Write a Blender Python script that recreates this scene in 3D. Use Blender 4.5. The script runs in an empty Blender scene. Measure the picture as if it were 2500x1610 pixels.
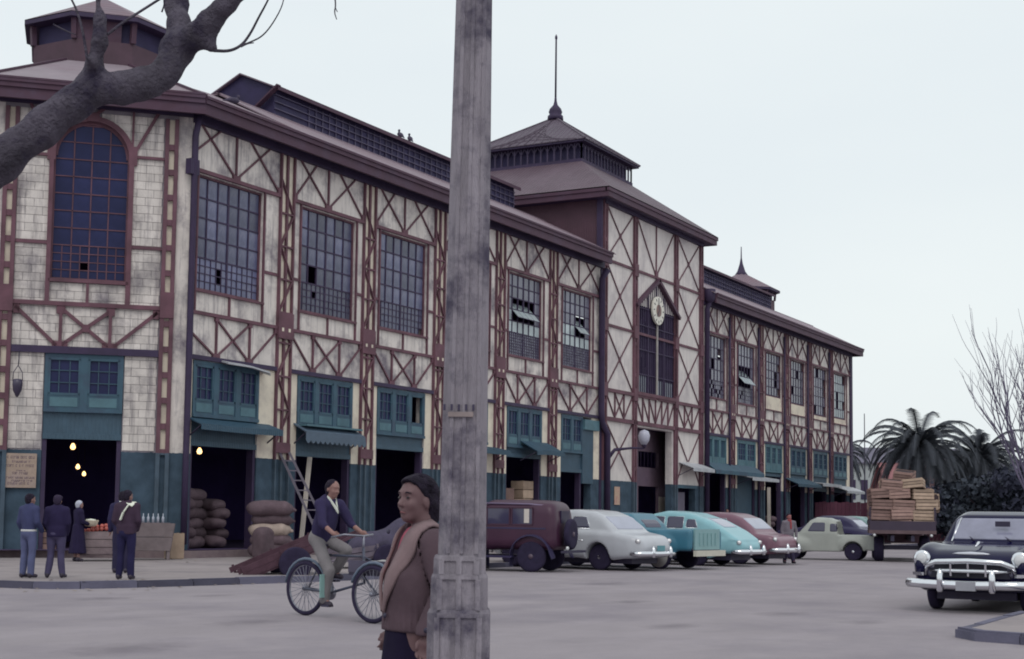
import bpy, bmesh, math, random
import numpy as np
from mathutils import Vector, Matrix
R=math.radians
random.seed(7); np.random.seed(7)
sc=bpy.context.scene
COL=sc.collection

# ---------------------------------------------------------------- camera, sky, sun, exposure
CAM=np.array([-32.7548,-28.7277,1.4496]); PSI=0.501299766; PIT=0.079840259; ROL=0.012425265
cd=bpy.data.cameras.new('camera'); cam=bpy.data.objects.new('camera',cd); COL.objects.link(cam)
cd.sensor_width=36.0; cd.lens=3600.12/2500*36.0; cd.shift_y=(970.72-805)/2500
cd.clip_start=.1; cd.clip_end=3000
cam.matrix_world=Matrix.Translation(CAM)@Matrix.Rotation(PSI-math.pi/2,4,'Z')@Matrix.Rotation(math.pi/2+PIT,4,'X')@Matrix.Rotation(ROL,4,'Z')
sc.camera=cam
SUN_EL,SUN_AZ=R(52),R(-150)          # direction towards the veiled sun (azimuth from +X)
w=bpy.data.worlds.new('World'); sc.world=w; w.use_nodes=True
nt=w.node_tree; nt.nodes.clear()
def N(nt,t,**k):
    n=nt.nodes.new(t)
    for a,b in k.items(): setattr(n,a,b)
    return n
sky=N(nt,'ShaderNodeTexSky',sky_type='NISHITA',sun_disc=False,sun_elevation=SUN_EL,sun_rotation=math.pi/2-SUN_AZ,air_density=1.5,dust_density=4.0)
tc=N(nt,'ShaderNodeTexCoord'); mp=N(nt,'ShaderNodeMapping'); mp.inputs['Scale'].default_value=(1,1,3)
nz=N(nt,'ShaderNodeTexNoise'); nz.inputs['Scale'].default_value=1.1; nz.inputs['Detail'].default_value=5
cr=N(nt,'ShaderNodeValToRGB'); cr.color_ramp.elements[0].position=.3; cr.color_ramp.elements[1].position=.72
cr.color_ramp.elements[0].color=(8.1,8.8,9.2,1); cr.color_ramp.elements[1].color=(9.35,9.9,9.85,1)
mx=N(nt,'ShaderNodeMix',data_type='RGBA'); mx.inputs[0].default_value=.93
bg=N(nt,'ShaderNodeBackground'); bg.inputs['Strength'].default_value=.1; wo=N(nt,'ShaderNodeOutputWorld')
L=nt.links.new
L(tc.outputs['Generated'],mp.inputs['Vector']); L(mp.outputs['Vector'],nz.inputs['Vector']); L(nz.outputs['Fac'],cr.inputs['Fac'])
L(sky.outputs['Color'],mx.inputs[6]); L(cr.outputs['Color'],mx.inputs[7]); L(mx.outputs[2],bg.inputs['Color']); L(bg.outputs['Background'],wo.inputs['Surface'])
sd=bpy.data.lights.new('sun','SUN'); sd.energy=.7; sd.angle=R(25); sd.color=(1.0,.96,.92)
so=bpy.data.objects.new('sun',sd); COL.objects.link(so)
so.rotation_euler=Vector((-math.cos(SUN_EL)*math.cos(SUN_AZ),-math.cos(SUN_EL)*math.sin(SUN_AZ),-math.sin(SUN_EL))).to_track_quat('-Z','Y').to_euler()
so.location=(-20,-40,40)
sc.view_settings.view_transform='Standard'; sc.view_settings.look='None'; sc.view_settings.gamma=1; sc.view_settings.exposure=0.0
sc.render.film_transparent=False
sc.cycles.pixel_filter_type='BLACKMAN_HARRIS'; sc.cycles.filter_width=1.9

# ---------------------------------------------------------------- helpers
def _ray(x,y):
    x=x-1250; y=970.722-y; c,s=math.cos(ROL),math.sin(ROL); x,y=c*x-s*y,s*x+c*y
    cp,sp=math.cos(PIT),math.sin(PIT); f=3600.12
    fw=f*cp-y*sp; up=f*sp+y*cp
    return np.array([fw*math.cos(PSI)+x*math.sin(PSI),fw*math.sin(PSI)-x*math.cos(PSI),up]),fw
def at(x,y,D):            # a point seen at picture position x,y, D metres ahead of the camera
    d,fw=_ray(x,y); return CAM+d*(D/fw)
def ground(x,y,z=0.):
    d,fw=_ray(x,y); return CAM+d*((z-CAM[2])/d[2])
RV=np.array([math.sin(PSI),-math.cos(PSI),0]); FV=np.array([math.cos(PSI),math.sin(PSI),0])

def c8(*v):               # 8-bit display colour -> linear
    if len(v)==1: v=v[0]
    o=[]
    for a in v:
        a=a/255.; o.append(a/12.92 if a<=.04045 else ((a+.055)/1.055)**2.4)
    return tuple(o)
def thing(name,label,cat,loc=(0,0,0),rz=0,group=None):
    o=bpy.data.objects.new(name,None); COL.objects.link(o); o.location=loc; o.rotation_euler=(0,0,rz)
    o.empty_display_size=.3
    return tag(o,label,cat,group)
def tag(o,label,cat,group=None):
    o['label']=label; o['category']=cat
    if group: o['group']=group
    return o
def struct(o): o['kind']='structure'; return o
def link(name,me,parent=None,loc=None,rot=None,scale=None):
    o=bpy.data.objects.new(name,me); COL.objects.link(o)
    if parent is not None: o.parent=parent
    if loc is not None: o.location=loc
    if rot is not None: o.rotation_euler=rot
    if scale is not None: o.scale=scale
    return o
def copy_tree(o,parent=None):
    c=o.copy(); COL.objects.link(c); c.parent=parent
    for ch in list(o.children): copy_tree(ch,c)
    return c
class MB:
    """collects simple shapes; build() links them as ONE mesh object"""
    def __init__(s): s.v=[]; s.f=[]; s.mi=[]; s.sm=[]; s.m=0
    def add(s,vs,fs,smooth=False):
        b=len(s.v); s.v+= [tuple(map(float,p)) for p in vs]
        for f in fs: s.f.append(tuple(b+i for i in f)); s.mi.append(s.m); s.sm.append(smooth)
        return s
    def hexa(s,p):     # p: 8 points, bottom ring 0-3, top ring 4-7
        return s.add(p,[(0,3,2,1),(4,5,6,7),(0,1,5,4),(1,2,6,5),(2,3,7,6),(3,0,4,7)])
    def box(s,x0,x1,y0,y1,z0,z1):
        return s.hexa([(x0,y0,z0),(x1,y0,z0),(x1,y1,z0),(x0,y1,z0),(x0,y0,z1),(x1,y0,z1),(x1,y1,z1),(x0,y1,z1)])
    def bar(s,a,b,w,h,up=(0,0,1)):
        a=Vector(a); b=Vector(b); d=(b-a).normalized(); up=Vector(up)
        sx=d.cross(up)
        if sx.length<1e-4: sx=d.cross(Vector((1,0,0)))
        sx.normalize(); sy=sx.cross(d).normalized(); sx*=w/2; sy*=h/2
        return s.hexa([a-sx-sy,a+sx-sy,a+sx+sy,a-sx+sy,b-sx-sy,b+sx-sy,b+sx+sy,b-sx+sy])
    def tube(s,pts,rad,n=8,cap=True,smooth=True,squash=None):
        pts=[Vector(p) for p in pts]; k=len(pts)
        if not hasattr(rad,'__len__'): rad=[rad]*k
        rings=[]; x=None
        for i,p in enumerate(pts):
            d=(pts[min(i+1,k-1)]-pts[max(i-1,0)])
            d=d.normalized() if d.length>1e-9 else Vector((0,0,1))
            if x is None: x=d.cross(Vector((0,0,1)) if abs(d.z)<.9 else Vector((1,0,0)))
            else: x=x-d*x.dot(d)
            if x.length<1e-4: x=d.cross(Vector((0,1,0)))
            x=x.normalized(); y=d.cross(x).normalized()
            sq=squash[i] if squash else 1
            rings.append([p+(x*math.cos(t)+y*math.sin(t)*sq)*rad[i] for t in [2*math.pi*j/n for j in range(n)]])
        vs=[q for r in rings for q in r]; fs=[]
        for i in range(k-1):
            for j in range(n):
                a=i*n+j; b=i*n+(j+1)%n; fs.append((a,b,b+n,a+n))
        if cap: fs.append(tuple(range(n))[::-1]); fs.append(tuple((k-1)*n+j for j in range(n)))
        return s.add(vs,fs,smooth)
    def lathe(s,prof,n=16,axis='z',c=(0,0,0),smooth=True,cap=True):   # prof: (radius,height)
        vs=[];fs=[]; k=len(prof)
        for r,h in prof:
            for j in range(n):
                t=2*math.pi*j/n; p=(r*math.cos(t),r*math.sin(t),h)
                if axis=='y': p=(p[0],p[2],p[1])
                if axis=='x': p=(p[2],p[0],p[1])
                vs.append((p[0]+c[0],p[1]+c[1],p[2]+c[2]))
        for i in range(k-1):
            for j in range(n): fs.append((i*n+j,i*n+(j+1)%n,(i+1)*n+(j+1)%n,(i+1)*n+j))
        if cap and prof[0][0]>1e-6: fs.append(tuple(range(n)))
        if cap and prof[-1][0]>1e-6: fs.append(tuple((k-1)*n+j for j in range(n)))
        return s.add(vs,fs,smooth)
    def prism(s,poly,off):      # closed polygon (3-D points) extruded by vector
        n=len(poly); off=Vector(off); p=[Vector(q) for q in poly]
        return s.add(p+[q+off for q in p],[tuple(range(n)),tuple(range(n,2*n))[::-1]]+[(i,(i+1)%n,n+(i+1)%n,n+i) for i in range(n)])
    def quad(s,*p): return s.add(p,[tuple(range(len(p)))])
    def mesh(s,name,mats,recalc=True):
        me=bpy.data.meshes.new(name); me.from_pydata(s.v,[],s.f)
        if not isinstance(mats,(list,tuple)): mats=[mats]
        for m in mats: me.materials.append(m)
        me.polygons.foreach_set('material_index',s.mi); me.polygons.foreach_set('use_smooth',s.sm)
        if recalc:
            bm=bmesh.new(); bm.from_mesh(me); bmesh.ops.recalc_face_normals(bm,faces=bm.faces); bm.to_mesh(me); bm.free()
        me.update(); return me
    def build(s,name,mats,parent=None,**k): return link(name,s.mesh(name,mats),parent,**k)

# ---- implicit shapes: smooth unions polygonised with surface nets
def smin(a,b,k):
    h=np.clip(.5+.5*(b-a)/k,0,1); return b*(1-h)+a*h-k*h*(1-h)
def smax(a,b,k): return -smin(-a,-b,k)
def nets(fn,lo,hi,h,name,mat,parent=None,smooth=True):
    lo=np.array(lo,float); hi=np.array(hi,float); n=np.ceil((hi-lo)/h).astype(int)+1
    ax=[lo[i]+h*np.arange(n[i]) for i in range(3)]
    X,Y,Z=np.meshgrid(*ax,indexing='ij'); F=fn(X,Y,Z).astype(np.float32)
    F[0]=F[-1]=1; F[:,0]=F[:,-1]=1; F[:,:,0]=F[:,:,-1]=1
    S=F<0
    cn=n-1; cnt=np.zeros(cn,np.float32); P=np.zeros((*cn,3),np.float32)
    sl=lambda d,i:[slice(d[a],d[a]+cn[a]) for a in range(3)]
    for axis in range(3):
        o=[a for a in range(3) if a!=axis]
        for da in (0,1):
            for db in (0,1):
                d0=[0,0,0]; d0[o[0]]=da; d0[o[1]]=db; d1=list(d0); d1[axis]=1
                f0=F[tuple(sl(d0,0))]; f1=F[tuple(sl(d1,0))]; cr=(f0<0)!=(f1<0)
                t=np.where(cr,f0/np.where(cr,f0-f1,1),0)
                for a in range(3):
                    P[...,a]+=np.where(cr,(t if a==axis else d0[a]),0)
                cnt+=cr
    act=cnt>0
    idx=-np.ones(cn,np.int64); idx[act]=np.arange(act.sum())
    ci=np.argwhere(act); V=lo+h*(ci+P[act]/cnt[act][:,None])
    faces=[]
    for axis in range(3):
        o=[(axis+1)%3,(axis+2)%3]
        s0=[slice(None)]*3; s1=[slice(None)]*3; s0[axis]=slice(0,-1); s1[axis]=slice(1,None)
        cr=S[tuple(s0)]!=S[tuple(s1)]
        e=np.argwhere(cr); 
        ok=(e[:,o[0]]>0)&(e[:,o[1]]>0)&(e[:,o[0]]<n[o[0]]-1)&(e[:,o[1]]<n[o[1]]-1); e=e[ok]
        q=[]
        for da,db in ((0,0),(1,0),(1,1),(0,1)):
            g=e.copy(); g[:,o[0]]-=da; g[:,o[1]]-=db; q.append(idx[g[:,0],g[:,1],g[:,2]])
        q=np.stack(q,1); ins=S[e[:,0],e[:,1],e[:,2]]
        q[~ins]=q[~ins][:,::-1]; faces.append(q)
    faces=np.concatenate(faces)
    me=bpy.data.meshes.new(name); me.vertices.add(len(V)); me.vertices.foreach_set('co',V.astype(np.float32).ravel())
    me.loops.add(faces.size); me.loops.foreach_set('vertex_index',faces.astype(np.int32).ravel())
    me.polygons.add(len(faces)); me.polygons.foreach_set('loop_start',np.arange(0,faces.size,4,dtype=np.int32))
    me.polygons.foreach_set('use_smooth',np.full(len(faces),smooth)); me.materials.append(mat); me.update(calc_edges=True); me.validate()
    return link(name,me,parent)
def cone(X,Y,Z,a,b,ra,rb,sq=None):      # round cone, capsule with two radii
    a=np.array(a,float); b=np.array(b,float); d=b-a; l2=max(d@d,1e-9)
    px,py,pz=X-a[0],Y-a[1],Z-a[2]
    t=np.clip((px*d[0]+py*d[1]+pz*d[2])/l2,0,1)
    return np.sqrt((px-t*d[0])**2+(py-t*d[1])**2+(pz-t*d[2])**2)-(ra+(rb-ra)*t)
def ell(X,Y,Z,c,r,rot=None):
    x,y,z=X-c[0],Y-c[1],Z-c[2]
    if rot is not None:
        m=np.array(rot.transposed() if hasattr(rot,'transposed') else rot)
        x,y,z=m[0][0]*x+m[0][1]*y+m[0][2]*z,m[1][0]*x+m[1][1]*y+m[1][2]*z,m[2][0]*x+m[2][1]*y+m[2][2]*z
    k0=np.sqrt((x/r[0])**2+(y/r[1])**2+(z/r[2])**2); k1=np.sqrt((x/r[0]**2)**2+(y/r[1]**2)**2+(z/r[2]**2)**2)
    return k0*(k0-1)/np.maximum(k1,1e-6)
def rbox(X,Y,Z,c,h,r):
    qx,qy,qz=np.abs(X-c[0])-h[0]+r,np.abs(Y-c[1])-h[1]+r,np.abs(Z-c[2])-h[2]+r
    return np.sqrt(np.maximum(qx,0)**2+np.maximum(qy,0)**2+np.maximum(qz,0)**2)+np.minimum(np.maximum(qx,np.maximum(qy,qz)),0)-r
def wob(X,Y,Z,s,a,p=0): return a*(np.sin(s*X+1.3*p+1.7*np.sin(s*.6*Z+p))*np.sin(s*1.1*Y+2+p)+.6*np.sin(s*.9*Z+.7*p+1.2*np.sin(s*.8*X)))

# ---------------------------------------------------------------- materials
MATS={}
def mat(name,col,rough=.8,var=.18,scale=3.0,bump=0.,bscale=None,metal=0.,dirt=None,dirt_amt=.5,dscale=1.2,streak=False,stretch=None,spec=.5,coat=0.,trans=0.,coord='Object',emit=None,wave=None,dado=None,randv=0.,dpos=(.48,.64)):
    if name in MATS: return MATS[name]
    m=bpy.data.materials.new(name); m.use_nodes=True; nt=m.node_tree; nt.nodes.clear(); L=nt.links.new
    out=N(nt,'ShaderNodeOutputMaterial'); b=N(nt,'ShaderNodeBsdfPrincipled'); L(b.outputs[0],out.inputs[0])
    if rough>=.84: spec=min(spec,.18)
    b.inputs['Roughness'].default_value=rough; b.inputs['Metallic'].default_value=metal; b.inputs['Specular IOR Level'].default_value=spec
    if coat: b.inputs['Coat Weight'].default_value=coat; b.inputs['Coat Roughness'].default_value=.08
    if trans: b.inputs['Transmission Weight'].default_value=trans
    if coord=='World': v=N(nt,'ShaderNodeNewGeometry').outputs['Position']
    else: v=N(nt,'ShaderNodeTexCoord').outputs['Object']
    if stretch:
        mp=N(nt,'ShaderNodeMapping'); mp.inputs['Scale'].default_value=stretch; L(v,mp.inputs['Vector']); vs=mp.outputs['Vector']
    else: vs=v
    n1=N(nt,'ShaderNodeTexNoise'); n1.inputs['Scale'].default_value=scale; n1.inputs['Detail'].default_value=6; n1.inputs['Roughness'].default_value=.62; L(vs,n1.inputs['Vector'])
    c0=tuple(max(0,x*(1-var)) for x in col); c1=tuple(min(1,x*(1+var)) for x in col)
    rp=N(nt,'ShaderNodeValToRGB'); rp.color_ramp.elements[0].position=.3; rp.color_ramp.elements[1].position=.7
    rp.color_ramp.elements[0].color=(*c0,1); rp.color_ramp.elements[1].color=(*c1,1); L(n1.outputs['Fac'],rp.inputs['Fac'])
    cur=rp.outputs['Color']
    def mixin(cur,fac,colr,mode='MIX'):
        x=N(nt,'ShaderNodeMix',data_type='RGBA'); x.blend_type=mode
        if hasattr(fac,'default_value') or hasattr(fac,'is_output'): L(fac,x.inputs[0])
        else: x.inputs[0].default_value=fac
        L(cur,x.inputs[6])
        if isinstance(colr,tuple): x.inputs[7].default_value=(*colr,1)
        else: L(colr,x.inputs[7])
        return x.outputs[2]
    if dirt:
        n2=N(nt,'ShaderNodeTexNoise'); n2.inputs['Scale'].default_value=dscale; n2.inputs['Detail'].default_value=7; n2.inputs['Roughness'].default_value=.68; L(v,n2.inputs['Vector'])
        r2=N(nt,'ShaderNodeValToRGB'); r2.color_ramp.elements[0].position=dpos[0]; r2.color_ramp.elements[1].position=dpos[1]
        r2.color_ramp.elements[0].color=(0,0,0,1); r2.color_ramp.elements[1].color=(dirt_amt,)*3+(1,); L(n2.outputs['Fac'],r2.inputs['Fac'])
        cur=mixin(cur,r2.outputs['Color'],dirt)
        if streak:
            mp=N(nt,'ShaderNodeMapping'); mp.inputs['Scale'].default_value=(3.2,3.2,.28); L(v,mp.inputs['Vector'])
            n3=N(nt,'ShaderNodeTexNoise'); n3.inputs['Scale'].default_value=1.6; n3.inputs['Detail'].default_value=6; n3.inputs['Roughness'].default_value=.7; L(mp.outputs['Vector'],n3.inputs['Vector'])
            r3=N(nt,'ShaderNodeValToRGB'); r3.color_ramp.elements[0].position=.5; r3.color_ramp.elements[1].position=.72
            r3.color_ramp.elements[0].color=(0,0,0,1); r3.color_ramp.elements[1].color=(dirt_amt*.9,)*3+(1,); L(n3.outputs['Fac'],r3.inputs['Fac'])
            cur=mixin(cur,r3.outputs['Color'],dirt)
    if randv:
        oi=N(nt,'ShaderNodeObjectInfo'); mr=N(nt,'ShaderNodeMapRange'); mr.inputs[3].default_value=1-randv; mr.inputs[4].default_value=1+randv*.6; L(oi.outputs['Random'],mr.inputs[0])
        cc=N(nt,'ShaderNodeCombineColor'); [L(mr.outputs[0],cc.inputs[i]) for i in range(3)]
        cur=mixin(cur,1.0,cc.outputs[0],'MULTIPLY')
    if dado:              # paint changes colour at a height (z, colour)
        ge=N(nt,'ShaderNodeNewGeometry'); sp=N(nt,'ShaderNodeSeparateXYZ'); L(ge.outputs['Position'],sp.inputs[0])
        n4=N(nt,'ShaderNodeTexNoise'); n4.inputs['Scale'].default_value=9; L(ge.outputs['Position'],n4.inputs['Vector'])
        ma=N(nt,'ShaderNodeMath',operation='MULTIPLY_ADD'); ma.inputs[1].default_value=.06; L(n4.outputs['Fac'],ma.inputs[0]); L(sp.outputs['Z'],ma.inputs[2])
        lt=N(nt,'ShaderNodeMath',operation='LESS_THAN'); lt.inputs[1].default_value=dado[0]+.03; L(ma.outputs[0],lt.inputs[0])
        n5=N(nt,'ShaderNodeTexNoise'); n5.inputs['Scale'].default_value=2.3; n5.inputs['Detail'].default_value=6; L(ge.outputs['Position'],n5.inputs['Vector'])
        r5=N(nt,'ShaderNodeValToRGB'); r5.color_ramp.elements[0].position=.3; r5.color_ramp.elements[1].position=.72
        r5.color_ramp.elements[0].color=(*[x*.72 for x in dado[1]],1); r5.color_ramp.elements[1].color=(*[x*1.25 for x in dado[1]],1); L(n5.outputs['Fac'],r5.inputs['Fac'])
        cur=mixin(cur,lt.outputs[0],r5.outputs['Color'])
    L(cur,b.inputs['Base Color'])
    hgt=None
    if bump:
        nb=N(nt,'ShaderNodeTexNoise'); nb.inputs['Scale'].default_value=bscale or scale*4; nb.inputs['Detail'].default_value=5; L(vs,nb.inputs['Vector'])
        bp=N(nt,'ShaderNodeBump'); bp.inputs['Strength'].default_value=bump; bp.inputs['Distance'].default_value=.02; L(nb.outputs['Fac'],bp.inputs['Height']); L(bp.outputs[0],b.inputs['Normal']); hgt=bp
    if wave:              # corrugation along one axis: (axis, pitch, depth)
        wv=N(nt,'ShaderNodeTexWave',wave_type='BANDS',bands_direction=wave[0]); wv.inputs['Scale'].default_value=.314/wave[1]; L(v,wv.inputs['Vector'])
        bw=N(nt,'ShaderNodeBump'); bw.inputs['Strength'].default_value=1; bw.inputs['Distance'].default_value=wave[2]; L(wv.outputs['Fac'],bw.inputs['Height'])
        if hgt: L(hgt.outputs[0],bw.inputs['Normal'])
        L(bw.outputs[0],b.inputs['Normal'])
    if emit: b.inputs['Emission Color'].default_value=(*emit[0],1); b.inputs['Emission Strength'].default_value=emit[1]
    MATS[name]=m; return m
TEAL=(.056,.086,.122)
M_wall=mat('weathered_plaster',(.71,.65,.615),.9,.12,1.3,.3,9,dirt=(.17,.145,.18),dirt_amt=.92,dscale=.55,streak=True,coord='World',dado=(3.12,TEAL))
M_wall2=mat('tower_plaster',(.70,.645,.625),.9,.08,.9,.2,9,dirt=(.34,.30,.33),dirt_amt=.55,dscale=.4,streak=True,coord='World',dado=(3.12,TEAL))
M_block=mat('cement_block',(.67,.615,.585),.9,.12,2.2,.35,14,dirt=(.15,.13,.155),dirt_amt=.92,dscale=.42,streak=True,coord='World',randv=.12)
M_joint=mat('block_mortar',(.30,.27,.31),.95,.1,3,coord='World',dado=(3.12,TEAL))
M_white=mat('off_white_paint',(.58,.52,.48),.85,.1,2)
M_cream=mat('cream_strip',(.74,.66,.55),.85,.08,1.5,dirt=(.36,.29,.28),dirt_amt=.55,dscale=.8,coord='World',dado=(3.12,TEAL))
M_steel=mat('maroon_iron',(.128,.056,.078),.75,.35,1.4,.1,30,coord='World',dado=(3.10,TEAL))
M_steel_d=mat('dark_maroon_iron',(.036,.021,.062),.7,.2,2.5,coord='World')
M_fascia=mat('maroon_fascia',(.068,.029,.054),.7,.15,1.5,dirt=(.08,.05,.09),dirt_amt=.5,coord='World')
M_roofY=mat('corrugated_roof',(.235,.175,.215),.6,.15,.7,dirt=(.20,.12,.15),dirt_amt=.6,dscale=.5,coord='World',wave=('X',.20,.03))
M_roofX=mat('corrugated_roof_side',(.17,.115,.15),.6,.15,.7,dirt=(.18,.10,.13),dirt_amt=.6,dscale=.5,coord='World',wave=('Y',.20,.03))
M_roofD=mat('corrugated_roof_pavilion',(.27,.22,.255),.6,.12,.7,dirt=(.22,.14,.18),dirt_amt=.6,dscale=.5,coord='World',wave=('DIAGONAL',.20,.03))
M_troofY=mat('tower_roof_sheet',(.115,.08,.105),.65,.18,.7,dirt=(.10,.06,.085),dirt_amt=.6,dscale=.5,coord='World',wave=('X',.20,.03))
M_troofX=mat('tower_roof_sheet_side',(.12,.082,.108),.65,.18,.7,dirt=(.10,.06,.085),dirt_amt=.6,dscale=.5,coord='World',wave=('Y',.20,.03))
M_mroof=mat('monitor_roof',(.17,.12,.16),.6,.15,.7,coord='World',wave=('X',.20,.03))
M_louv=mat('louvre_shade',(.026,.019,.07),.7,.25,2,coord='World')  # darkness of the open louvre bands put into the colour
M_tside=mat('tower_side_sheet',(.085,.04,.06),.7,.15,1,coord='World',wave=('Y',.09,.015))
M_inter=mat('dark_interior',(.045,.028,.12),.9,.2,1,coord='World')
M_teal=mat('teal_paint',c8(54,84,102),.6,.16,2,.08,20,dirt=c8(52,64,88),dirt_amt=.7,dscale=1.4,coord='World')
M_tealL=mat('pale_teal_paint',c8(78,112,124),.6,.16,2,dirt=c8(62,90,104),dirt_amt=.6,coord='World')
M_tealm=mat('teal_sheet_metal',c8(58,82,100),.55,.15,2,coord='World',wave=('X',.08,.012))
M_tin=mat('galvanised_tin',(.42,.43,.47),.5,.15,2,coord='World')
M_glass=mat('window_glass',(.098,.104,.19),.25,.3,1.2,spec=.5,randv=.45,dirt=(.17,.165,.22),dirt_amt=.5,dscale=2.5)
M_glassD=mat('dark_window_glass',(.028,.032,.092),.2,.2,.8,spec=.12,randv=.15)
M_glassL=mat('pale_window_glass',(.46,.53,.56),.25,.1,1,spec=.5,randv=.15)
M_glassM=mat('dusty_window_glass',(.15,.15,.21),.2,.15,1,spec=.6,randv=.3)
M_hole=mat('broken_pane_dark',(.012,.01,.03),.9,.1,1)
M_chrome=mat('chrome',(.75,.76,.8),.12,.03,1,metal=1)
M_tyre=mat('tyre_rubber',(.028,.022,.05),.85,.2,8)
M_black=mat('black_iron',(.03,.024,.055),.6,.2,4)
M_cglass=mat('car_window_glass',(.05,.045,.09),.06,.1,1,spec=.7)
M_cglassL=mat('car_rear_glass',(.34,.35,.44),.08,.12,1.5,spec=.7)
M_lamp=mat('lamp_lens',(.6,.6,.62),.1,.05,1,spec=.8)
M_bulb=mat('lit_bulb',(1,.9,.7),.5,0,1,emit=((1,.60,.24),3.2))
# ---------------------------------------------------------------- ground
M_road=mat('dusty_asphalt',(.295,.262,.285),.92,.09,.8,.5,30,dirt=(.205,.182,.215),dirt_amt=.7,dscale=.35,coord='World',stretch=(.6,1.1,1),dpos=(.46,.70))
M_pave=mat('dusty_pavement',(.30,.262,.268),.93,.12,.5,.3,22,dirt=(.17,.15,.17),dirt_amt=.5,dscale=.7,coord='World')
M_kerb=mat('kerb_stone',(.12,.115,.165),.9,.2,1.2,.4,18,randv=.35)
M_plinth=mat('plinth_cement',(.22,.17,.18),.9,.2,1.1,.3,12,dirt=(.14,.1,.12),dirt_amt=.6,coord='World')
b=MB(); b.quad((-400,-400,0),(900,-400,0),(900,900,0),(-400,900,0)); struct(b.build('road',M_road))
# pavement with a rounded corner around the market, its edge set with kerb stones
kp=[(-12.9,40),(-12.95,10),(-13.0,0),(-13.15,-5),(-13.22,-6.6),(-13.2,-7.6),(-13.0,-8.3),(-12.5,-8.72),(-11.7,-9.02),(-10.5,-9.35),(-9,-9.72),(-7.2,-10.1),(-5.4,-10.35),(-4.0,-10.3),(-2.8,-9.9),(-1.6,-9.2),(-.3,-8.75),(2,-8.6),(82,-8.6)]
def resample(pts,step):
    out=[np.array(pts[0],float)]; rest=0
    for a,c in zip(pts,pts[1:]):
        a=np.array(a,float); c=np.array(c,float); l=np.linalg.norm(c-a); n=max(1,int(round(l/step)))
        for i in range(1,n+1): out.append(a+(c-a)*i/n)
    return out
def chaikin(p,k=2):
    p=[np.array(q,float) for q in p]
    for _ in range(k):
        o=[p[0]]
        for a,c in zip(p,p[1:]): o+= [a*.75+c*.25,a*.25+c*.75]
        p=o+[p[-1]]
    return p
edge=chaikin(kp,2)
KW=.17
def offset(pts,dist):
    o=[]
    for i,p in enumerate(pts):
        t=pts[min(i+1,len(pts)-1)]-pts[max(i-1,0)]; t=t/np.linalg.norm(t); o.append(p+np.array([-t[1],t[0]])*dist)
    return o
inner=offset(edge,KW-.01)
b=MB()
poly=[(p[0],p[1],.125) for p in inner]+[(82,40,.125)]
b.quad(*poly); pav=struct(b.build('pavement',M_pave))
# kerb stones: every stone a piece of its own, slightly uneven
def kerb(parent,edge,lo,hi,zt,wid=KW,name='kerb_stone',step=1.05,sgn=1):
    cum=[0]
    for a,c in zip(edge,edge[1:]): cum.append(cum[-1]+np.linalg.norm(c-a))
    def pt(s):
        i=min(max(np.searchsorted(cum,s)-1,0),len(edge)-2); t=(s-cum[i])/(cum[i+1]-cum[i]); q=edge[i]+(edge[i+1]-edge[i])*t
        d=edge[i+1]-edge[i]; d=d/np.linalg.norm(d); return q,np.array([-d[1],d[0]])*sgn
    s=lo
    while s<min(hi,cum[-1]-.1):
        l=step*random.uniform(.75,1.25); e=min(s+l-.018,cum[-1]); z=zt+random.uniform(-.012,.012); o=random.uniform(-.012,.012)
        m=MB(); 
        k=3; ss=np.linspace(s,e,k)
        for i in range(k-1):
            (p,n),(q,n2)=pt(ss[i]),pt(ss[i+1]); bl=.03
            for (o0,o1,z0,z1) in ((o,wid,-.05,z-bl),(o+bl,wid,z-bl,z)):
                P=[p+n*o0,q+n2*o0,q+n2*o1,p+n*o1]
                m.hexa([(*P[0],z0),(*P[1],z0),(*P[2],z0),(*P[3],z0),(*P[0],z1),(*P[1],z1),(*P[2],z1),(*P[3],z1)])
        m.build(name,M_kerb,parent); s+=l
kerb(pav,edge,30.,74.,.132)
b=MB(); b.box(25.0,82,-8.6,-8.43,-.05,.131); b.build('far_kerb',M_kerb,pav)
# plinth step running along the foot of the market
s2=2**-.5
A0=np.array([0,0.]); 
b=MB()
fr=[(-4.75,60),(-4.75,3.75),(.08,-.62) if False else (-.35,-.55),(-.35,-.55),(69.6,-.55)]
b.prism([(-5.0,60,.10),(-5.0,4.5,.10),(-.29,-.62,.10),(69.8,-.62,.10),(69.8,12,.10),(20,60,.10)],(0,0,.225))
b.build('plinth',M_plinth,None); pl=bpy.data.objects['plinth']; struct(pl)
# traffic island at the right edge of the street
isl=[tuple(ground(x,y,z)[:2]) for x,y,z in ((2760,1440,.12),(2600,1470,.12),(2500,1490,.12),(2420,1509,.12),(2362,1526,.12),(2334,1543,.06),(2328,1557,0),(2370,1566,0),(2440,1571,0),(2520,1577,0),(2700,1592,0))]
ie=chaikin(isl,2); ii=offset(ie,.15)
b=MB(); b.quad(*[(p[0],p[1],.115) for p in ii]); ti=struct(b.build('traffic_island',M_pave))
kerb(ti,ie,0.,24.,.125,.16,step=.95)
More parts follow.
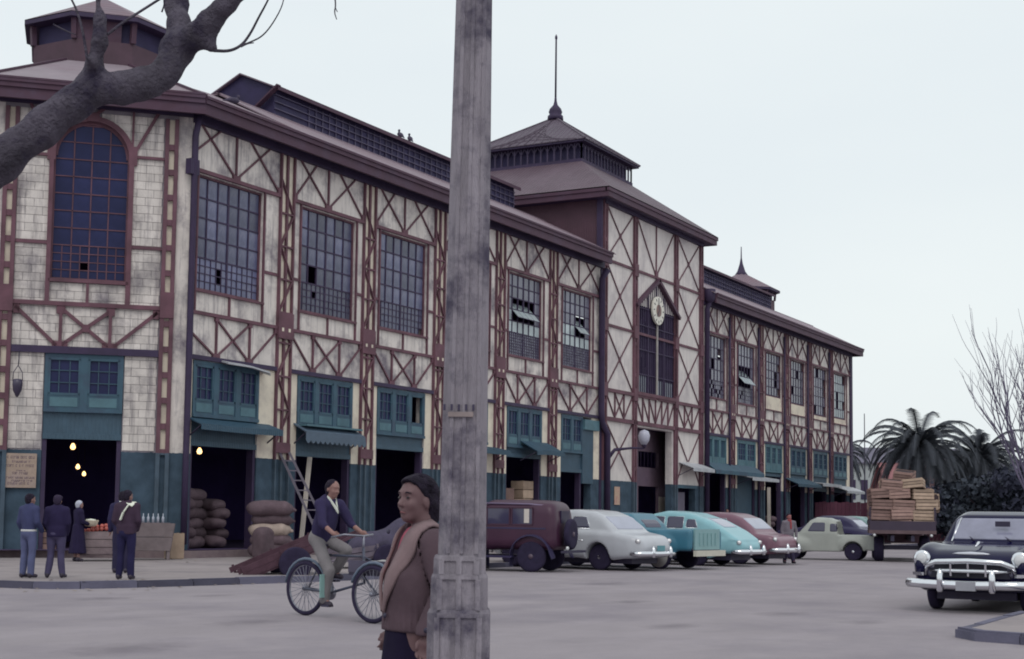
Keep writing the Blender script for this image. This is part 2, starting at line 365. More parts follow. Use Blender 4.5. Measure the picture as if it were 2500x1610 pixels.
# stains and worn patches lie flat on the road
M_stain=mat('oil_stain',(.15,.13,.16),.85,.25,3)
_n=M_stain.node_tree; _b=[q for q in _n.nodes if q.type=='BSDF_PRINCIPLED'][0]      # soft ragged edge
_t=N(_n,'ShaderNodeTexCoord'); _v=N(_n,'ShaderNodeVectorMath',operation='MULTIPLY_ADD'); _v.inputs[1].default_value=(2,2,0); _v.inputs[2].default_value=(-1,-1,0); _l=N(_n,'ShaderNodeVectorMath',operation='LENGTH')
_z=N(_n,'ShaderNodeTexNoise'); _z.inputs['Scale'].default_value=4; _z.inputs['Detail'].default_value=5; _m=N(_n,'ShaderNodeMath',operation='ADD'); _r=N(_n,'ShaderNodeMapRange'); _r.inputs[1].default_value=1.35; _r.inputs[2].default_value=.55; _r.inputs[3].default_value=0; _r.inputs[4].default_value=.22
_n.links.new(_t.outputs['Generated'],_v.inputs[0]); _n.links.new(_v.outputs[0],_l.inputs[0]); _n.links.new(_t.outputs['Object'],_z.inputs['Vector']); _n.links.new(_l.outputs['Value'],_m.inputs[0]); _n.links.new(_z.outputs['Fac'],_m.inputs[1]); _n.links.new(_m.outputs[0],_r.inputs[0]); _n.links.new(_r.outputs[0],_b.inputs['Alpha'])
rs=random.Random(21); road=bpy.data.objects['road']
for (x,y,w_) in ((310,1584,.5),(255,1462,.35),(520,1455,.3),(610,1520,.4),(1475,1426,.5),(1540,1470,.3),(1640,1530,.3),(1905,1500,.35),(2110,1520,.3)):
    c=ground(x,y); k=14; b=MB(); b.quad(*[(c[0]+w_*2.6*math.cos(i*2*math.pi/k),c[1]+w_*1.5*math.sin(i*2*math.pi/k),.003) for i in range(k)]); b.build('oil_stain',M_stain,road)
b=MB()
for i in range(260):
    if i<150: t=rs.random(); j=min(int(t*(len(edge)-1)),len(edge)-2); q=edge[j]+(edge[j+1]-edge[j])*rs.random(); x,y,z=q[0]+rs.gauss(0,.4),q[1]+rs.gauss(-.1,.5),.006
    else: x,y,z=rs.uniform(-4,40),rs.uniform(-3.2,-.8),.13
    if i<150 and y>-9 and x>-12.6: z=.132
    s_=rs.uniform(.02,.07); a=rs.uniform(0,6); b.add([(x+s_*math.cos(a+k*1.6)*rs.uniform(.6,1),y+s_*math.sin(a+k*1.6),z+rs.uniform(0,.02)) for k in range(4)],[(0,1,2,3)])
lt=b.build('litter',mat('litter_scraps',(.34,.28,.25),.9,.4,3,randv=.3)); lt['kind']='stuff'; tag(lt,'scraps of paper, straw and leaves strewn along the kerb','litter')
# ---------------------------------------------------------------- the market hall
hall=thing('market_hall','long two-storey market hall of white panels and maroon iron trusses with a clock tower','building',(0,0,0))
class Fr:
    def __init__(s,o,u,n): s.o=Vector(o); s.u=Vector(u).normalized(); s.n=Vector(n).normalized()
    def p(s,u,v,d=0.): return s.o+s.u*u+Vector((0,0,v))+s.n*d
FF=Fr((0,0,0),(1,0,0),(0,-1,0))                    # long front
FK=Fr((0,0,0),(1,-1,0),(-1,-1,0))                  # chamfered corner, u runs -5.7..0
FL=Fr((-3.98,3.98,0),(0,-1,0),(-1,0,0))            # left return front, u negative
def fbox(b,f,u0,u1,v0,v1,d0,d1):
    return b.hexa([f.p(u0,v0,d0),f.p(u1,v0,d0),f.p(u1,v0,d1),f.p(u0,v0,d1),f.p(u0,v1,d0),f.p(u1,v1,d0),f.p(u1,v1,d1),f.p(u0,v1,d1)])
def fbar(b,f,a,c,w,d0,d1):
    a=Vector(a); c=Vector(c); t=(c-a).normalized(); n=Vector((-t.y,t.x))*w/2
    q=[a-n,c-n,c+n,a+n]
    return b.hexa([f.p(q[0].x,q[0].y,d0),f.p(q[1].x,q[1].y,d0),f.p(q[2].x,q[2].y,d0),f.p(q[3].x,q[3].y,d0),f.p(q[0].x,q[0].y,d1),f.p(q[1].x,q[1].y,d1),f.p(q[2].x,q[2].y,d1),f.p(q[3].x,q[3].y,d1)])
def piece(name,f,kind,args,m,parent):
    b=MB(); (fbox if kind=='box' else fbar)(b,f,*args); return b.build(name,m,parent)
def wall(f,u0,u1,v0,v1,ops,m,th=.35,name='wall',d=0.,parent=None):
    us=sorted({u0,u1,*[o[0] for o in ops],*[o[1] for o in ops]}); vs=sorted({v0,v1,*[o[2] for o in ops],*[o[3] for o in ops]})
    us=[u for u in us if u0<=u<=u1]; vs=[v for v in vs if v0<=v<=v1]
    b=MB()
    for a,c in zip(us,us[1:]):
        for e,g in zip(vs,vs[1:]):
            mu,mv=(a+c)/2,(e+g)/2
            if any(o[0]<mu<o[1] and o[2]<mv<o[3] for o in ops): continue
            b.quad(f.p(a,e,d),f.p(c,e,d),f.p(c,g,d),f.p(a,g,d)); b.quad(f.p(a,e,d-th),f.p(c,e,d-th),f.p(c,g,d-th),f.p(a,g,d-th))
    for o in ops:
        q=[(o[0],o[2]),(o[1],o[2]),(o[1],o[3]),(o[0],o[3])]
        for (a,c) in zip(q,q[1:]+q[:1]): b.quad(f.p(*a,d),f.p(*c,d),f.p(*c,d-th),f.p(*a,d-th))
    me=b.mesh(name,m,recalc=False); return link(name,me,parent or hall)

ZB=.33; WT=13.3
colx=[4.5,9.17,13.85,18.52,23.2]
# ---- bays: (left edge, right edge, window left, window right)
bays=[]
ed=[0.02]+[c for x in colx for c in (x-.38,x+.38)]+[28.0]
for i in range(6):
    l,r=ed[2*i],ed[2*i+1]
    wl,wr=[(.29,3.33),(5.3,8.37),(9.88,12.98),(14.57,17.65),(19.24,22.27),(24.1,27.12)][i]; bays.append((l,r,wl,wr))
colr=[45.2,50.05,54.78,59.5,64.22]
ed=[41.1]+[c for x in colr for c in (x-.38,x+.38)]+[68.75]
bayr=[]
for i in range(6):
    l,r=ed[2*i],ed[2*i+1]; c=(l+r)/2+(-.15 if i==0 else (-.25 if i==5 else 0)); bayr.append((l,r,c-1.53,c+1.53))
DOORTOP=5.86
opsL=[(b[2],b[3],7.95,11.38) for b in bays]+[(b[2],b[3],ZB,DOORTOP) for b in bays]
opsR=[(b[2],b[3],7.95,11.38) for b in bayr]+[(b[2],b[3],ZB,DOORTOP) for b in bayr]
wall(FF,0,28.2,.1,WT,opsL,M_wall); wall(FF,40.6,69.2,.1,WT,opsR,M_wall)
# chamfer: core wall behind separate cement blocks
AW=(-3.87,-1.76); AS=11.58; AR=(AW[1]-AW[0])/2; AC=(AW[0]+AW[1])/2
wk=wall(FK,-5.63,0,.1,WT,[(AW[0],AW[1],7.98,AS+AR),(-3.91,-1.74,ZB,5.95)],M_joint,d=-.03)
b=MB(); n=20
arc=[(AC+AR*math.cos(t),AS+AR*math.sin(t)) for t in [math.pi*i/n for i in range(n+1)]]
for (a,c) in zip(arc,arc[1:]):
    b.hexa([FK.p(a[0],a[1],-.3),FK.p(c[0],c[1],-.3),FK.p(c[0],AS+AR,-.3),FK.p(a[0],AS+AR,-.3),FK.p(a[0],a[1],-.012),FK.p(c[0],c[1],-.012),FK.p(c[0],AS+AR,-.012),FK.p(a[0],AS+AR,-.012)])
b.build('spandrel',M_block,hall)
# cement blocks of the chamfer, course by course
bw,bh=.47,.237; row=0; z=3.16
while z<12.75:
    u=-4.82+(0 if row%2 else -bw/2)
    while u<-.82:
        a,c=max(u,-4.82),min(u+bw-.012,-.82); z1=z+bh-.012
        cl=[]
        if z1<=5.95 or z<5.95: holes=[(-3.93,-1.72)]
        elif z1>7.98 and z<AS: holes=[(AW[0],AW[1])]
        elif z>=AS:
            dz=max(z-AS,0); hw=math.sqrt(max((AR+.03)**2-dz*dz,0)); holes=[(AC-hw,AC+hw)] if hw>.02 else []
        else: holes=[]
        segs=[(a,c)]
        for h0,h1 in holes:
            ns=[]
            for q0,q1 in segs:
                if q1<=h0 or q0>=h1: ns.append((q0,q1)); continue
                if q0<h0: ns.append((q0,h0))
                if q1>h1: ns.append((h1,q1))
            segs=ns
        for q0,q1 in segs:
            if q1-q0>.05: piece('block',FK,'box',(q0,q1,z,z1,-.032,random.uniform(-.004,.006)),M_block,wk)
        u+=bw
    z+=bh; row+=1
wall(FL,-40,0,.1,WT,[(-5.2,-2.0,7.95,11.38),(-5.2,-2.0,ZB,DOORTOP)],M_wall)
# ---- iron columns
def lattice_column(f,c,w=.74,z0=ZB,z1=12.85,d=.10,m=None,back=True):
    b=MB(); fbox(b,f,c-w/2,c-w/2+.06,z0,z1,0,d); fbox(b,f,c+w/2-.06,c+w/2,z0,z1,0,d); fbox(b,f,c-.05,c+.04,z0,z1,.004,d-.02)
    o=b.build('column',m or M_steel,hall)
    if back: piece('cream_panel',f,'box',(c-w/2+.02,c+w/2-.02,z0,z1,.0,.006),M_cream,o)
    piece('splice_plate',f,'box',(c-w/2-.012,c+w/2+.012,6.93,7.76,0,d+.03),M_steel,o)
    b=MB()
    for s in (-.17,.17): fbox(b,f,c+s-.05,c+s+.05,7.16,7.27,d+.028,d+.036)
    b.build('plate_slot',M_cream,o)
    piece('base_plate',f,'box',(c-w/2-.008,c+w/2+.008,3.32,3.62,0,d+.02),M_steel,o)
    zs=list(np.arange(3.62,6.9,1.06))+list(np.arange(7.76,12.6,1.06))
    sg=1
    for a,e in zip(zs,zs[1:]):
        if e-a>1.5: continue
        piece('lattice_tie',f,'box',(c-w/2+.06,c+w/2-.06,a-.028,a+.028,.01,d-.01),M_steel,o)
        x0,x1=(c-w/2+.05,c+w/2-.05)
        if sg<0: x0,x1=x1,x0
        piece('lattice_bar',f,'bar',((x0,a),(x1,e),.036,.02,d+.008),M_steel,o); sg=-sg
    return o
def ladder_column(f,c,w=.38,z0=ZB,z1=12.85,d=.12,step=.74,gap=.5,ph=.0):
    b=MB(); fbox(b,f,c-w/2,c-w/2+.115,z0,z1,0,d); fbox(b,f,c+w/2-.115,c+w/2,z0,z1,0,d); o=b.build('column',M_steel,hall)
    piece('cream_panel',f,'box',(c-w/2+.05,c+w/2-.05,z0,z1,.0,.008),M_cream,o)
    z=3.05+ph
    while z<z1-.2:
        if not (6.95<z+.1<7.75): piece('batten_plate',f,'box',(c-w/2+.05,c+w/2-.05,z,z+.17,.01,d-.02),M_steel,o)
        z+=step
    return o
for x in colx: lattice_column(FF,x)
for x in colr: lattice_column(FF,x)
for c in (-5.02,-.60): 
    o=ladder_column(FK,c); piece('splice_plate',FK,'box',(c-.2,c+.2,7.0,7.75,0,.15),M_steel,o)
ladder_column(FL,-.6)
for q0,q1 in ((-.40,-.015),(-5.61,-5.22)): piece('corner_strip',FK,'box',(q0,q1,.34,12.97,-.032,.0),M_wall,hall)
piece('corner_post',FF,'box',(68.75,69.22,ZB,13,0,.12),M_steel_d,hall)
# ---- trusses
def gus(o,f,u,v,w,h,d=.075): w*=.85; h*=.9; piece('gusset_plate',f,'box',(u-w/2,u+w/2,v-h/2,v+h/2,.0,d),M_steel,o)
def band_truss(f,l,r,zl=5.97,zu=7.27,wd=.056,fr=(.3,.68),first=False):
    w=r-l; b=MB(); fbox(b,f,l,r,zu-.06,zu+.04,0,.09); o=b.build('band_truss',M_steel,hall)
    piece('bottom_chord',f,'box',(l,r,zl-.09,zl+.04,0,.10),M_steel_d,o)
    p1,p2=l+w*fr[0],l+w*fr[1]
    for p in (p1,p2): piece('post',f,'box',(p-.028,p+.028,zl,zu,.005,.07),M_steel,o)
    L0=(l,zu-.15) if not first else (l,6.72)
    for a,c in ((L0,(p1-.06,zl+.08)),((p1,zu-.1),(p2,zl+.05)),((p1,zl+.06),(p2,zu-.09)),((p2+.06,zl+.07),(r,zu-.15))):
        piece('diagonal',f,'bar',(a,c,wd,.012,.062),M_steel,o)
    for p in (p1,p2): gus(o,f,p,zl+.06,.36,.2); gus(o,f,p,zu-.09,.2,.2)
    gus(o,f,r-.06,zu-.1,.14,.24); gus(o,f,l+.06,zu-.1,.14,.24)
    return o
def head_truss(f,l,r,zl=11.47,zu=12.98,first=False):
    w=r-l; mid=l+w*.475; b=MB(); fbox(b,f,l,r,zl-.06,zl+.05,0,.09); o=b.build('head_truss',M_steel,hall)
    piece('post',f,'box',(mid-.03,mid+.03,zl,zu,.005,.06),M_steel,o)
    for a,c in (((mid,zl+.07),(l+w*.04,zu)),((mid,zl+.07),(l+w*.91,zu)),((r,zl+.06),(l+w*.6,zu)),((l,zl+.08 if not first else 11.95),(l+w*.33,zu))):
        piece('diagonal',f,'bar',(a,c,.054,.012,.062),M_steel,o)
    gus(o,f,mid,zl+.07,.38,.22); gus(o,f,r-.05,zl+.1,.16,.3); gus(o,f,l+.05,zl+.1,.16,.3)
    return o
def jambs(f,l,r,wl,wr):
    b=MB()
    for u in (wl-.05,wr+.05): fbox(b,f,u-.028,u+.028,7.3,11.42,0,.07)
    fbox(b,f,(wl+wr)/2-.03,(wl+wr)/2+.03,7.3,7.95,0,.06)
    fbox(b,f,l,wl-.09,8.88,8.97,0,.05); fbox(b,f,wr+.09,r,8.88,8.97,0,.05)
    fbox(b,f,wl-.09,wr+.09,7.88,7.95,0,.08)
    b.build('window_jambs',M_steel,hall)
def lower(l,r,wl,wr):
    piece('lower_wall_panel',FF,'box',(l,wl-.01,3.12,5.88,.0,.005),M_cream,hall); piece('lower_wall_panel',FF,'box',(wr+.01,r,3.12,5.88,.0,.005),M_cream,hall)
for i,(l,r,wl,wr) in enumerate(bays):
    lower(l,r,wl,wr); band_truss(FF,l,r,first=i==0); head_truss(FF,l,r,first=i==0); jambs(FF,l,r,wl,wr)
for i,(l,r,wl,wr) in enumerate(bayr):
    lower(l,r,wl,wr); band_truss(FF,l,r); head_truss(FF,l,r); jambs(FF,l,r,wl,wr)
# chamfer band: four panels, X in the middle
o=MB(); fbox(o,FK,-4.82,-.8,7.22,7.34,0,.1); o=o.build('band_truss',M_steel,hall)
piece('bottom_chord',FK,'box',(-4.82,-.8,5.86,6.06,0,.11),M_steel_d,o)
for p in (-3.52,-2.16): piece('post',FK,'box',(p-.045,p+.045,6.0,7.3,.005,.08),M_steel,o); gus(o,FK,p,7.12,.28,.28); gus(o,FK,p,6.1,.5,.24)
for a,c in (((-4.75,7.15),(-3.62,6.08)),((-3.45,7.1),(-2.2,6.1)),((-3.48,6.1),(-2.2,7.1)),((-2.06,6.1),(-.86,7.15))): piece('diagonal',FK,'bar',(a,c,.1,.012,.075),M_steel,o)
gus(o,FK,-2.83,6.6,.24,.24,.09); gus(o,FK,-4.72,7.12,.2,.36); gus(o,FK,-.9,7.12,.2,.36)
o=MB(); fbox(o,FK,-4.82,-3.9,8.97,9.06,0,.07); fbox(o,FK,-1.72,-.8,8.97,9.06,0,.07); fbox(o,FK,-4.82,-4.0,11.5,11.59,0,.07); fbox(o,FK,-1.64,-.8,11.62,11.7,0,.07)
fbox(o,FK,-2.86,-2.78,7.3,7.98,0,.07); fbox(o,FK,-3.98,-3.86,7.3,11.7,0,.09); fbox(o,FK,-1.78,-1.64,7.3,11.7,0,.09); fbox(o,FK,-3.9,-1.7,7.9,8.0,0,.09)
o.build('window_rails',M_steel,hall)
o=MB()
for a,c in zip(arc,arc[1:]):
    q=lambda p,k:(AC+(p[0]-AC)*k,AS+(p[1]-AS)*k)
    a0,a1,c0,c1=q(a,.97),q(a,1.12),q(c,.97),q(c,1.12)
    o.hexa([FK.p(*a0,0),FK.p(*a1,0),FK.p(*c1,0),FK.p(*c0,0),FK.p(*a0,.07),FK.p(*a1,.07),FK.p(*c1,.07),FK.p(*c0,.07)])
fbox(o,FK,AC-.16,AC+.16,12.6,12.86,0,.085); fbox(o,FK,-4.05,-3.82,11.4,11.75,0,.085); fbox(o,FK,-1.8,-1.56,11.4,11.95,0,.085)
o.build('arch_moulding',M_steel,hall)
o=MB(); 
for a,c in (((-1.6,11.85),(-1.0,13.0)),((-4.0,11.85),(-4.55,13.0)),((AC-.05,12.8),(AC-.5,13.2)),((AC+.05,12.8),(AC+.5,13.2))): fbar(o,FK,a,c,.09,.01,.07)
fbox(o,FK,-1.73,-1.67,11.7,13.0,0,.06); fbox(o,FK,-3.98,-3.92,11.7,13.0,0,.06)
o.build('spandrel_brace',M_steel,hall)
# frieze beams under the eaves
piece('frieze_beam',FF,'box',(0,28.15,12.83,13.3,0,.14),M_steel_d,hall); piece('frieze_beam',FF,'box',(40.65,69.2,12.83,13.3,0,.14),M_steel_d,hall)
piece('frieze_beam',FK,'box',(-5.6,0,12.98,13.3,0,.14),M_steel_d,hall)

# ---- windows: large panes and, below a transom, small panes
PANE={}
def unit_pane(m):
    if m.name not in PANE:
        b=MB(); b.box(-.5,.5,-.5,.5,-.5,.5); PANE[m.name]=b.mesh('pane',m)
    return PANE[m.name]
def pane(f,u0,u1,v0,v1,d,m,parent,tilt=0,name='pane',th=.012):
    o=link(name,unit_pane(m),parent)
    c=f.p((u0+u1)/2,(v0+v1)/2,d); mx=Matrix((f.u,f.n,Vector((0,0,1)))).transposed().to_4x4()
    o.matrix_local=Matrix.Translation(c)@mx@Matrix.Rotation(tilt,4,'X')@Matrix.Diagonal((u1-u0,th,v1-v0,1))
    return o
def sheet_panes(f,us,vs,d,m,parent,skip=()):
    b=MB()
    for i in range(len(us)-1):
        for j in range(len(vs)-1):
            if (i,j) in skip: continue
            e=random.uniform(-.004,.004); fbox(b,f,us[i]+.01,us[i+1]-.01,vs[j]+.01,vs[j+1]-.01,d-.006+e,d+.006+e)
    o=b.build('small_panes',m,parent); o['kind']='stuff'; return o
def window(f,wl,wr,z0=7.95,z1=11.38,zs=8.93,nc=6,nr=4,sc_=12,sr=5,d=-.13,gl=None,glow=None,gsm=None,single=True,vent=None,holes=(),sholes=(),bw=.045,pale_panes=(),thick=()):
    gl=gl or M_glass; b=MB(); fw=.06
    fbox(b,f,wl,wl+fw,z0,z1,d-.05,d+.06); fbox(b,f,wr-fw,wr,z0,z1,d-.05,d+.06); fbox(b,f,wl+fw,wr-fw,z1-fw,z1,d-.05,d+.06); fbox(b,f,wl+fw,wr-fw,z0,z0+fw,d-.05,d+.06)
    o=b.build('window',M_steel,hall)
    us=np.linspace(wl+fw,wr-fw,nc+1); vs=np.linspace(zs,z1-fw,nr+1)
    b=MB()
    for i,u in enumerate(us[1:-1]):
        ww=bw*(1.6 if i==nc//2-1 else 1); fbox(b,f,u-ww/2,u+ww/2,zs,z1-fw,d-.02,d+.035)
    for v in vs[:-1]: fbox(b,f,us[0],us[-1],v-bw/2,v+bw/2,d-.02,d+.03)
    inv=lambda u,v: vent and vent[0]<=u<vent[1] and vent[2]<=v<vent[3]
    if sr:
        su=np.linspace(wl+fw,wr-fw,sc_+1); sv=np.linspace(z0+fw,zs,sr+1)
        for u in su[1:-1]: fbox(b,f,u-.014,u+.014,z0+fw,zs,d-.015,d+.025)
        for v in sv[1:-1]: fbox(b,f,us[0],us[-1],v-.014,v+.014,d-.015,d+.022)
        fbox(b,f,us[nc//2]-.035,us[nc//2]+.035,z0+fw,zs,d-.02,d+.035)
        sheet_panes(f,su,sv,d,gsm or gl,o,sholes)
    b.build('glazing_bars',M_steel_d,o)
    rest=MB()
    for i in range(nc):
        for j in range(nr):
            if (i,j) in holes or inv(i,j): continue
            g=M_glassL if j in pale_panes or (i,j) in pale_panes else gl  # listed rows and panes get the paler glass
            if single: pane(f,us[i]+.01,us[i+1]-.01,vs[j]+.01,vs[j+1]-.01,d,g,o,random.uniform(-.006,.006))
            else: fbox(rest,f,us[i]+.01,us[i+1]-.01,vs[j]+.01,vs[j+1]-.01,d-.006,d+.006)
    if not single and rest.v: q=rest.build('panes',gl,o); q['kind']='stuff'
    if vent:
        i0,i1,j0,j1=vent; U0,U1,V0,V1=us[i0],us[i1],vs[j0],vs[j1]; H=V1-V0; a=R(42)
        pv=f.p(0,V0+H*.5,d)                     # sash pivots on its middle line
        b=MB(); k=(i1-i0)
        dn=lambda t:(-math.sin(a)*t,math.cos(a)*t)   # along sash: out at the bottom
        def sb(u0,u1,t0,t1,g,m):
            q=[]
            for dd in (-.012,.012):
                for (u,t) in ((u0,t0),(u1,t0),(u1,t1),(u0,t1)):
                    q.append(f.p(u,V0+H*.5+math.cos(a)*t-math.sin(a)*dd,d-math.sin(a)*t+dd*math.cos(a)))
            return q
        for t in (-H/2,H/2-.05): b.hexa(sb(U0,U1,t,t+.05,0,0))
        for q in range(k+1):
            u=U0+(U1-U0)*q/k; b.hexa(sb(u-.022,u+.022,-H/2,H/2,0,0))
        v=b.build('vent_sash',M_steel_d,o)
        b=MB()
        for q in range(k):
            u=U0+(U1-U0)*q/k
            b.hexa(sb(u+.02,u+(U1-U0)/k-.02,-H/2+.05,H/2-.05,0,0))
        b.build('vent_panes',M_glassL,o)  # bright sky reflection of the tilted sash put into the pale colour
    return o
window(FF,*bays[0][2:],holes=(),sholes=((4,2),(4,1)),sr=4)
window(FF,*bays[1][2:],holes=((1,0),),sholes=((3,2),),sr=4)
window(FF,*bays[2][2:],sholes=((11,0),),sr=4)
window(FF,*bays[3][2:],single=False,sr=4)
window(FF,*bays[4][2:],nr=5,vent=(1,5,1,3),gl=M_glassM,pale_panes=(0,(0,1)),sr=8,sc_=18)
window(FF,*bays[5][2:],nr=5,vent=(3,5,1,3),gl=M_glassM,pale_panes=(0,(0,1),(1,1),(2,1)),sr=8,sc_=18)
window(FF,*bayr[0][2:],nr=4,gl=M_glassM,single=False,holes=((1,0),(2,1),(4,2)),sholes=tuple((random.randint(0,11),random.randint(0,3)) for _ in range(14)),sr=4)
window(FF,*bayr[1][2:],nr=4,gl=M_glassM,single=False,vent=(1,5,0,2),holes=((0,0),),sr=4,sholes=((3,1),(4,2)))
for k in (2,3,4,5):
    z0=(8.75,8.6,8.2,8.3)[k-2]
    window(FF,*bayr[k][2:],z0=z0,zs=z0+.1,nr=5,gl=(M_glassM,M_glassM,M_glassM,M_glassL)[k-2],single=False,sr=0,holes=tuple((random.randint(0,5),random.randint(0,4)) for _ in range(6)))
    piece('boarded_panel',FF,'box',(bayr[k][2],bayr[k][3],7.95,z0,-.2,-.06),M_cream,hall)
# arched window of the chamfer
o=MB(); d=-.16
fbox(o,FK,AW[0],AW[0]+.06,7.98,AS,d-.05,d+.05); fbox(o,FK,AW[1]-.06,AW[1],7.98,AS,d-.05,d+.05); fbox(o,FK,AW[0]+.06,AW[1]-.06,7.98,8.05,d-.05,d+.05)
o=o.build('arched_window',M_steel,hall)
us=np.linspace(AW[0]+.06,AW[1]-.06,5); vs=[9.0+.5*i for i in range(8)]+[AS+AR]
b=MB()
for u in us[1:-1]:
    top=AS+math.sqrt(max(AR**2-(u-AC)**2,0)); fbox(b,FK,u-.017,u+.017,8.05,top,d-.015,d+.03)
for v in vs[:-1]:
    hw=AR if v<AS else math.sqrt(max(AR**2-(v-AS)**2,0)); fbox(b,FK,AC-hw,AC+hw,v-.015,v+.015,d-.015,d+.03)
su=np.linspace(AW[0]+.06,AW[1]-.06,9); sv=np.linspace(8.05,9.0,5)
for u in su[1:-1]: fbox(b,FK,u-.013,u+.013,8.05,9.0,d-.015,d+.025)
for v in sv[1:-1]: fbox(b,FK,us[0],us[-1],v-.013,v+.013,d-.015,d+.025)
for a,c in zip(arc,arc[1:]):
    q=lambda p,k:(AC+(p[0]-AC)*k,AS+(p[1]-AS)*k)
    a0,a1,c0,c1=q(a,.90),q(a,1.01),q(c,.90),q(c,1.01); b.hexa([FK.p(*a0,d-.05),FK.p(*a1,d-.05),FK.p(*c1,d-.05),FK.p(*c0,d-.05),FK.p(*a0,d+.05),FK.p(*a1,d+.05),FK.p(*c1,d+.05),FK.p(*c0,d+.05)])
b.build('glazing_bars',M_steel,o)
window(FL,-5.2,-2.0,single=False,sr=4)
sheet_panes(FK,su,sv,d,M_glassD,o,((3,1),))
for i in range(4):
    for j in range(8):
        u0,u1,v0,v1=us[i]-(.03 if i==0 else -.004),us[i+1]+(.03 if i==3 else -.004),vs[j]+.004,vs[j+1]-.004
        if v1<=AS: pane(FK,u0,u1,v0,v1,d,M_glassD,o); continue
        k=6; tp=[]; 
        for q in range(k+1):
            u=u0+(u1-u0)*q/k; t=min(v1,AS+math.sqrt(max((AR-.01)**2-(u-AC)**2,0))); tp.append((u,max(t,v0)))
        if max(t for _,t in tp)-v0<.03: continue
        q=MB(); q.prism([FK.p(u0,v0,d-.006),FK.p(u1,v0,d-.006)]+[FK.p(u,t,d-.006) for u,t in tp[::-1]],FK.n*.012); q.build('pane',M_glassD,o)
# ---- eaves
OV=.7; EZ0,EZ1=12.93,13.45
def eave(pts,name='fascia',z0=EZ0,z1=EZ1):
    b=MB()
    for (a,c,n) in pts:
        a=Vector(a);c=Vector(c);n=Vector(n)
        for (o0,o1,q0,q1) in ((-.10,.0,z0,z1-.22),(-.10,.06,z1-.22,z1-.08),(-.1,.1,z1-.08,z1)):
            b.hexa([(*(a+n*o0),q0),(*(c+n*o0),q0),(*(c+n*o1),q0),(*(a+n*o1),q0),(*(a+n*o0),q1),(*(c+n*o0),q1),(*(c+n*o1),q1),(*(a+n*o1),q1)])
    b.build(name,M_fascia,hall)
# eave corner points: long front (Y=-OV), chamfer (offset OV), left return (X=-3.98-OV)
def isect(p,d,q,e):
    A=np.array([[d[0],-e[0]],[d[1],-e[1]]]); t=np.linalg.solve(A,np.array(q)-np.array(p)); return (p[0]+d[0]*t[0],p[1]+d[1]*t[0])
k_=.72*2**.5
E1=isect((0,-OV),(1,0),(-k_,0),(1,-1)); E2=isect((-3.98-OV,0),(0,1),(-k_,0),(1,-1))
eave([((E1[0],E1[1]),(27.75,-OV),(0,-1)),((E2[0],E2[1]),(E1[0],E1[1]),(-s2,-s2)),((E2[0],40),(E2[0],E2[1]),(-1,0))])
eave([((41.0,-OV),(69.9,-OV),(0,-1)),((69.9,-OV),(69.9,9),(1,0))])
b=MB(); b.quad((E1[0],E1[1],EZ0+.02),(28,-OV,EZ0+.02),(28,.05,EZ0+.25),(0,.05,EZ0+.25)); b.quad((E2[0],E2[1],EZ0+.02),(E1[0],E1[1],EZ0+.02),(0,0.05,EZ0+.25),(-3.95,4.0,EZ0+.25))
b.quad((41,-OV,EZ0+.02),(69.8,-OV,EZ0+.02),(69.8,.05,EZ0+.25),(41,.05,EZ0+.25)); b.build('soffit',M_steel_d,hall)
# ---- roofs
def roof(name,polys,m,th=.05):
    b=MB()
    for p in polys: b.prism(p,(0,0,-th))
    return b.build(name,m,hall)
RZ=13.46; SL=.497; YM=3.0; ZM=RZ+SL*(YM+OV)
def pavilion(mir,x0):
    """eight-sided corner roof and lantern; mir=1 near corner, -1 far corner"""
    cx,cy=x0,6.0; ap=2.35; zr=15.35
    X=lambda x:x
    oc=[(cx+ap/math.cos(R(22.5))*math.cos(R(a)),cy+ap/math.cos(R(22.5))*math.sin(R(a))) for a in [22.5+45*i for i in range(8)]]
    return oc,zr
oc,zr=pavilion(1,2.1)
# octagon vertices by angle 22.5,67.5,...; chamfer side faces 225 deg: vertices at 202.5 (i=4) and 247.5 (i=5); front side 270: i=5,6 ; left side 180: i=3,4
P=lambda q,z:(q[0],q[1],z)
HX=4.6
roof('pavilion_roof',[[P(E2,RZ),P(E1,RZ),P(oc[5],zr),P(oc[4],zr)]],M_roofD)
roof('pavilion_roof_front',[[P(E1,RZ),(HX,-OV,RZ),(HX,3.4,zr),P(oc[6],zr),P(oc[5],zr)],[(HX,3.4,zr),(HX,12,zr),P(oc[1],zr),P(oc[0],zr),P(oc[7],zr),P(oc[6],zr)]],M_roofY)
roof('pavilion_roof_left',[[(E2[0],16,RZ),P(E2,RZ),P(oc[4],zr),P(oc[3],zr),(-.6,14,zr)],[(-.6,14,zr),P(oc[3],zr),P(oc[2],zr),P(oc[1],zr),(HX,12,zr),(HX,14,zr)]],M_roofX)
b=MB()
for a,c in ((P(E1,RZ+.03),P(oc[5],zr+.03)),(P(E2,RZ+.03),P(oc[4],zr+.03)),(P((E1[0],E1[1]),RZ+.04),P((E2[0],E2[1]),RZ+.04))): b.bar(a,c,.14,.06)
b.build('roof_hip_cap',M_fascia,hall)
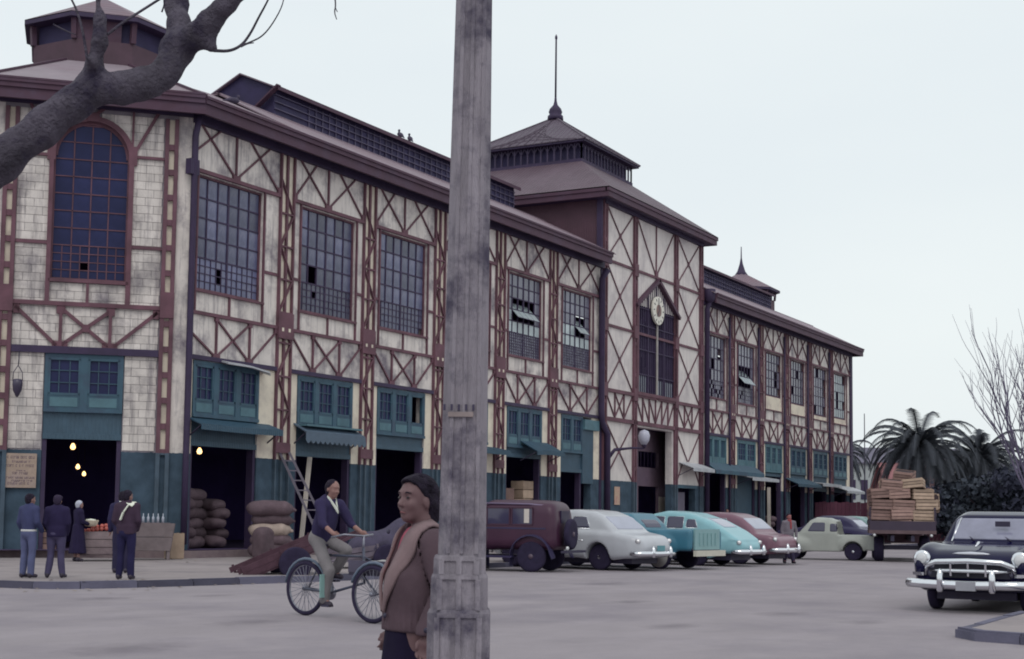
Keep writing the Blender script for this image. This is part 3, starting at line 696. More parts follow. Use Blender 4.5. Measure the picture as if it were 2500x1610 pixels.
def lantern(cx,cy,zb,zt,ze,za,ap,ae,name,spire=False):
    og=lambda r,z:[(cx+r/math.cos(R(22.5))*math.cos(R(22.5+45*i)),cy+r/math.cos(R(22.5))*math.sin(R(22.5+45*i)),z) for i in range(8)]
    b=MB(); lo,hi=og(ap,zb),og(ap,zt)
    for i in range(8): b.quad(lo[i],lo[(i+1)%8],hi[(i+1)%8],hi[i])
    o=b.build(name,mat('lantern_boards',(.075,.038,.058),.7,.15,2,coord='World'),hall)
    b=MB(); q=og(ap*.93,zt-.05); q2=og(ap*.93,ze)
    for i in range(8): b.quad(q[i],q[(i+1)%8],q2[(i+1)%8],q2[i])
    b.build('louvre_band',M_louv,o)
    q=og(ap,zt); q2=og(ap+.05,ze)
    for i in range(8): b=MB(); b.bar(q[i],q2[i],.16,.16); b.build('lantern_post',M_fascia,o)
    for i in (4,): b=MB(); b.quad(q[i],Vector(q[i]).lerp(q[(i+1)%8],.8),Vector(q2[i]).lerp(q2[(i+1)%8],.8),q2[i]); b.build('lantern_board',M_fascia,o)
    b=MB(); e,e2=og(ae,ze-.12),og(ae,ze+.04)
    for i in range(8): b.quad(e[i],e[(i+1)%8],e2[(i+1)%8],e2[i])
    b.quad(*e); b.build('lantern_fascia',M_steel_d,o)
    for i in range(8):
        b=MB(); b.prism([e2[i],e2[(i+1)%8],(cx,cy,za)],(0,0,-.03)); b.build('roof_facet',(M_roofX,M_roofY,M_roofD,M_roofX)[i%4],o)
    if spire:
        b=MB(); b.lathe([(.55,0),(.3,.35),(.12,.9),(.05,1.3),(.03,2.1)],8,c=(cx,cy,za-.35)); b.build('spire',M_steel_d,o)
    return o
lantern(2.15,5.82,15.1,16.1,16.85,18.2,2.12,2.42,'corner_lantern')
# long front roof slopes, monitors
def wing(xa,xb,ma,mb,louv_from=0):
    roof('front_roof',[[(xa,-OV,RZ),(xb,-OV,RZ),(xb,YM+.1,ZM+.05),(xa,YM+.1,ZM+.05)]],M_roofY)
    roof('rear_roof',[[(xa,YM-.1,ZM),(xb,YM-.1,ZM),(xb,6,ZM),(xa,6,ZM)],[(xa,6,ZM),(xb,6,ZM),(xb,10,RZ),(xa,10,RZ)]],M_roofY)
    b=MB(); b.quad((ma,YM+.15,ZM-.1),(mb,YM+.15,ZM-.1),(mb,YM+.15,16.35),(ma,YM+.15,16.35)); b.quad((ma,6,ZM-.1),(mb,6,ZM-.1),(mb,6,16.35),(ma,6,16.35))
    for x in (ma,mb): b.quad((x,YM+.15,ZM-.1),(x,6,ZM-.1),(x,6,16.35),(x,4.55,17.0),(x,YM+.15,16.35))
    o=b.build('roof_monitor',M_louv,hall)
    roof('monitor_roof',[[(ma-.15,YM-.1,16.3),(mb+.15,YM-.1,16.3),(mb+.15,4.6,17.03),(ma-.15,4.6,17.03)],[(ma-.15,6.2,16.3),(mb+.15,6.2,16.3),(mb+.15,4.6,17.03),(ma-.15,4.6,17.03)]],M_mroof).parent=o
    b=MB(); b.box(ma-.15,mb+.15,YM-.14,YM-.1,16.2,16.34); b.build('monitor_gutter',M_fascia,o)
    b=MB(); x=ma+2
    while x<mb: 
        b.bar((x,YM+.12,ZM+.05),(x,YM+.12,16.2),.035,.035); x+=.42
    for z in (ZM+.3,ZM+.55,ZM+.8): b.bar((ma,YM+.1,z),(mb,YM+.1,z),.05,.03)
    b.build('louvre_bars',mat('louvre_bar',(.10,.085,.15),.7,.2,2),o)
    return o
o=wing(HX,28.15,7.75,25.35); 
b=MB(); b.bar((7.6,YM-.16,16.36),(7.6,YM+1.0,15.55),.22,.06); b.build('gable_board',M_fascia,o)
wing(40.65,69.9,40.7,61.2)
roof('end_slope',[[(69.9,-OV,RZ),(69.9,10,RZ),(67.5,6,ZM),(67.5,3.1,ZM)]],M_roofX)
lantern(63.4,6.0,15.2,16.4,17.05,18.45,2.1,2.45,'far_lantern',True)
# back of the hall so that the inside is dark
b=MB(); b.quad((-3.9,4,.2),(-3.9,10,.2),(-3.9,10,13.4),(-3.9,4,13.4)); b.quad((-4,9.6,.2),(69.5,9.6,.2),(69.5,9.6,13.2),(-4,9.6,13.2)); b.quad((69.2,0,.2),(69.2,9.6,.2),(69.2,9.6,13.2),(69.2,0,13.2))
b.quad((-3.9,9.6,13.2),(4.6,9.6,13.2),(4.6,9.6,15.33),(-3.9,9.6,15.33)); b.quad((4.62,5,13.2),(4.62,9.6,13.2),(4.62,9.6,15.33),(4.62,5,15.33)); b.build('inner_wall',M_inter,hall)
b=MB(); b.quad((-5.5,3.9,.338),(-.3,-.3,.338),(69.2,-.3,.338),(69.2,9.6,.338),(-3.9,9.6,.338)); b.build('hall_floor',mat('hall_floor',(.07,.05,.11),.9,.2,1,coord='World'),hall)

# ---- clock tower
TL,TR=28.1,40.68; TD=11.4; TZ=16.15
GX0,GX1=32.2,36.56
topp=[(GX0-.15,GX1+.1)]
wall(FF,TL,TR,.1,TZ,[(GX0,GX1,ZB,5.77),(32.15,36.75,7.45,11.7),(37.35,39.75,ZB,2.95)],M_wall2)
b=MB(); b.quad((TL,0.01,12.9),(TL,TD,12.9),(TL,TD,TZ),(TL,0.01,TZ)); b.quad((TR,0.01,12.9),(TR,TD,12.9),(TR,TD,TZ),(TR,0.01,TZ)); b.quad((TL,TD,12.9),(TR,TD,12.9),(TR,TD,TZ),(TL,TD,TZ)); b.build('tower_side_wall',M_tside,hall)
piece('tower_corner_post',FF,'box',(TL-.14,TL+.02,ZB,TZ,-.2,.05),M_steel_d,hall)
for c in (28.38,31.8,36.94,40.43):
    o=ladder_column(FF,c,.37,z1=16.1,d=.12,step=1.5,ph=.6)
    for z in (7.28,10.3,13.3): piece('node_plate',FF,'box',(c-.22,c+.22,z-.3,z+.3,0,.15),M_steel,o)
tw=MB()
for z in (10.3,13.33): fbox(tw,FF,28.55,40.25,z-.06,z+.06,0,.07)
fbox(tw,FF,28.55,40.25,7.2,7.36,0,.12); fbox(tw,FF,28.55,40.25,5.86,6.04,0,.12); tw=tw.build('tower_rails',M_steel,hall)
piece('tower_frieze',FF,'box',(28.2,40.6,15.9,16.15,0,.16),M_steel_d,hall)
def xb(l,r,z0,z1):
    for a,c in (((l,z0),(r,z1)),((l,z1),(r,z0))): piece('cross_brace',FF,'bar',(a,c,.054,.012,.055),M_steel,tw)
    gus(tw,FF,(l+r)/2,(z0+z1)/2,.2,.26,.065)
for l,r in ((28.56,31.62),(37.12,40.25)):
    for z0,z1 in ((7.36,10.24),(10.36,13.27),(13.39,15.95)): xb(l,r,z0,z1)
xb(28.56,31.62,3.14,5.86)
for a,c in (((37.12,5.8),(38.6,4.35)),((40.25,5.8),(38.75,4.35))): piece('cross_brace',FF,'bar',(a,c,.054,.012,.055),M_steel,tw)
for a,c in (((37.12,3.2),(37.9,4.2)),((40.25,3.2),(39.4,4.2))): piece('cross_brace',FF,'bar',(a,c,.054,.012,.055),M_steel,tw)
for a,c in (((34.4,13.38),(32.05,15.95)),((34.4,13.38),(36.7,15.95))): piece('cross_brace',FF,'bar',(a,c,.054,.012,.055),M_steel,tw)
piece('king_post',FF,'box',(34.36,34.44,13.38,15.95,.01,.06),M_steel,tw); gus(tw,FF,34.4,13.5,.35,.35,.08)
for l,r,n in ((28.56,31.62,3),(32.0,36.75,6),(37.12,40.25,3)):
    w_=(r-l)/n
    for k in range(n+1):
        if 0<k<n: piece('post',FF,'box',(l+k*w_-.03,l+k*w_+.03,6.0,7.25,.005,.07),M_steel,tw)
    for k in range(n):
        a,c=((l+k*w_,7.2),(l+(k+1)*w_,6.05))
        if n==3 and k==1: piece('diagonal',FF,'bar',(a,c,.06,.012,.06),M_steel,tw); piece('diagonal',FF,'bar',((a[0],c[1]),(c[0],a[1]),.06,.012,.06),M_steel,tw)
        elif k<n/2: piece('diagonal',FF,'bar',(a,c,.06,.012,.06),M_steel,tw)
        else: piece('diagonal',FF,'bar',((a[0],c[1]),(c[0],a[1]),.06,.012,.06),M_steel,tw)
# gate recess
b=MB(); Y=1.15; 
def ybox(b,x0,x1,z0,z1,y0,y1): return b.box(x0,x1,y0,y1,z0,z1)
for q in ((GX0,35.0,ZB,5.9),(37.55,GX1+2.2,ZB,5.9),(35.0,37.55,4.75,5.9),(35.0,37.55,3.0,3.95)): ybox(b,*q,Y,Y+.15)
b.build('gate_back_wall',mat('gate_brown_paint',(.15,.10,.14),.8,.15,1,coord='World',dirt=(.10,.07,.11)),hall)
b=MB(); ybox(b,37.6,38.5,ZB,2.5,Y-.03,Y-.005); b.build('gate_white_panel',M_white,hall)
b=MB(); b.quad((GX0-.01,0,ZB),(GX0-.01,Y,ZB),(GX0-.01,Y,5.8),(GX0-.01,0,5.8)); b.quad((GX1+2.3,.36,ZB),(GX1+2.3,Y,ZB),(GX1+2.3,Y,5.8),(GX1+2.3,.36,5.8)); b.quad((GX0,.36,5.8),(GX1+2.3,.36,5.8),(GX1+2.3,Y,5.8),(GX0,Y,5.8)); b.build('gate_reveal',M_steel_d,hall)
b=MB()
for x in (35.4,35.85,36.3,36.75,37.2): b.bar((x,Y+.05,3.95),(x,Y+.05,4.75),.035,.03)
b.build('gate_window_bars',M_steel_d,hall)
# small canopies over the side door of the tower
def canopy(x0,x1,z0,z1,out,m,name='awning',scallop=0,thick=.04,sag=0):
    b=MB(); n=12
    for k in range(n):
        xa,xc=x0+(x1-x0)*k/n,x0+(x1-x0)*(k+1)/n; da,dc=-sag*math.sin(math.pi*k/n),-sag*math.sin(math.pi*(k+1)/n)
        b.hexa([(xa,.02,z1),(xc,.02,z1),(xc,-out,z0+dc),(xa,-out,z0+da),(xa,.02,z1+thick),(xc,.02,z1+thick),(xc,-out,z0+thick+dc),(xa,-out,z0+thick+da)])
    if scallop:
        k=0; x=x0
        while x<x1-.02:
            w_=.26; poly=[(x,-out-.005,z0+.03),(min(x+w_,x1),-out-.005,z0+.03)]+[(x+w_*(1-t),-out-.005,z0-.24-scallop*math.sin(math.pi*t)) for t in (0,.25,.5,.75,1)]
            b.prism(poly,(0,-.015,0)); x+=w_
    else: 
        for k in range(n):
            xa,xc=x0+(x1-x0)*k/n,x0+(x1-x0)*(k+1)/n; da,dc=-sag*math.sin(math.pi*k/n),-sag*math.sin(math.pi*(k+1)/n)
            b.hexa([(xa,-out,z0-.14+da),(xc,-out,z0-.14+dc),(xc,-out-.02,z0-.14+dc),(xa,-out-.02,z0-.14+da),(xa,-out,z0+.03+da),(xc,-out,z0+.03+dc),(xc,-out-.02,z0+.03+dc),(xa,-out-.02,z0+.03+da)])
    o=b.build(name,m,hall); b=MB()
    for x in (x0+.06,x1-.06): b.bar((x,0,z0-.35),(x,-out+.05,z0),.035,.035); b.bar((x,-out+.02,z0+.0),(x,.0,z1),.035,.035)
    b.build('awning_bracket',M_black,o); return o
canopy(37.5,40.5,3.95,4.25,.8,M_tin); 
piece('door_leaf',FF,'box',(37.35,38.9,ZB,2.75,-.3,-.24),mat('grey_door',(.14,.12,.17),.8,.2,1),hall)
piece('door_frame',FF,'box',(37.2,39.9,2.95,3.12,-.1,.06),M_teal,hall)
# gabled clock window
gp=[(32.05,7.42),(36.85,7.42),(36.85,11.72),(34.45,13.1),(32.05,11.72)]
b=MB(); b.prism([FF.p(u,v,-.25) for u,v in gp],FF.n*.2); go=b.build('clock_window',M_glassM,hall)
b=MB(); u=32.35
while u<36.8:
    top=11.72+(1.38)*(1-abs(u-34.45)/2.4); fbox(b,FF,u-.016,u+.016,7.45,top,-.05,.03); u+=.235
for z in (8.35,9.55,10.75,11.6): fbox(b,FF,32.1,36.8,z-.025,z+.025,-.05,.035)
for u in (33.45,34.45,35.4): fbox(b,FF,u-.05,u+.05,7.45,12.4 if u!=34.45 else 13,-.05,.05)
b.build('glazing_bars',M_steel_d,go)
b=MB()
for u in (32.05,36.85): fbox(b,FF,u-.1,u+.1,7.4,11.8,-.1,.12)
fbox(b,FF,31.95,36.95,7.3,7.46,-.1,.16); b.build('clock_window_frame',M_steel,go)
b=MB()
for s,e in (((31.75,11.6),(34.52,13.2)),((37.15,11.6),(34.38,13.2))): fbar(b,FF,s,e,.16,.0,.24)
b.build('gable_roof',M_fascia,go)
for (u0,u1,z0,z1,m_) in ((33.05,33.4,10.3,11.0,M_hole),(33.2,33.42,8.75,9.55,M_hole),(34.0,34.4,8.4,9.55,M_hole),(32.75,32.95,8.3,9.2,M_hole),(35.45,35.6,8.4,8.9,M_hole),(32.3,33.4,7.5,8.3,M_glassL),(34.7,36.6,7.5,8.2,M_glassL),(34.55,34.9,11.0,11.5,M_glassL),(33.6,33.95,10.9,11.2,M_hole)): pane(FF,u0,u1,z0,z1,-.035,m_,go)
b=MB(); fbox(b,FF,34.38,34.47,7.1,11.0,.05,.12); b.build('clock_pipe',mat('grey_pipe',(.40,.37,.36),.8,.15,2),go)
ck=MB(); ck.lathe([(0,0),(.0,.12),(.68,.12),(.70,.1),(.70,0)],36,axis='y',c=(34.32,-.21,11.65),smooth=False); ck=ck.build('clock_face',mat('clock_white',(.72,.69,.62),.6,.06,2),go)
b=MB(); b.lathe([(0,0),(.30,0),(.30,.02),(0,.02)],24,axis='y',c=(34.32,-.232,11.65),smooth=False); b.build('clock_centre',mat('clock_brown',(.2,.12,.11),.6,.1,2),ck)
b=MB()
for k in range(12):
    t=k*math.pi/6; fbar(b,FF,(34.32+.50*math.sin(t),11.65+.50*math.cos(t)),(34.32+.63*math.sin(t),11.65+.63*math.cos(t)),.045,.21,.225)
fbar(b,FF,(34.32,11.65),(34.32-.05,12.15),.05,.235,.245); fbar(b,FF,(34.32,11.65),(34.1,11.35),.06,.235,.245)
b.build('clock_numerals',M_black,ck)
# tower roof, louvred lantern, mast
TO=.62
def teave(z0,z1):
    b=MB(); x0,x1,y0,y1=TL-TO,TR+TO,-TO,TD+TO
    for q in ((x0,x1,y0,y0+.12),(x0,x0+.12,y0+.12,y1),(x1-.12,x1,y0+.12,y1)):
        b.box(q[0],q[1],q[2],q[3],z0,z1-.2); b.box(q[0]-.05,q[1]+.05,q[2]-.05,q[3]+.02,z1-.2,z1)
    b.build('tower_fascia',M_fascia,hall)
    b=MB(); b.quad((x0,y0,z0+.02),(x1,y0,z0+.02),(x1,y1,z0+.02),(x0,y1,z0+.02)); b.build('tower_soffit',M_steel_d,hall)
teave(16.05,16.5)
LX0,LX1,LY0,LY1=31.35,37.45,2.65,8.75; LZ=18.85
ex0,ex1,ey0,ey1=TL-TO-.05,TR+TO+.05,-TO-.05,TD+TO
roof('tower_roof_front',[[(ex0,ey0,16.5),(ex1,ey0,16.5),(LX1,LY0,LZ),(LX0,LY0,LZ)]],M_troofY)
roof('tower_roof_side',[[(ex0,ey1,16.5),(ex0,ey0,16.5),(LX0,LY0,LZ),(LX0,LY1,LZ)],[(ex1,ey1,16.5),(ex1,ey0,16.5),(LX1,LY0,LZ),(LX1,LY1,LZ)]],M_troofX)
roof('tower_roof_back',[[(ex0,ey1,16.5),(ex1,ey1,16.5),(LX1,LY1,LZ),(LX0,LY1,LZ)]],M_roofY)
b=MB(); b.box(LX0,LX1,LY0,LY1,LZ-.2,LZ+.15); tl=b.build('tower_lantern',M_steel_d,hall)
b=MB(); b.box(LX0+.25,LX1-.25,LY0+.25,LY1-.25,LZ+.1,19.9); b.build('louvre_core',M_louv,tl)
b=MB()
for k in range(17):
    t=k/16; x=LX0+.06+(LX1-LX0-.12)*t; y=LY0+.06+(LY1-LY0-.12)*t
    b.bar((x,LY0+.06,LZ+.1),(x,LY0+.06,19.85),.07,.07); b.bar((LX0+.06,y,LZ+.1),(LX0+.06,y,19.85),.07,.07); b.bar((LX1-.06,y,LZ+.1),(LX1-.06,y,19.85),.07,.07)
    if k<16:
        x2=LX0+.06+(LX1-LX0-.12)*(k+1)/16; y2=LY0+.06+(LY1-LY0-.12)*(k+1)/16; xm=(x+x2)/2; ym=(y+y2)/2
        b.bar((x,LY0+.06,19.5),(xm,LY0+.06,19.8),.05,.05); b.bar((x2,LY0+.06,19.5),(xm,LY0+.06,19.8),.05,.05); b.bar((LX0+.06,y,19.5),(LX0+.06,ym,19.8),.05,.05); b.bar((LX0+.06,y2,19.5),(LX0+.06,ym,19.8),.05,.05)
b.build('louvre_posts',mat('louvre_post',(.055,.04,.085),.7,.2,2),tl)
cx,cy=34.4,5.7; he=3.3
b=MB(); b.box(cx-he,cx+he,cy-he,cy+he,19.8,19.93); b.build('lantern_fascia',M_steel_d,tl)
e=[(cx-he-.05,cy-he-.05,19.93),(cx+he+.05,cy-he-.05,19.93),(cx+he+.05,cy+he+.05,19.93),(cx-he-.05,cy+he+.05,19.93)]; ap=(cx,cy,22.15)
MRF=mat('lantern_roof_sheet',(.085,.06,.09),.6,.15,.8,coord='World',wave=('X',.30,.06)); MRS=mat('lantern_roof_sheet_side',(.085,.06,.09),.6,.15,.8,coord='World',wave=('Y',.30,.06))
for i in range(4):
    b=MB(); b.prism([e[i],e[(i+1)%4],ap],(0,0,-.04)); b.build('roof_facet',(MRF,MRS)[i%2],tl)
b=MB()
for i in range(4): b.bar(e[i],ap,.12,.08)
for k in range(1,14):      # standing seams
    t=k/14
    for i in (0,3,1):
        s=Vector(e[i]).lerp(Vector(e[(i+1)%4]),t); up=Vector(ap).lerp(Vector(e[i]).lerp(Vector(e[(i+1)%4]),.5),abs(t-.5)*2)
        b.bar(s,up,.04,.06)
b.build('roof_seams',MRF,tl)
b=MB(); b.lathe([(.42,0),(.40,.22),(.30,.28),(.36,.42),(.30,.6),(.12,.8),(.07,1.0),(.055,1.2)],12,c=(cx,cy,22.0)); b.lathe([(.055,0),(.045,3.2),(.07,3.25),(.07,3.35),(0,3.5)],8,c=(cx,cy,23.1)); b.build('mast',M_steel_d,tl)
# ---- rain pipes
b=MB(); b.tube([FF.p(-.05,13.0,.28),FF.p(-.05,12.4,.14),FF.p(-.05,3.2,.14),FF.p(-.05,.5,.14)],.095,8); fbox(b,FF,-.28,.1,11.25,11.7,.0,.2); b.build('rain_pipe',M_steel_d,hall)
b=MB(); b.tube([FF.p(27.72,12.7,.5),FF.p(27.75,12.3,.2),FF.p(27.75,6.2,.2),FF.p(27.85,5.7,.2),FF.p(28.35,5.2,.24),FF.p(28.38,.5,.24)],.15,8); b.build('rain_pipe',M_steel_d,hall)
b=MB(); b.tube([FF.p(40.9,13.4,.5),FF.p(40.95,12.6,.2),FF.p(40.95,.5,.2)],.15,8); b.lathe([(.1,0),(.3,.15),(.34,.7),(.3,.75)],8,c=(40.9,-.35,12.9)); b.build('rain_pipe',M_steel_d,hall)
for x in colr: 
    b=MB(); b.tube([FF.p(x-.55,12.6,.1),FF.p(x-.55,.5,.1)],.07,6); b.build('rain_pipe',M_steel_d,hall)

# ---- shopfronts
def transom(f,wl,wr,z0=4.2,z1=DOORTOP,n=3,d=.02,m=None,open_=None,pm=(3,3)):
    m=m or M_teal; b=MB(); t=.09; fbox(b,f,wl,wr,z1-t,z1,d-.15,d+.02); fbox(b,f,wl,wr,z0,z0+.1,d-.15,d+.05); fbox(b,f,wl,wr,z0+.1,z0+.48,d-.12,d)
    w=(wr-wl)/n
    for k in range(n+1):
        u=wl+k*w; a=max(wl,u-.1); c=min(wr,u+.1); fbox(b,f,a,c,z0+.1,z1-t,d-.15,d+.02)
    o=b.build('transom_window',m,hall)
    for k in range(n):
        u0,u1=wl+k*w+.1,wl+(k+1)*w-.1; v0,v1=z0+.5,z1-t-.04
        fb=MB(); fbox(fb,f,u0,u1,v0-.02,v0+.05,d-.08,d+.01); fbox(fb,f,u0,u1,v1-.05,v1+.04,d-.08,d+.01); fbox(fb,f,u0,u0+.06,v0,v1,d-.08,d+.01); fbox(fb,f,u1-.06,u1,v0,v1,d-.08,d+.01)
        if k==open_: fb.build('sash',m,o); continue
        for q in range(1,pm[0]): u=u0+(u1-u0)*q/pm[0]; fbox(fb,f,u-.012,u+.012,v0,v1,d-.06,d-.02)
        for q in range(1,pm[1]): v=v0+(v1-v0)*q/pm[1]; fbox(fb,f,u0,u1,v-.012,v+.012,d-.06,d-.02)
        fb.build('sash',m,o); pane(f,u0+.03,u1-.03,v0,v1,d-.06,M_glassD,o)
    b=MB()
    for k in range(n): fbox(b,f,wl+k*w+.16,wl+(k+1)*w-.16,z0+.16,z0+.42,d-.004,d+.012)
    b.build('transom_panel',M_tealL if m is M_teal else m,o)
    return o
def front(f,wl,wr,lint=3.4,m=None,box=True,n=3,open_=None,shutter=None,pm=(3,3)):
    transom(f,wl,wr,m=m,n=n,open_=open_,pm=pm)
    b=MB(); fbox(b,f,wl,wr,lint,4.2,-.2,-.06); fbox(b,f,wl,wr,lint-.04,lint+.12,-.2,-.0); b.build('roller_shutter_box',M_tealm,hall)
    piece('door_jamb',f,'box',(wl,wl+.12,ZB,lint,-.3,-.05),M_steel_d,hall); piece('door_jamb',f,'box',(wr-.12,wr,ZB,lint,-.3,-.05),M_steel_d,hall)
    if shutter: piece('roller_shutter',f,'box',(wl+.12,wr-.12,shutter,lint,-.22,-.18),M_tealm,hall)
front(FK,-3.9,-1.75,lint=3.48,n=2)
front(FF,*bays[0][2:],lint=3.4); front(FF,*bays[1][2:],lint=3.3,pm=(3,3)); front(FF,*bays[2][2:],lint=3.75,open_=2,m=None); front(FF,*bays[3][2:]); front(FF,*bays[4][2:],lint=3.85,pm=(3,2)); front(FF,24.1,26.2,lint=3.4,n=2)
piece('teal_partition',FF,'box',(26.2,27.3,2.9,5.55,-.12,.03),M_tealm,hall); piece('partition_cap',FF,'box',(26.2,27.7,5.3,5.75,.0,.14),M_tealL,hall)
front(FF,*bayr[0][2:],lint=4.1,m=M_tealL,pm=(4,1)); front(FF,*bayr[1][2:],m=M_tealL,lint=4.0,n=2,shutter=1.6); front(FF,*bayr[2][2:],lint=4.0,m=M_tealL); front(FF,*bayr[3][2:],lint=4.0); front(FF,*bayr[4][2:],lint=3.3,shutter=None); front(FF,*bayr[5][2:],lint=3.3)
front(FL,-5.2,-2.0)
# awnings
M_awn=mat('teal_awning_sheet',c8(46,76,96),.55,.15,2,coord='World',wave=('X',.10,.02)); M_awn2=mat('grey_scalloped_awning',c8(78,94,112),.6,.12,3,coord='World')
canopy(.1,3.9,3.95,4.15,.55,M_awn,sag=.02); canopy(5.15,8.45,4.0,4.28,.5,M_awn2,scallop=.10)
b=MB(); pts=[(1.45,-.35,5.83),(2.4,-.5,5.80),(3.3,-.45,5.72),(3.55,-.3,5.66)]
for a,c in zip(pts,pts[1:]): b.hexa([a,c,(c[0],.02,c[2]+.1),(a[0],.02,a[2]+.1),(a[0],a[1],a[2]+.05),(c[0],c[1],c[2]+.05),(c[0],.02,c[2]+.16),(a[0],.02,a[2]+.16)])
b.build('tin_flashing',M_tin,hall)
b=MB(); b.bar((5.3,-.2,4.25),(8.4,-.2,4.25),.5,.06); b.build('ledge',M_tealL,hall)
canopy(15.0,18.3,3.95,4.1,.7,M_awn); canopy(20.4,22.9,4.05,4.5,.8,M_awn,sag=-.05); canopy(41.2,49.0,3.95,4.4,.6,M_teal,thick=.06); canopy(46.0,50.6,3.7,3.85,.95,M_tin)
canopy(54.4,59.2,3.55,3.95,.9,M_awn); canopy(59.8,64.0,3.7,3.8,.8,M_tin); canopy(64.8,69.1,3.35,3.7,.95,M_tin)
# ---------------------------------------------------------------- vehicles (local: x forward, y left, z up; origin under the rear axle)
def paint(name,c,rough=.28,dull=None): return mat(name,c,rough,.10,1.5,spec=.4 if rough>.2 else .16,coat=.15 if .2<rough<.4 else 0,dirt=dull,dirt_amt=.4,dscale=2.0)
def interp(pts): 
    xs=[p[0] for p in pts]; zs=[p[1] for p in pts]
    xf=np.linspace(xs[0]-.5,xs[-1]+.5,400); zf=np.interp(xf,xs,zs); k=np.hanning(25); k/=k.sum(); zp=np.convolve(np.pad(zf,12,'edge'),k,'valid')
    return lambda X: np.interp(X,xf,zp)
WHEELM={}
def wheel(parent,x,y,r,w=.17,style='disc',side=1,white=False):
    key=(r,w,style,white)
    if key not in WHEELM:
        b=MB(); k=r*.62
        b.lathe([(k,-w/2),(r*.86,-w/2),(r*.96,-w*.42),(r,-w*.25),(r,w*.25),(r*.96,w*.42),(r*.86,w/2),(k,w/2)],28,axis='y'); t=b.mesh('tyre',M_tyre)
        b=MB()
        if style=='disc': b.lathe([(0,w*.40),(k*.45,w*.42),(k*.5,w*.34),(k*.9,w*.25),(k*1.02,w*.42),(k*1.02,-w*.3),(0,-w*.3)],24,axis='y')
        else: b.lathe([(0,w*.62),(k*.25,w*.6),(k*.3,w*.3),(k*.85,w*.22),(k*1.02,w*.42),(k*1.02,-w*.3),(0,-w*.3)],24,axis='y')
        rm=b.mesh('rim',mat('wheel_disc',(.30,.285,.34),.4,.1,2) if style=='disc' else mat('artillery_wheel',(.09,.06,.09),.5,.1,2))
        b=MB(); b.lathe([(0,w*.52),(k*.2,w*.51),(k*.36,w*.43),(k*.40,w*.36)],18,axis='y'); hb=b.mesh('hub_cap',M_chrome)
        ww=None
        if white: b=MB(); b.lathe([(k*1.01,w*.505),(r*.86,w*.508)],28,axis='y'); ww=b.mesh('white_wall',mat('white_wall',(.6,.57,.56),.7,.08,3))
        WHEELM[key]=(t,rm,hb,ww)
    t,rm,hb,ww=WHEELM[key]
    o=link('wheel',t,parent,(x,y,r),(0,0,0 if side>0 else math.pi))
    link('rim',rm,o); link('hub_cap',hb,o)
    if ww: link('white_wall',ww,o)
    return o
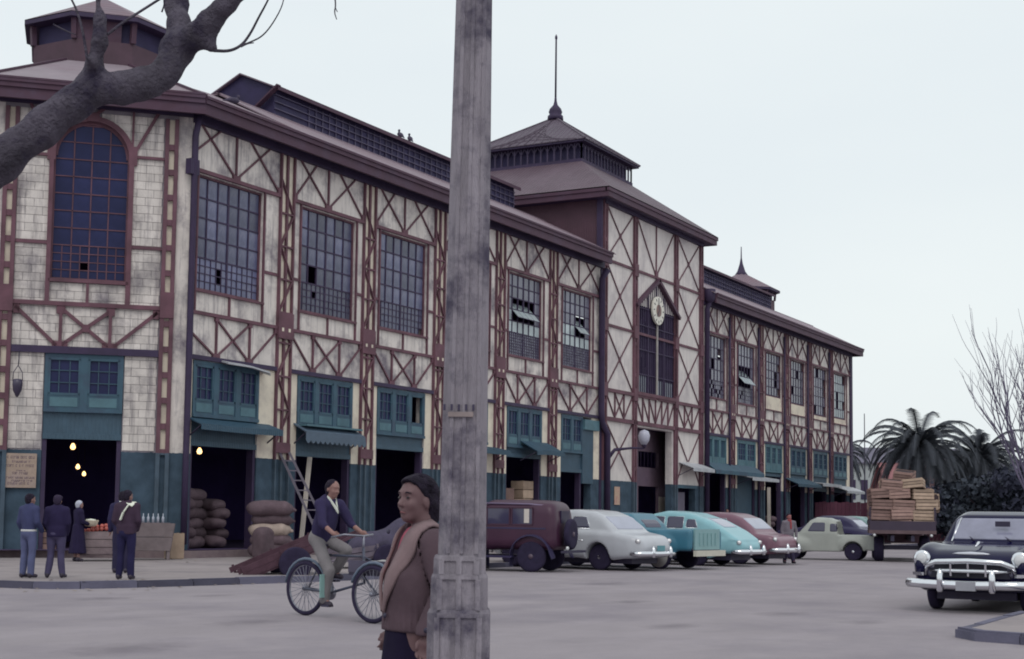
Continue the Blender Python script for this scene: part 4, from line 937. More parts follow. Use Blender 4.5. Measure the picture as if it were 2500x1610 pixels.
def make_car(name,label,loc,rz,sp,group=None,cat='car'):
    t=thing(name,label,cat,loc,rz,group)
    top,bot,wid=interp(sp['top']),interp(sp['bot']),interp(sp['wid']); roof=interp(sp['roof']); belt=sp['belt']; cw=sp['cw']; tum=sp.get('tum',.28)
    x0,x1=sp['x0'],sp['x1']; kr=sp.get('kr',.16)
    def body(X,Y,Z,arch=True):
        aY=np.abs(Y)
        f=smax(smax(Z-top(X),bot(X)-Z,.10),aY-wid(X)-.03*np.clip((.62-np.abs(Z-.62))/.4,-1,1),kr); f=smax(f,smax(X-x1,x0-X,.05),sp.get('ke',.22))
        for c,r in sp.get('fend',[]): f=smin(f,ell(X,aY,Z,c,r),sp.get('kf',.10))
        c=smax(smax(Z-roof(X),aY-(cw-tum*np.clip(Z-belt,0,2)),.20),belt-.25-Z,.05)
        c=smax(c,smax(X-sp['cx1'],sp['cx0']-X,.05),.05)
        f=smin(f,c,sp.get('kc',.05))
        if arch:
            for ax,ar in sp['arch']: f=smax(f,-smax(np.sqrt((X-ax)**2+(Z-sp['wr'])**2)-ar,.52-aY,.02),.03)
        return f
    W=max(p[1] for p in sp['wid'])+.25; H=max(p[1] for p in sp['roof'])+.12
    bo=nets(body,(x0-.15,-W,.12),(x1+.15,W,H),sp.get('h',.035),'body',sp['paint'],t)
    off=.014
    def glass(nm,lo,hi,reg,m):
        nets(lambda X,Y,Z:np.maximum(body(X,Y,Z,False)-off,reg(X,Y,Z)),lo,hi,sp.get('hg',.026),nm,m,t)
    for (a,c,z0,z1,sl0,sl1) in sp.get('side',[]):
        for s in (1,-1):
            def reg(X,Y,Z,a=a,c=c,z0=z0,z1=z1,sl0=sl0,sl1=sl1,s=s):
                q=smax(smax(a+sl0*(Z-z0)-X,X-c-sl1*(Z-z0),.05),smax(z0-Z,Z-z1,.05),.07); return np.maximum(q,.3-s*Y)
            glass('side_window',(a-.3,.25 if s>0 else -W,z0-.08),(c+.3,W if s>0 else -.25,z1+.08),reg,sp.get('gs',M_cglass))
    for nm,key in (('windscreen','ws'),('rear_window','rw')):
        if key in sp:
            xa,xb,hw,z0,z1,m=sp[key]
            def reg(X,Y,Z): return smax(smax(np.abs(Y)-hw,smax(z0-Z,Z-z1,.04),.08),smax(xa-X,X-xb,.02),.02)
            glass(nm,(min(xa,xb)-.1,-W,z0-.08),(max(xa,xb)+.1,W,z1+.08),reg,m)
    for ax,_ in sp['arch']:
        for s in (1,-1): wheel(t,ax,s*sp['track']/2,sp['wr'],sp.get('ww',.17),sp.get('ws_','disc'),s,sp.get('white',False))
    b=MB(); b.box(x0+.4,x1-.4,-.62,.62,.19,.48); b.build('underbody_light_block',M_black,t)  # box added low under the body to block light and deepen the shade
    ys=np.linspace(W,.2,160)
    def surf(x,z):
        f=body(np.full(160,x),ys,np.full(160,z),False); i=int(np.argmax(f<0)); return float(ys[max(i,1)]) if f[i]<0 else None
    def line(nm,pts,r,m):
        for s in (1,-1):
            q=[(x,s*(surf(x,z)+.002),z) for x,z in pts if surf(x,z)]
            if len(q)>1: b=MB(); b.tube(q,r,5); b.build(nm,m,t)
    for xs in sp.get('seam',()): line('door_seam',[(xs,z) for z in np.linspace(.42,1.08,8)],.008,M_hole)
    if sp.get('strip'): line('chrome_strip',[(x,sp['strip'][2]) for x in np.linspace(sp['strip'][0],sp['strip'][1],14)],.013,M_chrome)
    for (a,c,z0,z1,sl0,sl1) in sp.get('side',[]): line('window_trim',[(a+sl0*(z1-z0)*k,z0-.005+(z1-z0)*k) for k in (0,.5,1)]+[(c+sl1*(z1-z0)*k,z0+(z1-z0)*k) for k in (1,.5,0)]+[(a,z0-.005)],.010,M_chrome if sp.get('chrome',True) else M_hole)
    line('door_handle',[(xs-.22,.98) for xs in sp.get('seam',())[:1]]+[(xs-.08,.98) for xs in sp.get('seam',())[:1]],.016,M_chrome)
    def bumper(x,hw,z,sg,r=.075):
        pts=[(x-sg*.35,-hw,z),(x-sg*.10,-hw+.02,z),(x,-hw*.7,z),(x+sg*.04,0,z),(x,hw*.7,z),(x-sg*.10,hw-.02,z),(x-sg*.35,hw,z)]
        b=MB(); b.tube(pts,[r*.7,r,r,r,r,r,r*.7],8,squash=None); o=b.build('bumper',M_chrome,t)
        b=MB()
        for y in (-.42,.42): b.lathe([(.05,-.1),(.06,0),(.055,.12),(.02,.2)],8,c=(x+sg*.06,y,z))
        b.build('bumper_guard',M_chrome,o)
    if sp.get('rb'): bumper(*sp['rb'],-1)
    if sp.get('fb'): bumper(*sp['fb'],1)
    for (x,y,z) in sp.get('tail',[]):
        for s in (1,-1): b=MB(); b.lathe([(.0,-.05),(.05,-.045),(.07,0),(.07,.06)],10,axis='x',c=(x,s*y,z)); b.build('tail_lamp',mat('tail_lamp_chrome',(.7,.68,.7),.2,.05,2,metal=.6),t)
    if sp.get('plate'): x,z,m=sp['plate']; b=MB(); b.box(x-.015,x+.015,-.17,.17,z-.07,z+.07); b.build('number_plate',m,t)
    return t
M_pl=mat('teal_plate',c8(88,140,150),.5,.05,3)
G='cars parked nose-in along the market kerb'
# pale grey sedan
grey=dict(x0=-1.32,x1=3.95,top=[(-1.35,.80),(-1.05,.95),(-.5,1.04),(0.2,1.08),(2.2,1.06),(3.2,.98),(3.9,.82)],bot=[(-1.4,.42),(-1.0,.33),(3.5,.3),(3.95,.4)],wid=[(-1.35,.72),(-1.0,.86),(-.3,.93),(2.0,.93),(3.2,.88),(3.95,.66)],
 roof=[(-.62,.95),(-.38,1.20),(-.05,1.46),(.35,1.60),(.9,1.64),(1.5,1.62),(1.95,1.50),(2.45,1.08),(2.6,.9)],belt=1.05,cw=.86,cx0=-.75,cx1=2.6,fend=[((-.05,.80,.62),(.95,.16,.36)),((3.1,.80,.66),(.75,.15,.34))],seam=(.95,1.95),strip=(.45,2.6,.80),arch=[(0,.40),(3.05,.40)],wr=.355,track=1.52,
 side=[(.30,.92,1.12,1.44,.55,0),(1.0,1.85,1.12,1.46,0,-.55)],ws=(1.75,2.7,.62,1.12,1.46,M_cglass),rw=(-.75,.10,.64,1.10,1.46,M_cglassL),rb=(-1.42,.9,.47),fb=(4.05,.9,.47),tail=[(-1.22,.76,.80)],plate=(-1.45,.62,M_pl),paint=paint('pale_grey_car_paint',(.44,.45,.49)),gs=M_cglass)
p=ground(1477,1393); make_car('parked_sedan','pale grey rounded sedan with wide chrome bumper parked nose-in beside the old maroon saloon',(p[0]+.75,p[1],0),R(80),grey,G)
# light turquoise fastback
fast=dict(x0=-1.45,x1=3.75,top=[(-1.45,.72),(-1.1,.86),(-.4,1.0),(2.0,1.05),(3.1,1.0),(3.75,.8)],bot=[(-1.4,.40),(3.5,.32)],wid=[(-1.45,.62),(-1.0,.82),(-.2,.90),(2.0,.88),(3.0,.8),(3.75,.5)],
 roof=[(-1.4,.75),(-.9,1.08),(-.3,1.38),(.4,1.60),(1.2,1.66),(1.75,1.55),(2.25,1.08),(2.4,.9)],belt=1.03,cw=.80,cx0=-1.4,cx1=2.4,fend=[((-.1,.80,.60),(.80,.18,.40)),((2.95,.78,.62),(.8,.18,.42))],seam=(.46,1.15,1.95),strip=(.4,2.4,.98),arch=[(0,.37),(2.95,.40)],wr=.36,track=1.48,tum=.3,
 side=[(.0,.42,1.14,1.40,.5,0),(.52,1.1,1.12,1.48,0,0),(1.2,1.75,1.12,1.48,0,-.5)],ws=(1.6,2.5,.58,1.12,1.46,M_cglass),rw=(-1.0,.1,.42,1.16,1.44,M_cglassL),rb=(-1.55,.85,.45),tail=[(-1.36,.66,.72)],paint=paint('turquoise_car_paint',(.225,.43,.485),.3))
p=ground(1712,1382); make_car('parked_fastback','light turquoise fastback car with sloping tail parked behind the teal pickup bed',(p[0]+.73,p[1],0),R(82),fast,G)
# maroon sedan
mar=dict(grey); mar.update(paint=paint('dusty_maroon_car_paint',c8(118,82,98),.3),plate=None,gs=M_cglass,top=[(-1.35,.80),(-1.05,.93),(-.4,1.0),(0.2,1.04),(2.2,1.04),(3.2,.98),(3.9,.82)])
p=ground(1813,1378); make_car('parked_sedan','dusty maroon sedan with chrome bumper parked beyond the turquoise fastback',(p[0]+.73,p[1],0),R(84),mar,G)
# dark car and pale green car standing behind the small pickup
p=at(2088,1330,73); dk=dict(grey); dk.update(paint=paint('navy_car_paint',(.04,.035,.09)),plate=None,h=.05,rw=(-.75,.22,.60,1.08,1.44,M_cglassL)); make_car('parked_sedan','dark navy car half hidden behind the bed of the pale green pickup',(p[0],p[1],0),R(84),dk,G)
p=at(2124,1330,78); gr=dict(grey); gr.update(paint=paint('sea_green_car_paint',c8(120,150,150)),plate=None,h=.05,rw=(-.75,.22,.60,1.08,1.44,M_cglass)); make_car('parked_sedan','sea green car of which only the roof shows behind the pickup tail',(p[0],p[1],0),R(84),gr,G)

# old square saloon of the 1920s
t=thing('vintage_saloon','old boxy dark maroon saloon with spare wheel on its back parked behind the concrete post','car',(0,0,0),R(97),G)
p=ground(1290,1397); t.location=(p[0]+.70,p[1],0)
MR=paint('old_maroon_paint',c8(64,34,56),.4); 
def ob(X,Y,Z):
    f=smax(np.abs(Y)-(.76-.06*np.clip(Z-1.1,0,1)),smax(Z-(1.86-.30*np.clip(np.abs(Y)-.15,0,1)**2-.10*np.clip(.1-X,0,1)**2),.56-Z,.06),.26); f=smax(f,smax(X-1.38,-.66+.10*np.clip(Z-1.2,0,1)-X,.1),.22)
    h=smax(smax(np.abs(Y)-.42,smax(Z-1.2,.55-Z,.1),.15),smax(X-2.75,1.1-X,.03),.06); c=smax(smax(np.abs(Y)-.66,smax(Z-1.24,.55-Z,.1),.15),smax(X-1.65,1.1-X,.03),.06)
    return smin(smin(f,h,.05),c,.05)
nets(ob,(-.95,-.95,.4),(3.3,.95,2.0),.035,'body',MR,t)
M_ofen=paint('old_fender_paint',c8(52,46,78),.35)
for s in (1,-1):
    for cx,a0,a1 in ((0,-25,185),(2.55,-10,190)):
        b=MB(); q=[]
        for k in range(15):
            a=R(a0+(a1-a0)*k/14); r=.55+ (.06 if k in(0,14) else 0); x,z=cx+r*math.cos(a),.42+r*math.sin(a)*.98
            q.append((x,z))
        for (x,z),(x2,z2) in zip(q,q[1:]): b.hexa([(x,s*.58,z),(x2,s*.58,z2),(x2,s*.86,z2-.035),(x,s*.86,z-.035),(x,s*.58,z+.04),(x2,s*.58,z2+.04),(x2,s*.86,z2+.005),(x,s*.86,z+.005)])
        b.build('fender',M_ofen,t)
    b=MB(); b.box(.5,2.1,s*.55,s*.86,.36,.41); b.build('running_board',M_ofen,t)
    wheel(t,0,s*.70,.40,.14,'art',s); wheel(t,2.55,s*.70,.40,.14,'art',s)
    for a,c in ((-.02,.52),(.62,1.22)):
        b=MB(); b.box(a,c,s*.742,s*.752,1.22,1.63); b.build('side_window',M_cglass,t)
        b=MB(); 
        for q in ((a-.03,a),(c,c+.03)): b.box(q[0],q[1],s*.74,s*.765,1.2,1.66)
        b.box(a-.03,c+.03,s*.74,s*.765,1.63,1.66); b.box(a-.03,c+.03,s*.74,s*.765,1.19,1.22); b.build('window_frame',MR,t)
    b=MB(); b.box(-.4,1.3,s*.74,s*.768,1.10,1.14); b.build('belt_moulding',M_ofen,t)
    b=MB(); b.lathe([(0,.16),(.13,.13),(.15,.0),(.05,-.18),(0,-.2)],14,axis='x',c=(2.8,s*.5,.98)); b.build('headlamp',M_chrome,t)
b=MB(); b.box(-.672,-.6,-.32,.32,1.26,1.58); b.build('rear_window',mat('dark_rear_glass',(.03,.022,.055),.3,.1,2,spec=.3),t)
b=MB(); b.box(.06,.2,.7525,.76,1.26,1.62); b.build('window_blind',M_white,t)
b=MB(); b.tube([(-.42,-.60,1.70),(.1,-.655,1.745),(1.3,-.66,1.76)],.028,6); b.tube([(-.42,.60,1.70),(.1,.655,1.745),(1.3,.66,1.76)],.028,6); b.build('roof_drip',paint('old_roof_edge',c8(118,104,130),.4),t)
sw=wheel(t,-.86,0,.40,.15,'art',1); sw.name='spare_wheel'; sw.rotation_euler=(0,0,R(90)); sw.location=(-.84,.05,.98)
b=MB(); b.box(-.9,-.6,-.1,.1,.7,.85); b.box(-1.0,-.8,-.7,.7,.5,.56); b.build('rear_bracket',M_black,t)
b=MB(); b.lathe([(0,-.04),(.05,-.03),(.06,.02)],10,axis='x',c=(-.95,.62,.62)); b.build('tail_lamp',M_lamp,t)

# teal pickup
t=thing('pickup_truck','dark teal pickup with pale tailgate and cream bumper between grey sedan and turquoise fastback','pickup',(0,0,0),R(80),G)
p=ground(1622,1390); t.location=(p[0]+.72,p[1],0)
PT=paint('dark_teal_paint',c8(58,110,132),.3); PTL=paint('pale_teal_paint_gate',c8(126,160,164),.4)
def pc(X,Y,Z):
    roof=np.interp(X,[.55,.75,1.1,1.6,1.9,2.35],[.9,1.25,1.55,1.58,1.5,1.0])
    c=smax(smax(Z-roof,np.abs(Y)-(.80-.2*np.clip(Z-1.05,0,1)),.18),smax(.45-Z,smax(X-2.4,.55-X,.05),.05),.05)
    h=smax(smax(Z-np.interp(X,[2,2.6,3.5],[1.12,1.1,.95]),np.abs(Y)-.55,.2),smax(.42-Z,smax(X-3.55,2-X,.05),.1),.1)
    f=ell(X,np.abs(Y),Z,(2.9,.72,.66),(.7,.22,.36)); f=np.maximum(f,-(np.sqrt((X-2.9)**2+(Z-.36)**2)-.41))
    return smin(smin(c,h,.05),f,.08)
nets(pc,(.4,-1.0,.3),(3.7,1.0,1.8),.035,'cab',PT,t)
nets(lambda X,Y,Z:np.maximum(pc(X,Y,Z)-.014,smax(smax(np.abs(Y)-.42,np.abs(Z-1.26)-.12,.08),X-1.0,.02)),(.4,-.6,1.1),(1.1,.6,1.65),.025,'rear_window',M_cglass,t)
for s in (1,-1):
    def fb(X,Y,Z,s=s):
        f=smax(smax(np.abs(Y-s*.76)-.10,np.abs(Z-.82)-.30,.10),np.abs(X+.25)-.82,.12); f=smin(f,ell(X,Y,Z,(0,s*.82,.62),(.62,.16,.42)),.08)
        return np.maximum(f,-(np.sqrt(X**2+(Z-.36)**2)-.42))
    nets(fb,(-1.2,s*.8-.35,.2),(.8,s*.8+.35,1.3),.035,'bed_side',PT,t)
    wheel(t,0,s*.74,.36,.17,'disc',s,True); wheel(t,2.9,s*.74,.36,.17,'disc',s)
b=MB(); b.box(-1.1,-1.04,-.66,.66,.56,1.13); g=b.build('tailgate',PTL,t)
for k in range(5): b=MB(); b.box(-1.125,-1.1,-.46+k*.21,-.40+k*.21,.68,1.02); b.build('tailgate_rib',PTL,g)
b=MB(); b.box(-1.1,.55,-.66,.66,.50,.56); b.build('bed_floor',M_black,t)
b=MB(); b.box(-1.22,-1.12,-.78,.78,.38,.54); b.build('bumper',mat('cream_bumper',(.55,.52,.45),.5,.1,3),t)

# small pale green pickup with rounded cab
t=thing('pickup_truck','small pale green pickup with a rounded cab standing by the man in a grey coat','pickup',(0,0,0),R(97),G)
p=ground(2078,1369); t.location=(p[0]+.62,p[1],0)
PG=paint('pale_green_paint',(.36,.375,.35),.4)
def mp_(X,Y,Z):
    roof=np.interp(X,[.50,.58,.9,1.3,1.55,1.95],[.8,1.38,1.50,1.52,1.40,.95]); aY=np.abs(Y)
    c=smax(smax(Z-roof,aY-(.72-.22*np.clip(Z-.95,0,1)),.22),smax(.30-Z,smax(X-2.0,.42-X,.05),.05),.05)
    bd=smax(smax(Z-.90,aY-.72,.05),smax(.36-Z,smax(X-.55,-.92-X,.05),.1),.06)
    h=smax(smax(Z-np.interp(X,[1.8,2.4,2.9],[.98,.94,.78]),aY-np.interp(X,[1.8,2.9],[.6,.42]),.2),smax(.36-Z,smax(X-2.9,1.8-X,.05),.1),.12)
    f=smin(smin(c,bd,.03),h,.05); f=smin(f,ell(X,aY,Z,(2.12,.62,.55),(.68,.2,.32)),.08); f=smin(f,ell(X,aY,Z,(0,.70,.55),(.5,.12,.32)),.06)
    for ax in (0,2.18): f=smax(f,-smax(np.sqrt((X-ax)**2+(Z-.31)**2)-.36,.45-aY,.02),.02)
    return f
nets(mp_,(-1.1,-.95,.2),(3.1,.95,1.65),.032,'body',PG,t)
for s in (1,-1):
    nets(lambda X,Y,Z:np.maximum(mp_(X,Y,Z)-.012,np.maximum(smax(smax(.98-X,X-1.62+.6*(Z-1.0),.05),smax(1.0-Z,Z-1.34,.05),.06),.25-s*Y)),(.8,.2 if s>0 else -.95,.9),(1.9,.95 if s>0 else -.2,1.45),.025,'side_window',M_cglass,t)
    nets(lambda X,Y,Z:np.maximum(mp_(X,Y,Z)-.012,np.maximum(smax(np.abs(X-.68)-.13,np.abs(Z-1.15)-.15,.06),.25-s*Y)),(.4,.2 if s>0 else -.95,.9),(1.0,.95 if s>0 else -.2,1.45),.025,'quarter_window',M_cglass,t)
    wheel(t,0,s*.62,.31,.14,'disc',s); wheel(t,2.18,s*.60,.31,.14,'disc',s)
b=MB(); b.box(-1.0,-.93,-.6,.6,.42,.52); b.build('bumper',M_chrome,t)
b=MB(); b.lathe([(0,-.03),(.04,-.02),(.04,.03)],8,axis='x',c=(-.93,.6,.62)); b.build('tail_lamp',M_lamp,t)

# black sedan of the early fifties, coming towards us
bl=dict(x0=-1.25,x1=3.72,top=[(-1.3,.75),(-.9,.95),(0,1.05),(2.0,1.08),(2.9,1.06),(3.4,.97),(3.72,.80)],bot=[(-1.3,.4),(3.3,.30),(3.72,.36)],wid=[(-1.25,.7),(-.8,.86),(0,.92),(2.0,.92),(3.0,.90),(3.5,.86),(3.72,.76)],
 roof=[(-.7,.95),(-.2,1.35),(.4,1.58),(1.2,1.62),(1.55,1.55),(2.0,1.12),(2.15,.95)],belt=1.08,cw=.86,cx0=-.8,cx1=2.2,fend=[((2.95,.80,.72),(.84,.17,.36)),((0,.82,.64),(.75,.15,.34))],seam=(.65,1.7),strip=(.3,2.4,.85),arch=[(0,.40),(2.9,.40)],wr=.35,track=1.46,h=.028,hg=.02,
 side=[(-.1,.6,1.14,1.46,.5,0),(.7,1.6,1.14,1.48,0,-.6)],ws=(1.35,2.2,.68,1.13,1.50,mat('windscreen_glass',(.22,.22,.30),.05,.2,2.5,spec=.8)),rw=(-.7,.2,.6,1.12,1.45,M_cglass),paint=paint('black_car_paint',(.008,.007,.036),.14))
p=ground(2256,1486)+RV*.21; rz=R(179)
wx=np.array([math.cos(rz),math.sin(rz)]); rt=np.array([wx[1],-wx[0]])
fa=np.array([p[0],p[1]])-rt*.73; ra=fa-wx*2.9
t=make_car('moving_sedan','glossy black sedan with broad chrome grille rounding the traffic island',(ra[0],ra[1],0),rz,bl)
bc=M_chrome
b=MB(); b.tube([(3.62,-.96,.46),(3.86,-.93,.46),(3.96,-.62,.45),(4.0,0,.44),(3.96,.62,.45),(3.86,.93,.46),(3.62,.96,.46)],[.055,.073,.073,.073,.073,.073,.055],10); o=b.build('bumper',bc,t)
for y in (-.40,.40): b=MB(); b.lathe([(.04,-.13),(.055,-.1),(.055,.12),(.04,.2),(.0,.24)],8,c=(4.04,y,.46)); b.build('bumper_guard',bc,o)
b=MB(); b.box(3.955,4.075,-.15,.15,.36,.50); b.build('number_plate',mat('dull_plate',(.3,.3,.34),.6,.1,3),o)
b=MB(); b.tube([(3.70,-.70,.60),(3.78,-.66,.74),(3.86,-.5,.80),(3.90,0,.82),(3.86,.5,.80),(3.78,.66,.74),(3.70,.70,.60)],.045,8); g=b.build('grille_surround',bc,t)
b=MB(); b.hexa([(3.5,-.66,.55),(3.78,-.62,.55),(3.78,.62,.55),(3.5,.66,.55),(3.5,-.6,.79),(3.80,-.52,.79),(3.80,.52,.79),(3.5,.6,.79)]); b.build('grille_mouth',mat('grille_dark',(.012,.01,.025),.6,.1,3),g)
b=MB(); b.tube([(3.74,-.62,.66),(3.84,-.4,.66),(3.87,0,.66),(3.84,.4,.66),(3.74,.62,.66)],.034,8); b.build('grille_bar',bc,g)
for y in (-.27,0,.27): b=MB(); b.bar((3.86,y,.58),(3.88,y,.78),.03,.03); b.build('grille_tooth',bc,g)
for s in (1,-1):
    b=MB(); b.lathe([(.0,.045),(.06,.04),(.10,.01),(.10,-.05)],16,axis='x',c=(3.70,s*.60,.655)); b.build('parking_lamp',mat('parking_lens',(.12,.11,.17),.2,.1,3,spec=.7),g)
    h=MB(); h.lathe([(.115,-.12),(.135,-.02),(.135,.02),(.112,.035)],20,axis='x',c=(3.70,s*.76,.84)); h=h.build('headlamp',bc,t)
    b=MB(); b.lathe([(0,.065),(.06,.055),(.112,.025)],20,axis='x',c=(3.70,s*.76,.84)); b.build('lens',M_lamp,h)
    b=MB(); b.bar((3.66,s*.90,.60),(3.86,s*.72,.60),.05,.05); b.build('side_trim',bc,t)
    b=MB(); b.tube([(2.0,s*.68,1.10),(1.62,s*.60,1.5)],.018,6); b.build('windscreen_pillar_trim',bc,t)
b=MB(); b.lathe([(0,-.30),(.022,-.2),(.035,0),(.022,.2),(0,.30)],8,axis='y',c=(3.64,0,.93)); b.build('bonnet_emblem',mat('emblem_silver',(.6,.6,.66),.3,.05,3,metal=.7),t)
b=MB(); b.tube([(3.3,0,1.04),(3.1,0,1.10),(2.75,0,1.10)],[.012,.025,.008],6); b.build('bonnet_ornament',bc,t)
b=MB(); b.box(1.86,1.90,.02,.26,1.36,1.45); b.build('mirror',M_black,t)
b=MB(); b.tube([(2.02,.3,1.12),(1.83,.05,1.26)],.012,5); b.tube([(2.02,-.3,1.12),(1.83,-.52,1.26)],.012,5); b.build('wiper',M_black,t)
# ---------------------------------------------------------------- loaded lorry
t=thing('lorry','dark flatbed lorry piled with wooden crates driving away along the street','truck',(0,0,0),R(16))
p=ground(2145,1370); t.location=(p[0]+.05,p[1]-.80,0); LR=t
MT=paint('lorry_dark',(.05,.035,.06),.6)
b=MB(); b.box(-1.3,2.9,-1.12,1.12,.98,1.1); bed=b.build('bed',mat('lorry_planks',(.13,.09,.10),.85,.2,3,.2,20),t)
b=MB(); b.box(-1.2,4.2,-.4,-.28,.72,.92); b.box(-1.2,4.2,.28,.4,.72,.92); b.box(-.2,.2,-.8,.8,.42,.56); b.build('chassis',M_black,t)
for k in range(8):
    for s in (1,-1):
        x=-1.2+k*.56; b=MB(); b.box(x-.04,x+.04,s*1.08-.03,s*1.08+.03,1.1,1.9); b.build('stake',MT,t)
for s in (1,-1):
    for z in (1.3,1.6): b=MB(); b.box(-1.25,2.85,s*1.12-.015,s*1.12+.015,z,z+.14); b.build('side_rail',MT,t)
b=MB(); b.box(-1.3,-1.24,-1.1,1.1,1.1,1.42); b.build('tail_board',MT,t)
def cab(X,Y,Z): return smin(smax(smax(Z-np.interp(X,[3,3.2,4.2,4.5],[2.0,2.2,2.2,1.5]),np.abs(Y)-.9,.15),smax(.6-Z,smax(X-4.5,3.0-X,.05),.05),.08),smax(smax(Z-1.4,np.abs(Y)-.6,.2),smax(.6-Z,smax(X-5.4,4.3-X,.05),.05),.1),.06)
nets(cab,(2.9,-1.1,.5),(5.6,1.1,2.4),.06,'cab',paint('lorry_cab',(.10,.05,.07),.4),t)
for s in (1,-1):
    wheel(t,0,s*.78,.46,.34,'disc',s); wheel(t,3.9,s*.85,.46,.2,'disc',s)
    b=MB(); b.lathe([(0,-.03),(.05,-.02),(.05,.04)],8,axis='x',c=(-1.3,s*.95,.93)); b.build('tail_lamp',M_lamp,t)
# ---------------------------------------------------------------- crates, sacks, baskets, carts
M_crA=mat('crate_pale_wood',(.42,.31,.24),.85,.18,4,.2,30,randv=.3); M_crB=mat('crate_brown_wood',(.24,.155,.14),.85,.18,4,.2,30,randv=.3); M_crC=mat('crate_rose_wood',(.33,.215,.19),.85,.18,4,.2,30,randv=.3)
def crate(dim,m,loc,rot,label,group=None,name='crate',slats=3,cat='crate'):
    lx,ly,lz=dim; t=thing(name,label,cat,loc,0,group); t.rotation_euler=rot
    b=MB()
    for sx in (1,-1):
        for sy in (1,-1): b.box(sx*(lx/2-.035) -.025,sx*(lx/2-.035)+.025,sy*(ly/2-.035)-.025,sy*(ly/2-.035)+.025,.005,lz)
    b.box(-lx/2+.01,lx/2-.01,-ly/2+.01,ly/2-.01,.0,.02); b.build('frame',m,t)
    h=lz/slats
    for k in range(slats):
        for s in (1,-1):
            e=.003*((k+s)%3)
            q=MB(); q.box(-lx/2,lx/2,s*ly/2-.009,s*ly/2+.009,k*h+.01,(k+1)*h-.012); q.build('slat',m,t)
            q=MB(); q.box(s*lx/2-.009,s*lx/2+.009,-ly/2+.01,ly/2-.01,k*h+.012,(k+1)*h-.014); q.build('slat',m,t)
    q=MB(); q.box(-lx/2+.012,lx/2-.012,-ly/2+.012,ly/2-.012,.02,lz*.93); q.build('shade_fill',mat('crate_shadow',(.05,.035,.04),.9,.3,6),t)  # dark block inside the crate, shade between the slats put into its colour
    return t
random.seed(3)
lp=Vector(LR.location); Lm=Matrix.Translation(lp)@Matrix.Rotation(R(16),4,'Z')
def onlorry(x,y,z): v=Lm@Vector((x,y,z)); return (v.x,v.y,v.z)
GC='crates piled on the lorry'
rows=[(1.105,[(-.74,0),(0,0),(.74,0)],(.72,.52,.35)),(1.462,[(-.72,0),(.02,0),(.76,0)],(.72,.52,.35)),(1.82,[(-.80,0),(-.04,0),(.72,0)],(.74,.54,.35)),(2.178,[(-.66,0),(.06,0),(.76,0)],(.70,.52,.35)),(2.535,[(-.40,0),(.34,0)],(.70,.52,.33)),(2.87,[(-.1,0)],(.66,.5,.32))]
n=0
for xi,xo in enumerate((-.95,-.35,.25,.9,1.5,2.1)):
    for (z,ys,dm) in rows:
        if xi>2 and z<1.7: continue        # hidden inside the load
        if xi>0 and z<1.4: continue
        if (xi>4 and z>2.4) or (z>2.8 and xi!=1): continue
        for k,(y,_) in enumerate(ys):
            m=(M_crA,M_crB,M_crC)[(n*7+k+xi)%3]; n+=1
            tilt=random.uniform(-.34,.34) if z>2.0 else random.uniform(-.10,.10)
            lab={0:'on the tail end of the load',1:'second row back in the load'}.get(xi,'deep in the load')
            side=('left column','middle column','right column')[k if len(ys)==3 else 2*k] if len(ys)>1 else 'at the summit'
            lab={0:'on the tail end',1:'in the second row',2:'in the third row',3:'in the fourth row',4:'in the fifth row',5:'in the sixth row'}[xi]
            hz={1.105:'bottom layer',1.462:'second layer',1.82:'middle layer',2.178:'upper layer',2.535:'fifth layer',2.87:'crowning layer'}[z]
            cn={M_crA:'pale',M_crB:'dark brown',M_crC:'rosy'}[m]
            crate(dm,m,onlorry(xo+random.uniform(-.05,.05),y,z),(tilt*.6,tilt*.4,R(106)+random.uniform(-.3,.3)),f'{cn} wooden crate {lab} on the lorry, {hz}, {side}',GC)
for k in range(4):
    crate((.5,.58,.3),M_crA,onlorry(-.5+k*.55,-1.0+.06*k,1.98+.03*k),(R(-62),0,R(106)),f'pale crate tipped on the right flank of the load, {["by the tail board","second from the tail board","third from the tail board","nearest the cab"][k]}',GC)
# ---- sacks
M_sack=mat('jute_sack',(.125,.088,.105),.95,.2,5,.5,60,dirt=(.11,.075,.09),dirt_amt=.5,dscale=3,randv=.25)
M_sackL=mat('pale_jute_sack',(.33,.26,.23),.95,.18,5,.5,60,randv=.2)
SK={}
def sack_mesh(m,v):
    key=(m.name,v)
    if key not in SK:
        def f(X,Y,Z):
            q=rbox(X,Y,Z,(0,0,.17),(.50,.30,.155),.15); q=smin(q,ell(X,Y,Z,(0,0,.19),(.55,.33,.18)),.1); q=smin(q,cone(X,Y,Z,(.5,0,.16),(.60,.03,.15),.06,.045),.05)
            return q+wob(X,Y,Z,11+v,.012,v)
        o=nets(f,(-.65,-.42,-.05),(.75,.42,.45),.03,'sack',m); SK[key]=o.data; bpy.data.objects.remove(o)
    return SK[key]
def sack(loc,rz,label,group,m=M_sack,s=1.0,v=0,tilt=(0,0)):
    o=link('sack',sack_mesh(m,v),None,loc,(tilt[0],tilt[1],rz),(s,s,s)); tag(o,label,'sack',group); return o
GS='sacks stacked inside the first shop door'
levels=['bottom','second','third','fourth','fifth','top']
wd=['leftmost','middle','rightmost']
